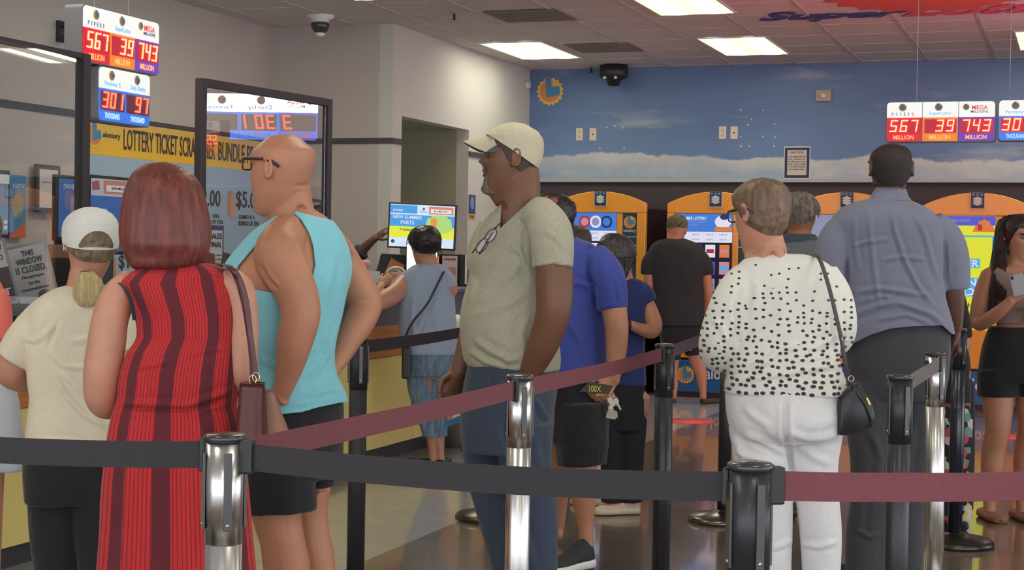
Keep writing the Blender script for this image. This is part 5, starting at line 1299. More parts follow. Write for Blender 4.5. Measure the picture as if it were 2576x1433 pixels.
# ---------------------------------------------------------------- A: woman with a white cap
a_ = Fig(5.3, 190, 'woman in a white cap with a ponytail and a cream T-shirt, leaning on the counter', sk_fair, 20, vox=.006)
fy = gpy(a_, 190)
a_.head(228, 625, 28, pitch=-8, scale=1.0)
a_.body.add(a_.limb([(222, 660, 0, 40), (215, 700, -.0, 42), (212, 745, 0, 50)]))
atr = [(718, 178, 262, .7, 0), (730, 140, 285, .62, 0), (750, 105, 312, .58, 0), (780, 82, 328, .56, 0), (830, 78, 332, .58, 0), (900, 76, 330, .6, 0), (960, 78, 326, .62, 0), (1000, 82, 322, .64, 0), (1050, 78, 322, .66, 0), (1095, 74, 326, .66, 0), (1122, 74, 326, .66, 0)]
a_.body.add(a_.inner([(r[0], r[1]+2, r[2]-2, r[3], r[4]) for r in atr]+[(1200, 90, 300, .6, 0)]))
a_.body.add(a_.limb([(120, 785, 0, 40), (80, 840, -.02, 42), (42, 905, -.02, 40), (30, 940, 0, 38), (62, 962, .10, 32), (110, 950, .22, 26), (150, 940, .3, 20)], n=40))
a_.body.add(a_.limb([(300, 785, 0, 38), (325, 860, 0, 36), (330, 930, .0, 34), (300, 950, .12, 28), (250, 945, .26, 20)], n=30))
a_.hand(a_.pt(152, 940, .31), F0*.7+R0*.6, Vector((0, 0, -1)), .165, .4); a_.hand(a_.pt(248, 945, .27), F0*.7-R0*.4, Vector((0, 0, -1)), .165, .4, thumb=-1)
for x0 in (140, 240): a_.body.add(a_.limb([(x0, 1180, 0, 60), (x0+5, 1400, 0, 40), (x0+8, fy-20, 0, 26)]))
a_.finish_body()
cream = fabric('cream_cotton', (222, 211, 188))
a_.cloth('t_shirt', [a_.loft(atr, sq=2.5), a_.cut([(135, 778, 0, 46), (105, 810, -.02, 50), (75, 850, -.03, 50), (38, 902, -.03, 44)], n=26), a_.cut([(290, 775, 0, 44), (318, 830, 0, 48), (330, 880, 0, 44)])], cream,
         post=wrinkle(.005, 7, folds=[([(120, 880), (160, 920), (220, 925), (300, 915)], 7, .006), ([(130, 940), (170, 1000), (215, 1045), (280, 1080)], 7, .009), ([(150, 930), (200, 980), (250, 1010)], 8, .006), ([(100, 855), (125, 830), (150, 815)], 7, .006), ([(90, 1110), (150, 1105), (210, 1112)], 6, .006), ([(118, 880), (135, 840), (150, 800)], 6, -.006), ([(60, 850), (90, 858), (110, 845)], 6, .005), ([(170, 860), (240, 850), (300, 835)], 8, .005)]))
a_.cloth('trousers', [a_.loft([(1105, 72, 318, .6, 0), (1180, 66, 318, .62, 0), (1260, 72, 310, .6, 0)])]+[a_.cut([(x0, 1200, 0, 66), (x0+2, 1320, 0, 62), (x0+6, 1450, 0, 52), (x0+8, fy-35, 0, 44)]) for x0 in (136, 248)], blackcl, post=wrinkle(.006, 6, seed=9))
whcap = fabric('white_cap_cotton', (220, 219, 214), .8, bump=.15)
def capholeA(x, y, z): return 1 if y > -.02 else max(((x/.046)**2+((z-.113)/.040)**2)**.5-1, -1)*.05 if z > .112 else 1
ac = a_.cap(whcap, tilt=.38, z0=.128, brimlen=.07, hole=lambda x, y, z: (1.0 if (y > -.02 or z < .108) else (((x-.0)/.047)**2+((z-.108)/.046)**2)**.5-1), off=.013)
gh = hairm('grey_brown_hair', (98, 82, 70), (150, 130, 104), .5); bh = hairm('blonde_hair', (150, 128, 84), (206, 186, 136), .5, (80, 80, 5))
a_.patch('hair', gh, HAIRL, lambda x, y, z, sv: .009*smst(0, .02, sv), noise_amp=.003); hA = [o for o in a_.root.children if o.name.startswith('hair')][0]
a_.tufts('hair_strands', gh, gh and 500 and HAIRL and None or None, 0) if False else a_.tufts('hair_strands', gh, 420, .05, .004, .004, whorl=(0, 0, .2), parent=hA, r=.0009)
pony = [(680, 224, 250, .8, -.085), (692, 217, 264, .7, -.092), (712, 208, 278, .5, -.096), (738, 203, 280, .4, -.096), (758, 212, 268, .35, -.096), (770, 226, 248, .3, -.096)]
pn = a_.cloth('ponytail', [a_.loft(pony, yaw=0)], bh, vox=.005, smooth=2, parent=a_.root, post=wrinkle(.003, 20, (1, 1, .15)))
a_.strands('ponytail_strands', pony, bh, 260, yaw=0, out=(.0, .006), r=.0010, parent=pn, t1=(.8, 1.15), arc=(0, 2*pi))
mb = MB(); W = a_.root.matrix_world.inverted(); mb.tube([W @ (a_.pt(236, 684, -.085)+R0*.016*cos(x)+F0*.014*sin(x)) for x in [2*pi*i/18 for i in range(18)]], .006, 8, closed=True); mb.build('hair_tie', mat('tie_dark', (70, 62, 70)), a_.root)
for x0 in (150, 250): a_.shoe(a_.pt(x0, 900, -.04), F0, .25, mat('shoe_black', (30, 30, 32)), None)

# ---------------------------------------------------------------- D: man in the tan cap
d = Fig(5.5, 1300, 'man in a tan cap and grey T-shirt with glasses hung at the neck', sk_dark, 68, vox=.0042)
fy = gpy(d, 1300)
d.head(1285, 411, 93, pitch=2, scale=1.0, wid=1.05)
d.body.add(d.limb([(1312, 420, 0, 44), (1308, 470, 0, 52), (1300, 520, 0, 60), (1300, 570, 0, 66)]))
d.body.add(d.limb([(1240, 482, 0, 16), (1262, 492, 0, 30), (1290, 500, 0, 40)]))
dtr = [(494, 1305, 1368, .9, .0), (508, 1268, 1385, 1.0, 0), (530, 1245, 1398, 1.15, 0), (560, 1215, 1410, 1.2, 0), (600, 1197, 1412, 1.2, 0), (650, 1182, 1410, 1.1, 0), (700, 1184, 1405, 1.05, 0), (750, 1170, 1400, 1.0, 0), (800, 1160, 1400, .98, 0), (850, 1161, 1402, .96, 0), (900, 1168, 1406, .96, 0), (930, 1186, 1404, .98, 0)]
d.body.add(d.inner([(r[0], r[1]+2, r[2]-2, r[3], r[4]) for r in dtr if r[0] > 510]+[(1000, 1185, 1392, .9, 0)]))
d.body.add(d.limb([(1372, 560, -.16, 46), (1388, 620, -.2, 48), (1390, 680, -.22, 47), (1390, 740, -.23, 45), (1386, 785, -.23, 42), (1366, 850, -.2, 39), (1342, 905, -.16, 32), (1318, 950, -.13, 25), (1305, 975, -.12, 22)], n=44))
d.hand(d.pt(1305, 972, -.12), d.pt(1270, 1030, -.08)-d.pt(1305, 972, -.12), F0, .19, .4, thumb=-1)
d.body.add(d.limb([(1240, 560, .2, 38), (1215, 640, .24, 40), (1205, 740, .24, 38), (1196, 800, .22, 36), (1178, 870, .16, 32), (1158, 925, .13, 25), (1148, 950, .12, 21)], n=40))
d.hand(d.pt(1148, 948, .12), d.pt(1122, 1015, .10)-d.pt(1148, 948, .12), R0*.5-F0*.9, .19, .75, thumb=1)
dl1 = [(1240, 1000, .1, 50), (1232, 1150, .1, 48), (1250, 1300, .1, 42), (1275, 1433, .1, 40), (1280, fy-30, .1, 30)]; dl2 = [(1312, 1000, -.06, 54), (1320, 1150, -.08, 54), (1345, 1300, -.08, 46), (1352, 1433, -.08, 42), (1350, fy-24, -.08, 32)]
for r in (dl1, dl2): d.body.add(d.limb(r))
d.finish_body()
d.eyes()
hd_ = mat('cropped_dark_hair', (78, 66, 58), .8, var=.15, scale=120)
d.patch('hair', hd_, lambda x, y, z: min(HAIRL(x, y, z), .23-z), lambda x, y, z, sv: .003*smst(0, .012, sv))
gb = hairm('grey_stubble', (92, 78, 70), (136, 124, 114), .8, (120, 120, 60))
d.patch('goatee', gb, lambda x, y, z: (.034-abs(x))*1.0 if (y > .05 and z < .066 and z > .003 and not (.058 < z and abs(x) < .016)) else -1, lambda x, y, z, sv: .0018*smst(0, .02, sv), z0=.0, z1=.08, thick=.0008)
d.patch('moustache', gb, lambda x, y, z: min(.030-abs(x), .0075-abs(z-.0965+abs(x)*.25)) if y > .05 else -1, .003, z0=.07, z1=.12)
d.patch('lips', mat('lip_brown', (112, 66, 62), .5), lambda x, y, z: min(.024-abs(x), .0125*(1-(x/.026)**2)-abs(z-.0765)) if y > .05 else -1, .0012, z0=.05, z1=.1)
d.patch('eyebrows', hd_, lambda x, y, z: min(.019-abs(abs(x)-.033), .0045-abs(z-.166+.12*abs(abs(x)-.033))) if y > .05 else -1, .002, z0=.14, z1=.19)
tcap = fabric('tan_cap_cotton', (200, 191, 166), .85, bump=.25)
dc = d.cap(tcap, tilt=.60, z0=.152, brimlen=.085, off=.011, under=mat('brim_underside', (92, 92, 92), .9), top=.012)
greyt = NT('heather_grey'); co = greyt.co(); f_ = greyt.noise(greyt.map(co, (160, 160, 420)), 1.0, 2); greyt.set(Base_Color=greyt.ramp(f_, [(.3, (158, 155, 136)), (.7, (184, 181, 160))]), Roughness=.85, Sheen_Weight=.15)
greyt.bump(greyt.noise(greyt.map(co, (16, 16, 7)), 1.0, 3), .3, .012); greyt = greyt.m
vneck = [(1254, 500), (1266, 515), (1252, 572), (1300, 540), (1359, 484), (1345, 440), (1240, 440)]
def dclip(V, N):
    Q, dd = proj(V); s_ = sd_poly(Q, [(1240, 430), (1262, 500), (1257, 575), (1290, 545), (1325, 512), (1358, 484), (1375, 430)])
    return s_
d.cloth('t_shirt', [d.loft(dtr, sq=2.3), d.cut([(1352, 535, -.10, 44), (1378, 570, -.17, 50), (1386, 610, -.2, 52), (1387, 672, -.215, 50)], n=26), d.cut([(1250, 560, .16, 44), (1222, 620, .22, 46), (1212, 680, .24, 44)])], greyt, vox=.006, clip=dclip,
        post=wrinkle(.004, 8, folds=[([(1330, 560), (1318, 590), (1318, 630), (1330, 680)], 5, -.008), ([(1268, 630), (1295, 625), (1318, 640), (1330, 680), (1340, 720)], 8, .010), ([(1200, 760), (1240, 720), (1290, 690), (1325, 640)], 9, .006), ([(1180, 800), (1230, 780), (1290, 760), (1340, 720)], 10, .006), ([(1185, 690), (1192, 720), (1178, 760)], 7, .006), ([(1190, 850), (1230, 880), (1280, 905), (1320, 895)], 8, .009), ([(1178, 880), (1220, 910), (1270, 922)], 6, .007), ([(1330, 790), (1310, 840), (1320, 880)], 9, .007), ([(1370, 580), (1400, 600), (1425, 630)], 6, .005), ([(1340, 678), (1385, 668), (1432, 655)], 4, -.003), ([(1260, 590), (1300, 560), (1350, 520)], 8, .004)]))
slate2 = fabric('slate_trouser', (62, 72, 90))
d.cloth('trousers', [d.loft([(915, 1180, 1402, .95, 0), (960, 1172, 1400, .92, 0), (1020, 1166, 1392, .9, 0), (1080, 1164, 1388, .85, 0), (1130, 1170, 1380, .8, 0)]), d.cut([(1228, 1060, .1, 62), (1222, 1160, .1, 58), (1238, 1260, .1, 52), (1268, 1380, .1, 46), (1285, 1470, .1, 42), (1290, fy-50, .1, 40)]), d.cut([(1318, 1060, -.08, 72), (1322, 1160, -.08, 64), (1342, 1260, -.08, 56), (1350, 1380, -.08, 50), (1352, 1470, -.08, 46), (1352, fy-34, -.08, 44)])], slate2,
        post=wrinkle(.005, 6, folds=[([(1262, 1060), (1280, 1120), (1300, 1200)], 8, -.012), ([(1240, 940), (1235, 980)], 5, -.005), ([(1345, 1100), (1360, 1180), (1375, 1250)], 9, .008), ([(1250, 1240), (1265, 1330), (1280, 1420)], 9, .008), ([(1345, 1000), (1365, 1040), (1385, 1060)], 7, .008), ([(1300, 1300), (1330, 1370), (1345, 1430)], 9, .008)]))
for (u, v) in ((1300, .1), (1372, -.08)): d.shoe(d.pt(u, 900, v), -R0+F0*.1, .29, mat('shoe_black', (30, 30, 32)), None)
# reading glasses hooked in his collar
g_ = MB(); gc = [P(1252, 566, 5.33), P(1212, 628, 5.31)]
t = thing('reading_glasses', 'folded reading glasses hooked in the neck of the grey T-shirt', 'glasses', mw=Matrix.Translation(gc[0]))
ax = (P(1206, 634, 5.3)-P(1250, 575, 5.31)).normalized(); nx = (R0*.75+U0*.4+F0*.2); nx = (nx-ax*nx.dot(ax)).normalized()
for q0 in (.30, .72):
    cc = P(1250, 575, 5.31).lerp(P(1198, 634, 5.29), q0)-gc[0]
    g_.tube([cc+ax*.027*cos(x)+nx*.015*sin(x) for x in [2*pi*i/22 for i in range(22)]], .0022, 7, closed=True)
g_.build('rims', specs, t)
l_ = MB()
for q0 in (.30, .72):
    cc = P(1250, 575, 5.31).lerp(P(1198, 634, 5.29), q0)-gc[0]; nn = ax.cross(nx).normalized()
    l_.add([cc+ax*.025*cos(x)+nx*.0135*sin(x)+nn*.0005 for x in [2*pi*i/22 for i in range(22)]]+[cc+ax*.025*cos(x)+nx*.0135*sin(x)-nn*.0005 for x in [2*pi*i/22 for i in range(22)]], [tuple(range(22)), tuple(range(43, 21, -1))]+[(i, i+22, (i+1) % 22+22, (i+1) % 22) for i in range(22)])
l_.build('lenses', glassm, t)
s_ = MB(); s_.tube([P(1256, 562, 5.34)-gc[0], P(1236, 590, 5.30)-gc[0], P(1206, 640, 5.29)-gc[0]], .0022, 6); s_.tube([P(1262, 558, 5.34)-gc[0], P(1216, 600, 5.33)-gc[0], P(1188, 636, 5.32)-gc[0]], .0022, 6); s_.build('temples', specs, t)
# papers in his far hand
t = thing('ticket_slip', 'cream paper slip held low by the man in the tan cap', 'paper', mw=mat_facing(P(1116, 1018, 5.55), R0)); MB().add([(-.032, 0, -.014), (.03, 0, -.02), (.032, 0, .014), (-.034, 0, .018), (-.032, .002, -.014), (.03, .002, -.02), (.032, .002, .014), (-.034, .002, .018)], [(0, 1, 2, 3), (7, 6, 5, 4), (0, 4, 5, 1), (1, 5, 6, 2), (2, 6, 7, 3), (3, 7, 4, 0)]).build('slip', mat('slip_cream', (214, 204, 184), .7), t)
t = thing('folded_flyer', 'blue folded flyer held low behind the maroon belt by the man in the tan cap', 'paper', mw=mat_facing(P(1140, 1062, 5.62), R0)); MB().add([(-.035, 0, -.022), (.03, 0, .004), (.034, 0, .03), (-.03, 0, -.0), (-.035, .003, -.022), (.03, .003, .004), (.034, .003, .03), (-.03, .003, 0)], [(0, 1, 2, 3), (7, 6, 5, 4), (0, 4, 5, 1), (1, 5, 6, 2), (2, 6, 7, 3), (3, 7, 4, 0)]).build('flyer', mat('flyer_blue', (50, 120, 176), .6), t)

# ---------------------------------------------------------------- H: woman in the polka dot blouse
h = Fig(5.2, 1975, 'woman with short brown hair in a white polka dot blouse and white trousers, from behind', sk_fair, -4, vox=.006)
fy = gpy(h, 1975)
h.head(1916, 552, 34, pitch=-12, scale=1.0)
h.body.add(h.limb([(1925, 590, .0, 42), (1935, 630, 0, 44), (1945, 680, 0, 56)]))
htr = [(640, 1900, 2030, .5, 0), (655, 1872, 2072, .5, 0), (680, 1850, 2098, .5, 0), (720, 1835, 2112, .54, 0), (770, 1832, 2118, .56, 0), (820, 1836, 2116, .6, 0), (870, 1838, 2108, .64, 0), (920, 1834, 2112, .68, 0), (955, 1828, 2122, .7, 0), (988, 1824, 2128, .7, 0)]
h.body.add(h.loft([(628, 1895, 2010, .42, 0), (645, 1872, 2050, .44, 0), (670, 1880, 2070, .4, 0), (760, 1880, 2080, .4, 0)]+0*[(r[0], r[1]+2, r[2]-2, r[3], r[4]) for r in htr[2:]]+[(1060, 1860, 2090, .5, 0)]))
h.body.add(h.limb([(1860, 690, 0, 36), (1822, 760, 0, 38), (1800, 860, 0, 36), (1815, 895, .1, 30), (1860, 880, .26, 24), (1890, 870, .34, 20)]))
h.body.add(h.limb([(2085, 690, 0, 36), (2110, 760, 0, 38), (2120, 850, 0, 34), (2100, 885, .1, 28), (2050, 870, .26, 22), (2020, 860, .34, 20)]))
h.hand(h.pt(1892, 868, .35), F0*.7+R0*.6, Vector((0, 0, 1)), .165, .8); h.hand(h.pt(2018, 860, .35), F0*.7-R0*.6, Vector((0, 0, 1)), .165, .8, thumb=-1)
for x0 in (1920, 2050): h.body.add(h.limb([(x0, 1060, 0, 60), (x0, 1250, 0, 44), (x0+8, fy-24, 0, 26)]))
h.finish_body()
t = NT('polka_dot_cloth'); sp = t.n('ShaderNodeSeparateXYZ', i_0=t.co()); X_, Y_, Z_ = sp.outputs[0], sp.outputs[1], sp.outputs[2]
wx = t.math('MULTIPLY_ADD', t.noise(t.co(), 5, 2), .05, X_)
vec = t.n('ShaderNodeCombineXYZ', i_0=t.math('ADD', t.math('MULTIPLY', wx, 38.0), t.math('MULTIPLY', Y_, 8)), i_1=t.math('MULTIPLY', Z_, 50.0))
vo = t.n('ShaderNodeTexVoronoi', voronoi_dimensions='2D'); t.put(vo.inputs['Vector'], vec.outputs[0]); vo.inputs['Scale'].default_value = 1.0; vo.inputs['Randomness'].default_value = .62
rc = t.n('ShaderNodeSeparateColor', i_0=vo.outputs['Color']).outputs[0]
dens = t.math('SUBTRACT', 1.38, Z_)                         # more and larger dots towards the hem
keep = t.math('LESS_THAN', rc, t.math('MULTIPLY_ADD', dens, 2.6, -.02))
rad = t.math('MULTIPLY_ADD', dens, .32, .14)
dot = t.math('MULTIPLY', keep, t.math('LESS_THAN', vo.outputs['Distance'], rad))
t.set(Base_Color=t.mix(dot, lin((222, 220, 212)), lin((54, 54, 62))), Roughness=.8, Sheen_Weight=.2); t.bump(t.noise(t.map(t.co(), (14, 14, 6)), 1.0, 3), .25, .012); polka = t.m
h.cloth('blouse', [h.loft(htr, sq=2.7, n=50), h.cut([(1880, 690, 0, 40), (1850, 735, -.02, 48), (1822, 800, -.03, 50), (1806, 860, -.02, 50), (1812, 895, .04, 42), (1840, 900, .12, 34)], n=36), h.cut([(2070, 685, 0, 38), (2098, 740, -.0, 42), (2110, 810, -.0, 44), (2112, 850, .02, 38), (2100, 880, .08, 30)], n=30)], polka, vox=.006,
        post=wrinkle(.005, 7, folds=[([(1850, 870), (1856, 820), (1850, 770), (1865, 720)], 7, -.012), ([(2096, 900), (2092, 830), (2090, 770)], 6, -.008), ([(1870, 850), (1920, 810), (1960, 780), (1985, 740)], 9, .007), ([(1890, 930), (1950, 890), (2010, 860)], 9, .007), ([(1900, 700), (1905, 740), (1890, 790)], 8, .005), ([(1830, 975), (1900, 950), (1980, 940), (2060, 925), (2110, 915)], 7, .009), ([(1840, 955), (1900, 920), (1950, 905)], 7, .006), ([(2030, 880), (2080, 860), (2110, 830)], 7, .006), ([(1790, 800), (1815, 820), (1830, 860)], 7, .005), ([(2040, 740), (2070, 700), (2080, 680)], 7, .004)]))
whp = fabric('white_denim', (220, 219, 221), .8)
h.cloth('trousers', [h.loft([(950, 1832, 2116, .7, 0), (1000, 1826, 2122, .74, 0), (1050, 1830, 2124, .76, -.01), (1085, 1840, 2118, .74, -.01), (1110, 1850, 2110, .6, 0)], sq=2.2), h.cut([(1910, 1070, 0, 76), (1918, 1160, 0, 70), (1932, 1250, 0, 62), (1938, 1340, 0, 54), (1942, 1430, 0, 48), (1946, fy-60, 0, 42)], n=36), h.cut([(2052, 1060, 0, 72), (2046, 1160, 0, 62), (2055, 1250, 0, 55), (2064, 1330, 0, 52), (2066, 1430, 0, 47), (2068, fy-60, 0, 42)], n=36)], whp,
        post=wrinkle(.004, 7, folds=[([(1976, 1000), (1974, 1080), (1985, 1140), (1995, 1200)], 7, -.014), ([(1870, 1090), (1920, 1110), (1975, 1140)], 8, .009), ([(1850, 1130), (1910, 1160), (1975, 1170)], 8, .008), ([(1985, 1085), (2030, 1105), (2080, 1100), (2118, 1080)], 8, .009), ([(2000, 1110), (2050, 1150), (2100, 1170)], 9, .006), ([(2010, 1365), (2060, 1375), (2110, 1360)], 7, .007), ([(1940, 1380), (1970, 1370), (1992, 1355)], 7, .007), ([(1870, 1020), (1900, 1050), (1940, 1075)], 9, .006), ([(1838, 1090), (1870, 1150), (1880, 1200)], 9, .006)]))
tr_ = LAST[0]
def ptpatch(f, name, pts, dz, m, th=.003, par=None):
    q = [f.pt(x, y, dz) for x, y in pts]; n = len(q); W = (par or f.root).matrix_world.inverted(); mb = MB(); mb.add([W @ p for p in q]+[W @ (p+F0*th) for p in q], [tuple(range(n)), tuple(range(2*n-1, n-1, -1))]+[(i, i+n, (i+1) % n+n, (i+1) % n) for i in range(n)]); return mb.build(name, m, par or f.root)
brh = hairm('brown_hair', (86, 66, 54), (134, 108, 88), .5, (70, 70, 12))
h.patch('hair', brh, lambda x, y, z: HAIRL(x, y, z)+.012*(y < 0), lambda x, y, z, sv: .010*smst(0, .03, sv)+.008*max(0, (z-.17))/.05, noise_amp=.002); hh_ = LAST and [o for o in h.root.children if o.name.startswith('hair')][0]
h.tufts('hair_tufts', brh, 1300, .075, .010, .007, whorl=(.02, -.03, .21), parent=hh_, r=.0012, jit=.32, down=.75, fn=lambda x, y, z: HAIRL(x, y, z)+.01*(y < 0))
h.glasses(specs, None, z=.145, y=.098, h=.018)
strap(h.root, 'gold_chain', [h.pt(1888, 640, -.02), h.pt(1915, 622, -.075), h.pt(1960, 620, -.078), h.pt(1985, 628, -.02)], .002, mat('gold', (214, 170, 90), .25, 1), .001)
for x0 in (1948, 2070): h.shoe(h.pt(x0, 900, -.03), F0, .25, mat('shoe_white', (210, 208, 205)), None)
# her bag
bk = mat('black_leather', (38, 38, 44), .38, var=.1, scale=30); D_ = 5.1; o_ = P(2150, 1092, D_)
t = thing('crossbody_bag', 'black leather crossbody bag at the hip of the woman in white trousers', 'bag', mw=mat_facing(o_, R0)); k = D_/FPX
prof_ = [(-46, 0), (-20, -1), (12, 8), (38, 26), (46, 48), (38, 80), (22, 108), (6, 128), (-10, 122), (-28, 108), (-44, 80)]
pr = spline([(x, z) for x, z in prof_]+[prof_[0]], 44)[:-1]; n = len(pr)
mb = MB(); vs = []; levels = [(-1, .86), (-.8, .97), (0, 1.03), (.8, .97), (1, .86)]
for (yy, sc_) in levels: vs += [((x*sc_)*k, yy*.035, (60+(z-60)*sc_)*k) for x, z in pr]
fs = [(l*n+i, l*n+(i+1) % n, (l+1)*n+(i+1) % n, (l+1)*n+i) for l in range(4) for i in range(n)]+[tuple(range(n))[::-1], tuple(4*n+i for i in range(n))]
mb.add(vs, fs, 0, True).build('bag_body', bk, t)
strap(t, 'shoulder_strap', [P(2048, 640, 5.16), P(2062, 652, 5.06), P(2082, 710, 5.05), P(2100, 780, 5.05), P(2116, 850, 5.05), P(2128, 920, 5.06), P(2146, 975, 5.08), P(2156, 985, D_)], .014, mat('strap_dark', (70, 62, 64), .5))
strap(t, 'handle', [P(2146, 968, 5.07), P(2160, 990, 5.06), P(2180, 1020, 5.06), P(2192, 1050, 5.06), P(2190, 1075, 5.07)], .010, bk)
for (u, v) in ((2125, 852), (2141, 952)):
    r_ = MB(); cc = P(u, v, 5.04); r_.tube([t.matrix_world.inverted() @ (cc+R0*.009*cos(a)+U0*.009*sin(a)) for a in [2*pi*i/16 for i in range(16)]], .002, 6, closed=True); r_.build('ring', mat('steel_ring', (190, 190, 190), .2, 1), t)
strap(t, 'zip_pull', [P(2180, 1000, 5.05), P(2185, 1010, 5.05), P(2188, 1018, 5.05)], .008, mat('gold', (214, 170, 90), .25, 1))
# ---------------------------------------------------------------- J: big man in the grey-blue shirt
j = Fig(6.4, 2240, 'tall broad man in a loose grey-blue shirt and dark trousers, seen from behind', sk_deep, -6, vox=.006)
fy = gpy(j, 2240)
j.head(2240, 436, -2, pitch=-4, scale=1.04, wid=.98)
j.body.add(j.limb([(2238, 455, .0, 40), (2236, 490, 0, 42), (2236, 530, 0, 50)]))
jt = [(500, 2196, 2280, .8, 0), (512, 2150, 2310, .66, 0), (530, 2110, 2338, .6, 0), (560, 2090, 2362, .56, 0), (600, 2098, 2370, .56, 0), (650, 2112, 2372, .58, 0), (700, 2122, 2372, .62, 0), (750, 2124, 2376, .66, 0), (800, 2120, 2388, .68, 0), (835, 2116, 2394, .68, 0), (875, 2114, 2396, .68, 0)]
j.body.add(j.inner([(r[0], r[1]+2, r[2]-2, r[3], r[4]) for r in jt[:-1]]+[(950, 2150, 2370, .6, 0)]))
j.body.add(j.limb([(2355, 580, 0, 30), (2386, 650, 0, 30), (2397, 730, 0, 29), (2402, 790, .02, 26), (2408, 820, .03, 20), (2410, 832, .03, 17)]))
j.hand(j.pt(2410, 828, .03), j.pt(2418, 880, .08)-j.pt(2410, 828, .03), -R0*.9+F0*.1, .19, .55, thumb=-1)
j.body.add(j.limb([(2108, 590, 0, 30), (2092, 680, 0, 30), (2096, 760, .03, 28), (2110, 830, .1, 20)]))
j.hand(j.pt(2110, 828, .1), j.pt(2118, 880, .12)-j.pt(2110, 828, .1), R0, .19, .5)
for x0 in (2190, 2310): j.body.add(j.limb([(x0, 900, 0, 70), (x0-6, 1150, 0, 50), (x0-12, 1370, 0, 36), (x0-12, fy-24, 0, 28)]))
j.finish_body()
j.patch('hair', mat('short_black_hair', (44, 34, 34), .7, var=.2, scale=150), lambda x, y, z: min(HAIRL(x, y, z), .20-z+max(0, -y)*.3), lambda x, y, z, sv: .0025*smst(0, .012, sv))
gblue = fabric('grey_blue_shirt', (118, 121, 142), .8)
j.cloth('shirt', [j.loft(jt, sq=2.5), j.cut([(2338, 565, 0, 42), (2372, 600, 0, 46), (2392, 650, 0, 44), (2402, 728, 0, 37)], n=26), j.cut([(2122, 570, 0, 40), (2098, 620, 0, 44), (2090, 690, 0, 42), (2090, 730, 0, 38)], n=26)], gblue, vox=.006, clip=lambda V, N: np.interp(proj(V)[0][:, 0], [2060, 2150, 2190, 2240, 2300, 2370, 2396], [880, 862, 842, 826, 820, 818, 840])-proj(V)[0][:, 1],
        post=wrinkle(.007, 7, folds=[([(2185, 525), (2190, 580), (2200, 680), (2215, 780)], 6, .006), ([(2242, 522), (2252, 580), (2275, 650), (2310, 720), (2350, 770)], 6, .009), ([(2300, 535), (2325, 590), (2345, 660), (2365, 720)], 6, .007), ([(2150, 540), (2150, 600), (2160, 680)], 6, .005), ([(2140, 620), (2180, 608), (2240, 600)], 5, .005), ([(2215, 655), (2270, 645), (2340, 655)], 5, .005), ([(2150, 735), (2210, 725), (2280, 735), (2340, 745)], 6, .008), ([(2140, 800), (2200, 770), (2260, 760), (2340, 790), (2390, 830)], 7, .011), ([(2200, 805), (2280, 790), (2350, 815)], 6, .008), ([(2375, 600), (2378, 650), (2378, 720)], 5, -.009), ([(2130, 640), (2128, 700), (2130, 760)], 5, -.008), ([(2160, 760), (2220, 745), (2300, 755)], 5, .005)]))
j.cloth('shirt_tail', [j.loft([(800, 2122, 2386, .7, 0), (825, 2116, 2394, .7, 0), (845, 2118, 2300, .7, 0), (866, 2126, 2180, .7, 0)], yaw=-6)], gblue, vox=.006) if False else None
cr_ = [(472, 2203, 2276, .85, 0), (480, 2199, 2280, .85, 0), (492, 2192, 2284, .85, 0), (506, 2182, 2294, .8, 0)]
j.cloth('collar', [j.loft(cr_)], gblue, vox=.005, smooth=3)
char = fabric('charcoal_trouser', (66, 66, 72))
j.cloth('trousers', [j.loft([(788, 2136, 2380, .6, 0), (818, 2132, 2384, .64, 0), (880, 2128, 2386, .68, 0), (950, 2132, 2380, .68, 0), (1000, 2140, 2366, .66, 0)])]+[j.cut(r, n=34) for r in ([(2192, 960, 0, 66), (2190, 1060, 0, 60), (2192, 1160, 0, 52), (2190, 1260, 0, 50), (2176, 1350, 0, 48), (2174, fy-36, 0, 46)], [(2312, 960, 0, 68), (2306, 1060, 0, 60), (2296, 1160, 0, 52), (2284, 1260, 0, 46), (2280, 1340, 0, 44), (2280, fy-36, 0, 42)])], char,
        post=wrinkle(.006, 6, folds=[([(2250, 960), (2254, 1060), (2256, 1150)], 7, -.014), ([(2190, 1080), (2215, 1150), (2200, 1220)], 9, .009), ([(2150, 1180), (2170, 1260), (2160, 1340)], 8, .008), ([(2300, 1060), (2285, 1160), (2290, 1260)], 9, .009), ([(2150, 1330), (2190, 1350), (2220, 1340)], 6, .008)], seed=4))
for x0 in (2176, 2280): j.shoe(j.pt(x0, 900, -.06), F0+R0*(.25 if x0 > 2200 else -.2), .31, mat('shoe_black', (30, 30, 32)), None)

# ---------------------------------------------------------------- E: person in the royal blue shirt
e = Fig(6.7, 1450, 'person in a loose royal blue shirt and black knee shorts holding tickets and keys', sk_tan, 35, vox=.006)
fy = gpy(e, 1450)
e.head(1383, 560, 75, pitch=0, scale=1.0)
e.body.add(e.limb([(1392, 590, 0, 34), (1400, 630, 0, 38), (1410, 660, 0, 44)]))
et = [(598, 1395, 1450, .8, 0), (612, 1370, 1488, .7, 0), (640, 1355, 1515, .65, 0), (680, 1350, 1528, .65, 0), (740, 1352, 1526, .68, 0), (800, 1352, 1522, .72, 0), (860, 1354, 1520, .76, 0), (920, 1356, 1524, .78, 0), (958, 1358, 1526, .78, 0)]
e.body.add(e.inner([(r[0], r[1]+2, r[2]-2, r[3], r[4]) for r in et]+[(1050, 1380, 1510, .7, 0)]))
e.body.add(e.limb([(1508, 660, -.04, 34), (1532, 730, -.08, 34), (1545, 800, -.1, 31), (1548, 850, -.1, 28), (1545, 900, -.1, 24), (1540, 940, -.1, 17), (1538, 955, -.1, 15)]))
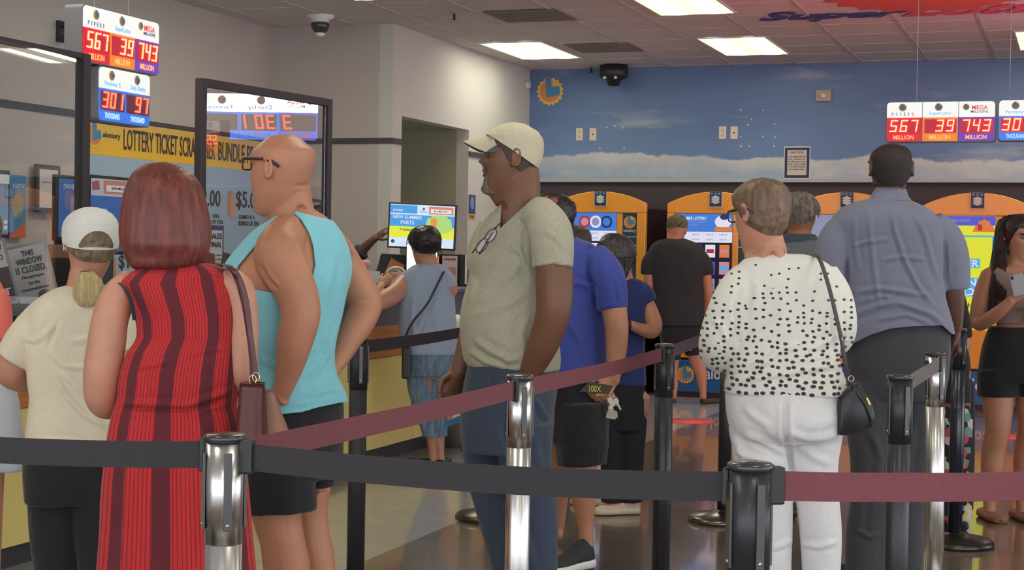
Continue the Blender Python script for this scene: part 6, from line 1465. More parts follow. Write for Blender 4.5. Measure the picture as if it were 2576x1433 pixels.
e.hand(e.pt(1538, 952, -.10), e.pt(1500, 990, -.12)-e.pt(1538, 952, -.10), R0*-.3-U0*.2+F0*.9, .175, .7, thumb=-1)
e.body.add(e.limb([(1375, 680, .15, 32), (1360, 780, .18, 30), (1370, 860, .1, 24), (1385, 900, 0, 18)]))
e.body.add(e.limb([(1458, 1050, -.03, 60), (1460, 1160, -.03, 42), (1464, 1220, -.03, 38), (1470, 1275, -.03, 27), (1472, 1320, -.03, 19), (1474, fy-70, -.03, 18), (1474, fy-30, -.03, 17)]))
e.body.add(e.limb([(1420, 1050, .18, 52), (1418, 1180, .30, 37), (1416, 1255, .42, 27), (1414, 1365, .5, 17), (1410, fy-22, .5, 16)]))
e.finish_body()
blk = hairm('black_hair', (24, 22, 24), (52, 46, 46), .4)
e.patch('hair', blk, HAIRL, lambda x, y, z, sv: .012*smst(0, .02, sv), noise_amp=.004)
e.strands('long_hair', [(498, 1360, 1410, .9, 0), (520, 1345, 1428, .9, .0), (560, 1350, 1438, .8, .0), (600, 1385, 1444, .6, .0), (630, 1405, 1446, .5, .0)], blk, 420, yaw=0, out=(-.004, .006), r=.0022, arc=(0, 2*pi))
eb = fabric('royal_blue_polyester', (60, 74, 156), .7)
e.cloth('shirt', [e.loft(et, sq=2.4), e.cut([(1490, 640, -.02, 36), (1518, 680, -.06, 42), (1532, 720, -.08, 42), (1539, 776, -.09, 37)], n=26)], eb, vox=.006,
        post=wrinkle(.005, 7, folds=[([(1480, 640), (1482, 690), (1495, 740), (1505, 780)], 6, -.010), ([(1420, 720), (1450, 710), (1480, 720), (1495, 750)], 7, .008), ([(1545, 690), (1556, 730), (1560, 760)], 5, .005), ([(1420, 800), (1460, 860), (1480, 930)], 9, .006)]))
e.cloth('shorts', [e.loft([(925, 1372, 1528, .74, 0), (980, 1374, 1528, .76, 0), (1040, 1380, 1528, .74, 0), (1080, 1384, 1528, .7, 0), (1110, 1388, 1528, .68, 0)]), e.cut([(1460, 1010, -.04, 68), (1462, 1080, -.04, 68), (1464, 1164, -.04, 62)]), e.cut([(1424, 1010, .2, 54), (1418, 1100, .22, 44), (1416, 1130, .22, 42)])], blackcl, post=wrinkle(.006, 8, (1, 1, 1.2), seed=2))
strap(e.root, 'wristband', [e.pt(1524, 916, -.135), e.pt(1545, 920, -.145), e.pt(1566, 918, -.12)], .012, mat('coral_band', (226, 110, 110), .5), ref=U0)
e.shoe(e.pt(1496, 900, -.03), -R0*.72-F0*.75, .28, mat('sneaker_black', (42, 42, 46), .7, var=.15, scale=60), white, name='sneaker', h=1.35, lace=mat('lace_black', (24, 24, 26)))
e.shoe(e.pt(1420, 900, .50), -R0*.9-F0*.2, .26, mat('sandal_brown', (70, 48, 40)), None, h=.5)
t = thing('sunglasses', 'red mirrored sunglasses pushed up on the head of the person in royal blue', 'sunglasses', mw=Matrix.Translation(e.pt(1385, 505, -.09)))
for (u, v) in ((1372, 502), (1392, 506)):
    l = MB(); cc = e.pt(u, v, -.10)-e.pt(1385, 505, -.09); vs = [cc+R0*.017*cos(x)+U0*.013*sin(x)-F0*.004 for x in [2*pi*i/20 for i in range(20)]]; vs2 = [p+F0*.008 for p in vs]
    l.add(vs+vs2, [tuple(range(20)), tuple(range(39, 19, -1))]+[(i, i+20, (i+1) % 20+20, (i+1) % 20) for i in range(20)], 0, False); l.build('lens', mat('red_mirror_lens', (104, 36, 32), .15, .6), t)
b_ = MB(); o_ = e.pt(1385, 505, -.09); b_.tube([e.pt(1358, 500, -.09)-o_, e.pt(1382, 498, -.105)-o_, e.pt(1405, 502, -.09)-o_, e.pt(1412, 512, -.03)-o_], .0028, 6); b_.build('frame', specs, t)
D_ = 6.56; t = thing('scratch_tickets', 'gold and black scratch tickets in the hand of the person in royal blue', 'tickets', mw=mat_facing(P(1500, 978, D_), R0))
MB().add([(-.07, 0, -.012), (.05, 0, -.022), (.07, 0, .014), (-.03, 0, .030), (-.07, .003, -.012), (.05, .003, -.022), (.07, .003, .014), (-.03, .003, .030)], [(0, 1, 2, 3), (7, 6, 5, 4), (0, 4, 5, 1), (1, 5, 6, 2), (2, 6, 7, 3), (3, 7, 4, 0)]).build('dark_ticket', mat('ticket_black', (70, 60, 48), .5, var=.4, scale=120), t)
MB().add([(.0, .004, -.03), (.06, .004, -.02), (.075, .004, .01), (.01, .004, .0), (.0, .006, -.03), (.06, .006, -.02), (.075, .006, .01), (.01, .006, .0)], [(0, 1, 2, 3), (7, 6, 5, 4), (0, 4, 5, 1), (1, 5, 6, 2), (2, 6, 7, 3), (3, 7, 4, 0)]).build('gold_ticket', mat('ticket_gold', (206, 176, 90), .5), t)
text('figures', '100X', -.03, .02, -.012, .014, -.002, mat('ticket_yellow', (220, 200, 90), .5), t)
t = thing('key_bunch', 'bunch of silver keys hanging below the royal blue shirt', 'keys', mw=mat_facing(P(1539, 990, D_), R0)); k = D_/FPX
for (x, z, r_) in ((-6, -10, .3), (4, -18, -.2), (8, -12, .5), (-2, -30, .05)):
    q = MB(); q.prism([(x*k+a*cos(r_)-b*sin(r_), z*k+a*sin(r_)+b*cos(r_)) for a, b in ((-.009, 0), (.009, 0), (.011, -.016), (.004, -.024), (.004, -.05), (-.003, -.055), (-.004, -.024), (-.011, -.016))], -.001-x*.0002, .001-x*.0002); q.build('key', mat('key_metal', (176, 172, 164), .35, .7), t)
q = MB(); q.prism([(x*k, z*k) for x, z in ((-12, -48), (-6, -38), (4, -40), (14, -44), (16, -58), (8, -64), (-4, -62), (-14, -60))], -.008, -.005); q.build('key_fob', mat('fob_pale', (176, 168, 150), .5), t)
q = MB(); q.tube([(.0+.010*cos(x), 0, -.006+.010*sin(x)) for x in [2*pi*i/18 for i in range(18)]], .0015, 5, closed=True); q.build('ring', chrome, t)

# ---------------------------------------------------------------- F: woman in the navy top
f = Fig(8.05, 1575, 'dark haired woman bent over her hands in a navy top and black trousers', sk_tan, -20, vox=.007)
fy = gpy(f, 1575)
f.head(1545, 655, -35, pitch=-38, scale=1.0)
f.body.add(f.limb([(1556, 680, 0, 28), (1566, 710, 0, 30), (1574, 735, 0, 34)]))
ft = [(700, 1545, 1600, .7, 0), (712, 1522, 1620, .6, 0), (740, 1512, 1628, .6, 0), (790, 1518, 1622, .66, 0), (850, 1516, 1620, .7, 0), (920, 1512, 1622, .74, 0), (968, 1510, 1624, .74, 0)]
f.body.add(f.inner([(r[0], r[1]+2, r[2]-2, r[3], r[4]) for r in ft]+[(1050, 1520, 1615, .7, 0)]))
f.body.add(f.limb([(1610, 740, 0, 24), (1632, 785, 0, 24), (1644, 818, -.02, 22), (1635, 832, -.05, 19), (1605, 824, -.10, 15), (1582, 814, -.13, 12)]))
f.hand(f.pt(1582, 814, -.13), -R0*.9+F0*.3, F0, .16, .6)
for x0 in (1538, 1592): f.body.add(f.limb([(x0, 1000, 0, 44), (x0, 1200, 0, 24), (x0, fy-50, 0, 14), (x0, fy-26, 0, 13)]))
f.finish_body()
dkh = hairm('dark_brown_hair', (44, 36, 42), (84, 74, 78), .42)
f.patch('hair', dkh, HAIRL, lambda x, y, z, sv: .018*smst(0, .03, sv), noise_amp=.004)
f.strands('loose_hair', [(600, 1525, 1562, .9, .0), (615, 1505, 1580, .9, 0), (645, 1497, 1586, .9, 0), (680, 1500, 1580, .8, -.03), (706, 1520, 1572, .7, -.04)], dkh, 500, yaw=0, out=(-.004, .007), r=.0018, arc=(pi*.9, 2*pi*.98))
navy = fabric('navy_crepe', (40, 50, 104), .75)
f.cloth('top', [f.loft(ft), f.cut([(1596, 722, 0, 24), (1618, 742, 0, 28), (1628, 762, 0, 26)])], navy, vox=.007, post=wrinkle(.005, 8, seed=6))
f.cloth('trousers', [f.loft([(955, 1514, 1620, .72, 0), (1020, 1510, 1620, .74, 0), (1080, 1512, 1618, .7, 0)])]+[f.cut([(x0, 1050, 0, 38), (x0, 1150, 0, 30), (x0, 1225, 0, 28), (x0, 1262, 0, 28)]) for x0 in (1540, 1590)], mat('black_trouser', (26, 26, 36), .85), vox=.007, post=wrinkle(.004, 8, seed=8))
pk = mat('sneaker_pink', (214, 178, 164), .7)
f.shoe(f.pt(1614, 900, -.0), -R0-F0*.25, .24, pk, mat('sole_cream', (210, 196, 170), .6), name='sneaker', lace=pk); f.shoe(f.pt(1560, 900, .2), -R0*.8+F0*.3, .24, pk, mat('sole_cream', (210, 196, 170), .6), name='sneaker')
q = MB(); W = f.root.matrix_world.inverted(); cc = f.pt(1577, 814, -.13); q.tube([W @ (cc+U0*.028*cos(x)+F0*.026*sin(x)) for x in [2*pi*i/18 for i in range(18)]], [(.010, .003)]*18, 6, closed=True, ref=R0); q.build('watch', blackpl, f.root)
f.patch('face_mask', white, lambda x, y, z: min(.062-abs(x), .055-abs(z-.055)) if y > .03 else -1, .006, z0=.0, z1=.12)

# ---------------------------------------------------------------- G: man in black at the machine
g = Fig(14.0, 1705, 'man in a black T-shirt, black shorts and a camouflage cap at the ticket machine', sk_light, -8, vox=.009)
fy = gpy(g, 1705)
g.head(1703, 580, -12, pitch=-14, scale=1.06)
g.body.add(g.limb([(1700, 590, 0, 20), (1698, 612, 0, 22)]))
gt = [(600, 1678, 1722, .7, 0), (606, 1655, 1742, .6, 0), (622, 1636, 1766, .55, 0), (660, 1630, 1774, .58, 0), (720, 1640, 1766, .64, 0), (780, 1644, 1770, .7, 0), (818, 1646, 1772, .72, 0)]
g.body.add(g.inner([(r[0], r[1]+2, r[2]-2, r[3], r[4]) for r in gt]+[(880, 1665, 1765, .6, 0)]))
g.body.add(g.limb([(1762, 650, 0, 16), (1776, 700, 0, 15), (1782, 750, .02, 12), (1776, 780, .06, 9)])); g.body.add(g.limb([(1640, 650, 0, 16), (1634, 700, 0, 15), (1645, 750, .05, 12), (1680, 780, .3, 9)]))
g.hand(g.pt(1776, 782, .06), F0*.6-U0*.8, -R0, .18, .5)
g.body.add(g.limb([(1690, 860, 0, 26), (1690, 930, 0, 16), (1692, 965, 0, 14), (1694, 1000, 0, 8)])); g.body.add(g.limb([(1745, 860, 0, 28), (1756, 915, 0, 18), (1764, 940, 0, 15), (1768, 985, 0, 9), (1769, 1000, 0, 9)]))
g.finish_body()
g.cloth('t_shirt', [g.loft(gt), g.cut([(1750, 636, 0, 20), (1770, 665, 0, 22), (1776, 692, 0, 20)]), g.cut([(1650, 636, 0, 20), (1634, 660, 0, 20), (1630, 690, 0, 18)])], mat('black_tee', (42, 42, 46), .9), vox=.009, post=wrinkle(.006, 6, seed=11))
g.cloth('shorts', [g.loft([(812, 1655, 1770, .7, 0), (850, 1660, 1770, .7, 0), (872, 1664, 1770, .6, 0)]), g.cut([(1688, 840, 0, 26), (1688, 905, 0, 25)]), g.cut([(1744, 840, 0, 28), (1750, 892, 0, 27)])], blackcl, vox=.009)
camo = NT('camouflage'); nn = camo.noise(camo.co(), 26, 3); camo.set(Base_Color=camo.ramp(nn, [(.38, (62, 58, 50)), (.48, (104, 100, 72)), (.58, (78, 80, 62))]), Roughness=.9); camo.t.nodes[-1]
g.cap(camo.m, tilt=.15, z0=.135, brimlen=.07, off=.010)
for (u, dx) in ((1694, -.1), (1769, .5)): g.shoe(g.pt(u-2, 900, -.05), F0*.5+R0*dx, .27, mat('sandal_dark', (58, 50, 48)), None, h=.35, name='sandal')
g.body = Shell()

# ---------------------------------------------------------------- I: grey haired man
i_ = Fig(8.0, 2030, 'grey haired man in a grey polo with a dark collar beyond the polka dot blouse', sk_brown, -10, vox=.007)
fy = gpy(i_, 2030)
i_.head(2012, 545, -28, pitch=-14, scale=1.0)
i_.body.add(i_.limb([(2010, 580, 0, 30), (2012, 620, 0, 34)]))
it = [(600, 1975, 2052, .8, 0), (612, 1960, 2078, .7, 0), (635, 1935, 2100, .6, 0), (700, 1935, 2104, .6, 0), (800, 1942, 2100, .66, 0), (900, 1942, 2100, .7, 0), (960, 1945, 2098, .7, 0)]
i_.body.add(i_.inner([(r[0], r[1]+2, r[2]-2, r[3], r[4]) for r in it]))
for sx, x0 in ((1, 2090), (-1, 1945)): i_.body.add(i_.limb([(x0, 660, 0, 22), (x0+6*sx, 760, 0, 20), (x0, 830, .1, 14)]))
for x0 in (1990, 2060): i_.body.add(i_.limb([(x0, 950, 0, 40), (x0, 1150, 0, 28), (x0, fy-20, 0, 20)]))
i_.finish_body()
gryh = hairm('grey_hair', (112, 96, 88), (156, 142, 132), .55)
i_.patch('hair', gryh, HAIRL, lambda x, y, z, sv: .010*smst(0, .02, sv), noise_amp=.004); i_.tufts('hair_strands', gryh, 500, .035, .008, .004, r=.0012)
i_.cloth('polo_shirt', [i_.loft(it), i_.cut([(2085, 650, 0, 26), (2096, 740, 0, 24)]), i_.cut([(1950, 650, 0, 26), (1940, 740, 0, 24)])], fabric('grey_polo', (112, 116, 124)), vox=.007, post=wrinkle(.005, 7, seed=13))
i_.cloth('collar', [i_.loft([(588, 1972, 2050, .8, 0), (600, 1965, 2058, .8, 0), (612, 1958, 2064, .75, 0)])], fabric('collar_slate', (74, 84, 100)), vox=.006, smooth=2)
i_.cloth('trousers', [i_.loft([(945, 1945, 2098, .7, 0), (1040, 1945, 2098, .7, 0)])]+[i_.cut([(x0, 1000, 0, 42), (x0, 1200, 0, 32), (x0, fy-22, 0, 28)]) for x0 in (1988, 2058)], char, vox=.008)
for x0 in (1990, 2060): i_.shoe(i_.pt(x0, 900, -.05), F0, .28, mat('shoe_black', (30, 30, 32)), None)

# ---------------------------------------------------------------- K: young woman with the phone
k_ = Fig(8.1, 2560, 'young woman with long dark hair, crop top and black shorts looking at a phone', sk_light, 170, vox=.006)
fy = gpy(k_, 2560)
k_.head(2566, 600, 196, pitch=-16, scale=.98)
k_.body.add(k_.limb([(2564, 630, 0, 24), (2562, 665, 0, 26), (2560, 690, 0, 34)]))
kt = [(662, 2520, 2602, .6, 0), (675, 2486, 2638, .55, 0), (700, 2482, 2640, .55, 0), (750, 2494, 2628, .6, 0), (800, 2500, 2620, .62, 0), (830, 2494, 2628, .62, 0), (900, 2478, 2644, .64, 0), (960, 2475, 2648, .64, 0)]
k_.body.add(k_.inner([(r[0], r[1]+2, r[2]-2, r[3], r[4]) for r in kt]))
k_.body.add(k_.limb([(2492, 690, 0, 24), (2476, 730, 0, 24), (2462, 775, -.02, 23), (2456, 808, -.03, 21), (2466, 806, -.08, 19), (2492, 778, -.16, 16), (2515, 750, -.2, 12)]))
k_.hand(k_.pt(2515, 750, -.2), k_.pt(2555, 728, -.2)-k_.pt(2515, 750, -.2), F0*.5+U0*.6, .165, .45, thumb=1)
k_.body.add(k_.limb([(2628, 690, 0, 24), (2645, 760, 0, 22), (2640, 810, -.05, 20), (2605, 790, -.18, 14)])); k_.hand(k_.pt(2606, 790, -.18), -R0+U0*.5, F0, .16, .5)
k_.body.add(k_.limb([(2510, 960, 0, 44), (2508, 1020, -.02, 38), (2506, 1075, -.03, 31), (2500, 1130, 0, 30), (2496, 1180, .0, 28), (2490, 1240, .0, 18), (2489, 1275, 0, 15), (2489, fy-10, 0, 15)], n=36)); k_.body.add(k_.limb([(2596, 960, 0, 44), (2592, 1020, -.02, 38), (2588, 1075, -.03, 31), (2582, 1130, 0, 30), (2578, 1180, .0, 28), (2572, 1240, .0, 18), (2571, 1275, 0, 15), (2571, fy-10, 0, 15)], n=36))
k_.finish_body()
vd = hairm('very_dark_hair', (40, 26, 30), (78, 50, 52), .4, (70, 70, 5))
k_.patch('hair', vd, lambda x, y, z: z-(.19 if y > .06 else .19-(.06-y)*2.2) if y > -.02 else .05, lambda x, y, z, sv: .012*smst(0, .02, sv), noise_amp=.003)
k_.patch('eyelashes', vd, lambda x, y, z: min(.015-abs(abs(x)-.032), .0022-abs(z-.1365-.25*(abs(x)-.032)**2*40)) if y > .04 else -1, .0025, z0=.12, z1=.155)
k_.patch('eyebrows', vd, lambda x, y, z: min(.019-abs(abs(x)-.033), .003-abs(z-.163+.12*abs(abs(x)-.033))) if y > .05 else -1, .0015, z0=.14, z1=.19); k_.patch('lips', mat('lip_rose', (168, 84, 84), .4), lambda x, y, z: min(.021-abs(x), .0105*(1-(x/.024)**2)-abs(z-.0765)) if y > .05 else -1, .0012, z0=.05, z1=.1)
def lock(x0, y0, dz0, path, n, name, wdt):
    mb = MB(); rnd = random.Random(int(x0)); W = k_.root.matrix_world.inverted()
    for q in range(n):
        o1, o2, o3 = rnd.uniform(-1, 1), rnd.uniform(-1, 1), rnd.uniform(0, 6); R = spline(path, 14)
        mb.tube([W @ (k_.pt(r[0]+o1*r[3]+2*sin(i_k*.7+o3), r[1], r[2]+o2*.03)) for i_k, r in enumerate(R)], [.0016]*13+[.0004], 3)
    return mb.build(name, vd, k_.root)
lock(1, 0, 0, [(2556, 540, .0, 10), (2530, 556, .02, 12), (2520, 600, .02, 13), (2512, 650, .0, 16), (2505, 700, -.03, 20), (2500, 750, -.05, 20), (2492, 790, -.06, 14)], 420, 'long_hair', 1)
lock(2, 0, 0, [(2576, 540, .0, 10), (2604, 556, .02, 10), (2612, 600, .02, 12), (2618, 650, .0, 14), (2625, 720, -.04, 18)], 200, 'long_hair', 1)
taupe = fabric('taupe_rib', (150, 126, 122), .8)
def kclip(V, N):
    Q, dd = proj(V); return np.minimum(Q[:, 1]-np.interp(Q[:, 0], [2480, 2510, 2530, 2560, 2590, 2640], [700, 672, 684, 692, 684, 672]), 812-Q[:, 1])
k_.cloth('crop_top', [k_.loft(kt, grow=.005)], taupe, vox=.006, clip=kclip, post=wrinkle(.003, 9, seed=3, folds=[([(2490, 765), (2560, 775), (2640, 770)], 4, .004)]))
k_.cloth('shorts', [k_.loft([(822, 2492, 2632, .64, 0), (870, 2476, 2646, .66, 0), (930, 2466, 2656, .66, 0), (960, 2462, 2660, .66, 0)]), k_.cut([(2512, 930, 0, 52), (2512, 996, 0, 52)]), k_.cut([(2600, 930, 0, 52), (2600, 996, 0, 52)])], blackcl, vox=.006, post=wrinkle(.004, 8, seed=5))
for x0 in (2489, 2571): k_.shoe(k_.pt(x0, 900, .06), -F0+R0*.1, .24, mat('sandal_tan', (140, 90, 60)), None, h=.4, name='sandal')
t = thing('phone', 'grey phone held up by the young woman with long dark hair', 'phone', mw=mat_facing(P(2562, 716, 7.86), R0) @ Matrix.Rotation(radians(-15), 4, 'Y'))
MB().box(-.036, .036, 0, .009, -.055, .055).build('phone_body', mat('phone_grey', (150, 146, 150), .3), t, .004); MB().lathe([(0, -.003), (.008, -.002), (.009, 0)], 14, c=(-.022, 0, .04), axis='y').build('camera_lens', mat('lens_dark', (30, 30, 34), .1), t)

# ---------------------------------------------------------------- L: woman in light blue at the till
l = Fig(9.65, 1075, 'woman in a light blue T-shirt and jeans leaning on the counter at the till', sk_fair, 12, vox=.007)
fy = gpy(l, 1075)
l.head(1068, 622, 22, pitch=-14, scale=1.02)
l.body.add(l.limb([(1072, 640, 0, 23), (1080, 665, 0, 24)]))
lt = [(662, 1058, 1106, .7, 0), (672, 1034, 1126, .6, 0), (695, 1014, 1138, .58, 0), (740, 1004, 1142, .6, 0), (800, 1004, 1146, .66, 0), (850, 1007, 1148, .7, 0), (890, 1012, 1148, .72, 0)]
l.body.add(l.inner([(r[0], r[1]+2, r[2]-2, r[3], r[4]) for r in lt]+[(950, 1028, 1138, .7, 0)]))
l.body.add(l.limb([(1020, 710, -.02, 24), (995, 738, -.12, 24), (962, 757, -.24, 21), (948, 756, -.30, 18), (953, 738, -.20, 14), (962, 718, -.04, 11)]))
l.hand(l.pt(963, 717, -.03), U0*.5+R0*.5+F0*.4, F0, .16, .9)
l.body.add(l.limb([(1125, 700, 0, 22), (1128, 735, .02, 20), (1080, 725, .12, 15), (1010, 706, .2, 11)])); l.hand(l.pt(1010, 704, .2), -R0+U0*.2, F0, .15, .8, thumb=-1)
for x0, x1 in ((1052, 1085), (1112, 1104)): l.body.add(l.limb([(x0, 900, 0, 40), (x0+14, 1000, 0, 28), (x1, 1080, 0, 20), (x1+2, 1120, 0, 11), (x1+4, fy-14, 0, 11)]))
l.finish_body()
l.patch('hair', blk, HAIRL, lambda x, y, z, sv: .016*smst(0, .02, sv)+.02*exp(-((z-.13)/.05)**2-(x/.06)**2)*(y < -.03), noise_amp=.004); l.tufts('hair_strands', blk, 300, .035, .015, .001, r=.001, jit=.15)
lb = fabric('light_blue_cotton', (160, 174, 196))
l.cloth('t_shirt', [l.loft(lt), l.cut([(1030, 698, 0, 24), (1010, 722, .0, 27), (998, 738, .01, 25)]), l.cut([(1118, 695, 0, 22), (1130, 725, 0, 24)])], lb, vox=.007, post=wrinkle(.006, 6, folds=[([(1100, 720), (1080, 780), (1050, 850)], 5, -.006), ([(1040, 740), (1035, 800), (1045, 860)], 6, .007), ([(1120, 730), (1130, 800), (1128, 860)], 6, .007), ([(1085, 800), (1110, 840), (1115, 880)], 6, .006)], seed=2))
den = NT('blue_denim'); nn = den.noise(den.map(den.co(), (60, 60, 12)), 1.0, 4); den.set(Base_Color=den.ramp(nn, [(.3, (84, 106, 134)), (.7, (128, 150, 172))]), Roughness=.85); den = den.m
l.cloth('jeans', [l.loft([(872, 1020, 1142, .7, 0), (910, 1018, 1144, .74, 0), (945, 1024, 1138, .7, 0)]), l.cut([(1050, 920, 0, 32), (1056, 980, 0, 30), (1068, 1030, 0, 26), (1082, 1080, 0, 22), (1084, 1098, 0, 22)]), l.cut([(1112, 920, 0, 30), (1106, 980, 0, 26), (1104, 1030, 0, 22), (1108, 1080, 0, 18), (1110, 1098, 0, 17)])], den, vox=.007, post=wrinkle(.004, 10, (1, 1, 1.4), seed=4))
for x1, a in ((1087, -.9), (1110, .1)): l.shoe(l.pt(x1, 900, -.05), F0+R0*a, .24, mat('flat_black', (34, 32, 34)), None, h=.6, name='flat_shoe')
strap(l.root, 'bag_strap', [l.pt(1118, 682, -.06), l.pt(1105, 710, -.15), l.pt(1080, 760, -.19), l.pt(1048, 800, -.20), l.pt(1030, 830, -.18), l.pt(1018, 862, -.12)], .016, mat('strap_navy', (52, 56, 76), .6))
t = thing('small_bag', 'small dark bag hanging at the hip of the woman in light blue', 'bag', mw=mat_facing(P(1019, 952, 9.5), R0)); MB().box(-.02, .03, -.03, .04, 0, .19).build('bag_body', bk, t, .012)
t = thing('sunglasses', 'dark sunglasses resting on top of the black hair at the till', 'sunglasses', mw=Matrix.Translation(l.pt(1062, 580, .02)))
for u in (1048, 1076):
    q = MB(); cc = l.pt(u, 580, -.02)-l.pt(1062, 580, .02); vs = [cc+R0*.030*cos(x)+U0*.018*sin(x) for x in [2*pi*i/18 for i in range(18)]]; q.add(vs+[p+F0*.006 for p in vs], [tuple(range(18)), tuple(range(35, 17, -1))]+[(i, i+18, (i+1) % 18+18, (i+1) % 18) for i in range(18)]); q.build('lens', mat('lens_black', (30, 30, 36), .1), t)
q = MB(); q.tube([l.pt(u, v, dz)-l.pt(1062, 580, .02) for u, v, dz in ((1034, 590, .06), (1036, 580, -.01), (1062, 576, -.02), (1090, 580, -.01), (1094, 592, .06))], .003, 6); q.build('frame', blackpl, t)
q = MB(); W = l.root.matrix_world.inverted(); cc = l.pt(961, 723, -.08); q.tube([W @ (cc+(R0*cos(x)+F0*sin(x))*.030) for x in [2*pi*i/18 for i in range(18)]], [(.008, .003)]*18, 6, closed=True, ref=U0); q.build('watch', blackpl, l.root)

# ---------------------------------------------------------------- M: cashier reaching across
m_ = Fig(11.3, 800, 'cashier in a black sleeve reaching towards the monitor from behind the bald man', sk_deep, 200, vox=.007)
fy = gpy(m_, 800)
m_.head(790, 545, 230, pitch=-5)
m_.body.add(m_.limb([(790, 575, 0, 22), (792, 610, 0, 24)]))
mt = [(606, 765, 822, .7, 0), (618, 740, 850, .6, 0), (660, 735, 856, .6, 0), (760, 742, 850, .66, 0), (860, 740, 852, .7, 0)]
m_.body.add(m_.inner([(r[0], r[1]+2, r[2]-2, r[3], 0) for r in mt]))
m_.body.add(m_.limb([(845, 640, 0, 24), (875, 648, -.02, 22), (900, 640, -.05, 17), (925, 618, -.08, 12), (944, 602, -.1, 9.5), (950, 597, -.1, 9)]))
m_.hand(m_.pt(948, 599, -.1), m_.pt(985, 572, -.12)-m_.pt(948, 599, -.1), F0*.5-U0*.8, .18, .35, thumb=-1)
for x0 in (770, 826): m_.body.add(m_.limb([(x0, 850, 0, 28), (x0, 1000, 0, 20), (x0, fy-16, 0, 16)]))
m_.finish_body()
m_.cloth('uniform_shirt', [m_.loft(mt), m_.cut([(838, 638, 0, 26), (872, 650, -.02, 27), (895, 645, -.05, 24), (915, 630, -.07, 21)])], mat('uniform_black', (42, 44, 56), .85), vox=.007, post=wrinkle(.005, 8, seed=7))
m_.patch('hair', blk, HAIRL, lambda x, y, z, sv: .012*smst(0, .02, sv))
m_.cloth('trousers', [m_.loft([(850, 744, 848, .7, 0), (920, 744, 848, .7, 0)])]+[m_.cut([(x0, 900, 0, 28), (x0, fy-16, 0, 22)]) for x0 in (770, 824)], blackcl, vox=.009)
t = thing('pink_sponge', 'small round pink sponge on a stand beneath the reaching sleeve', 'sponge', tuple(P(920, 664, 10.3)))
MB().lathe([(0, -.030), (.018, -.026), (.030, -.010), (.031, .008), (.022, .024), (0, .031)], 20).build('sponge', mat('sponge_pink', (208, 150, 148), .8), t); zc = P(920, 664, 10.3).z-1.056
MB().lathe([(.02, -zc), (.02, -zc+.005), (.004, -zc+.008), (.004, -.02)], 14).build('stand', blackpl, t)

# ---------------------------------------------------------------- N, O, P, Q: people partly in view
n_ = Fig(5.7, -60, 'person in a coral top and pale skirt cut by the picture edge at the counter', sk_light, 10, vox=.008)
fy = gpy(n_, -60)
n_.head(-60, 600, 10); n_.body.add(n_.limb([(-60, 640, 0, 34), (-60, 690, 0, 38)]))
nt_ = [(690, -100, -20, .6, 0), (720, -130, 2, .55, 0), (800, -134, 6, .6, 0), (880, -130, 12, .65, 0), (960, -134, 22, .7, 0)]
n_.body.add(n_.inner([(r[0], r[1]+2, r[2]-2, r[3], 0) for r in nt_])); n_.body.add(n_.limb([(-8, 740, 0, 26), (0, 800, 0, 26), (2, 850, 0, 24), (10, 880, .1, 18), (-20, 880, .3, 14)]))
for x0 in (-90, -20): n_.body.add(n_.limb([(x0, 1000, 0, 40), (x0, 1250, 0, 28), (x0, fy-20, 0, 18)]))
n_.finish_body()
n_.patch('hair', brh, HAIRL, .012); n_.cloth('top', [n_.loft(nt_), n_.cut([(-15, 735, 0, 32), (-4, 790, 0, 33), (0, 855, 0, 31)])], mat('coral_cloth', (236, 120, 104), .85), vox=.008, post=wrinkle(.005, 7))
n_.cloth('skirt', [n_.loft([(950, -134, 30, .7, 0), (1020, -140, 44, .72, 0), (1120, -150, 56, .72, 0), (1180, -152, 60, .7, 0)])], fabric('pale_skirt', (196, 202, 212)), vox=.008, post=wrinkle(.008, 5, (1, 1, .2)))
for x0 in (-90, -20): n_.shoe(n_.pt(x0, 900, -.05), F0, .25, white, None)
o = Fig(9.6, 1452, 'person with dark brown hair hidden behind the royal blue shirt', sk_tan, 0, vox=.009)
fy = gpy(o, 1452); o.head(1448, 622, 10, pitch=-10); o.body.add(o.limb([(1448, 650, 0, 22), (1448, 680, 0, 24)])); ot = [(680, 1425, 1470, .6, 0), (692, 1400, 1496, .55, 0), (760, 1402, 1494, .6, 0), (880, 1402, 1494, .65, 0)]
o.body.add(o.loft(ot)); [o.body.add(o.limb([(x0, 860, 0, 24), (x0, 1000, 0, 18), (x0, fy-14, 0, 12)])) for x0 in (1428, 1470)]; o.finish_body()
o.patch('hair', hairm('brown_black_hair', (56, 44, 38), (88, 72, 62), .5), HAIRL, lambda x, y, z, sv: .018*smst(0, .02, sv), noise_amp=.003)
o.cloth('shirt', [o.loft(ot, grow=.012), o.cut([(1405, 720, 0, 18), (1400, 800, 0, 16)]), o.cut([(1492, 720, 0, 18), (1498, 800, 0, 16)])], mat('teal_cloth', (60, 72, 80), .85), vox=.009)
o.cloth('trousers', [o.loft([(865, 1404, 1492, .65, 0), (930, 1406, 1490, .65, 0)])]+[o.cut([(x0, 910, 0, 23), (x0, fy-14, 0, 18)]) for x0 in (1427, 1469)], blackcl, vox=.009)
p_ = Fig(7.0, 2660, 'person in a pale yellow shirt at the picture edge beside the young woman', sk_light, 0, vox=.009)
fy = gpy(p_, 2660); p_.head(2665, 560, 60); p_.body.add(p_.limb([(2665, 590, 0, 28), (2665, 640, 0, 32)])); pt_ = [(640, 2630, 2700, .6, 0), (665, 2600, 2730, .55, 0), (760, 2602, 2728, .6, 0), (960, 2604, 2728, .65, 0)]
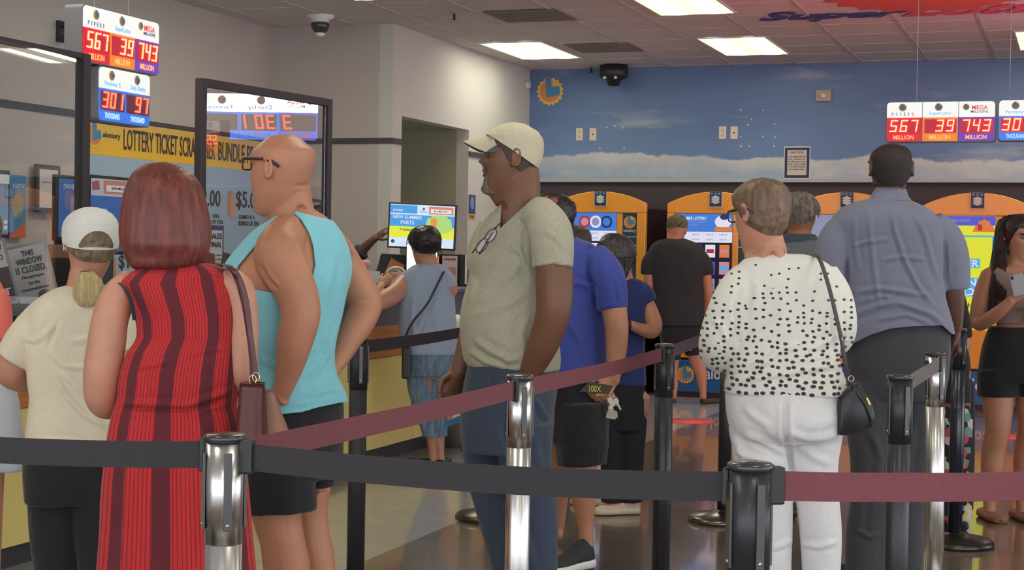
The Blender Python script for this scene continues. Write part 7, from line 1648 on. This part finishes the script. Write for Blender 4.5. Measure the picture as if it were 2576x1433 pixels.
p_.body.add(p_.inner([(r[0], r[1]+2, r[2]-2, r[3], 0) for r in pt_])); p_.body.add(p_.limb([(2605, 700, 0, 24), (2588, 800, 0, 22), (2580, 850, -.04, 18), (2574, 865, -.06, 14)])); p_.hand(p_.pt(2574, 864, -.06), -R0*.5-U0*.7, F0, .17, .6)
[p_.body.add(p_.limb([(x0, 940, 0, 34), (x0, 1150, 0, 24), (x0, fy-18, 0, 16)])) for x0 in (2640, 2700)]; p_.finish_body(); p_.patch('hair', brh, HAIRL, .012)
p_.cloth('shirt', [p_.loft(pt_), p_.cut([(2608, 700, 0, 30), (2590, 790, 0, 30), (2584, 850, 0, 26)]), p_.cut([(2582, 900, .05, 16), (2580, 950, .05, 18), (2584, 1000, .05, 14)])], mat('butter_cloth', (222, 214, 160), .85), vox=.008, post=wrinkle(.005, 7))
p_.cloth('trousers', [p_.loft([(950, 2604, 2728, .65, 0), (1040, 2608, 2724, .65, 0)])]+[p_.cut([(x0, 1010, 0, 34), (x0, fy-20, 0, 24)]) for x0 in (2638, 2698)], blackcl, vox=.009)
for x0 in (2640, 2700): p_.shoe(p_.pt(x0, 900, -.05), F0, .26, mat('shoe_black', (30, 30, 32)), None)
p_.root.location += R0*.085
q_ = Fig(7.75, 2380, 'person in floral trousers and a long black jacket behind the navy queue post', sk_tan, -10, vox=.008)
fy = gpy(q_, 2380); q_.head(2330, 600, 0); q_.body.add(q_.limb([(2335, 630, 0, 26), (2342, 670, 0, 30)])); qt = [(672, 2310, 2385, .6, 0), (695, 2290, 2408, .55, 0), (780, 2292, 2412, .6, 0), (900, 2300, 2436, .62, 0), (1010, 2320, 2440, .62, 0)]
q_.body.add(q_.inner([(r[0], r[1]+2, r[2]-2, r[3], 0) for r in qt])); q_.body.add(q_.limb([(2400, 740, 0, 20), (2416, 810, -.02, 18), (2424, 870, -.03, 15), (2428, 915, -.03, 11)])); q_.hand(q_.pt(2428, 915, -.03), -U0*.95+R0*.05, -R0, .16, .5)
[q_.body.add(q_.limb([(x0, 1000, 0, 30), (x0, 1150, 0, 24), (x0, fy-18, 0, 15)])) for x0 in (2375, 2420)]; q_.finish_body(); q_.patch('hair', blk, HAIRL, .012)
flo = NT('floral_print'); vv = flo.n('ShaderNodeTexVoronoi', i_Vector=flo.co(), i_Scale=26.0); flo.set(Base_Color=flo.ramp(flo.n('ShaderNodeSeparateColor', i_0=vv.outputs['Color']).outputs[0], [(.0, (34, 32, 40)), (.4, (196, 186, 180)), (.6, (176, 84, 84)), (.75, (110, 140, 140)), (.9, (200, 180, 110))]), Roughness=.85)
flo.t.nodes['Color Ramp'].color_ramp.interpolation = 'CONSTANT'
q_.cloth('jacket', [q_.loft(qt), q_.cut([(2398, 740, 0, 26), (2415, 810, -.02, 24), (2420, 850, -.03, 20)])], blackcl, vox=.008, post=wrinkle(.005, 7))
q_.cloth('jacket_tail', [q_.limb([(2432, 960, 0, 18), (2436, 1100, 0, 17), (2436, 1280, 0, 13)])], blackcl, vox=.008)
q_.cloth('trousers', [q_.loft([(1000, 2340, 2440, .62, 0), (1060, 2344, 2440, .62, 0)])]+[q_.cut([(x0, 1040, 0, 30), (x0, 1200, 0, 27), (x0, fy-20, 0, 26)]) for x0 in (2385, 2418)], flo.m, vox=.008)
for x0 in (2385, 2420): q_.shoe(q_.pt(x0, 900, -.06), F0, .24, mat('shoe_black', (30, 30, 32)), None)
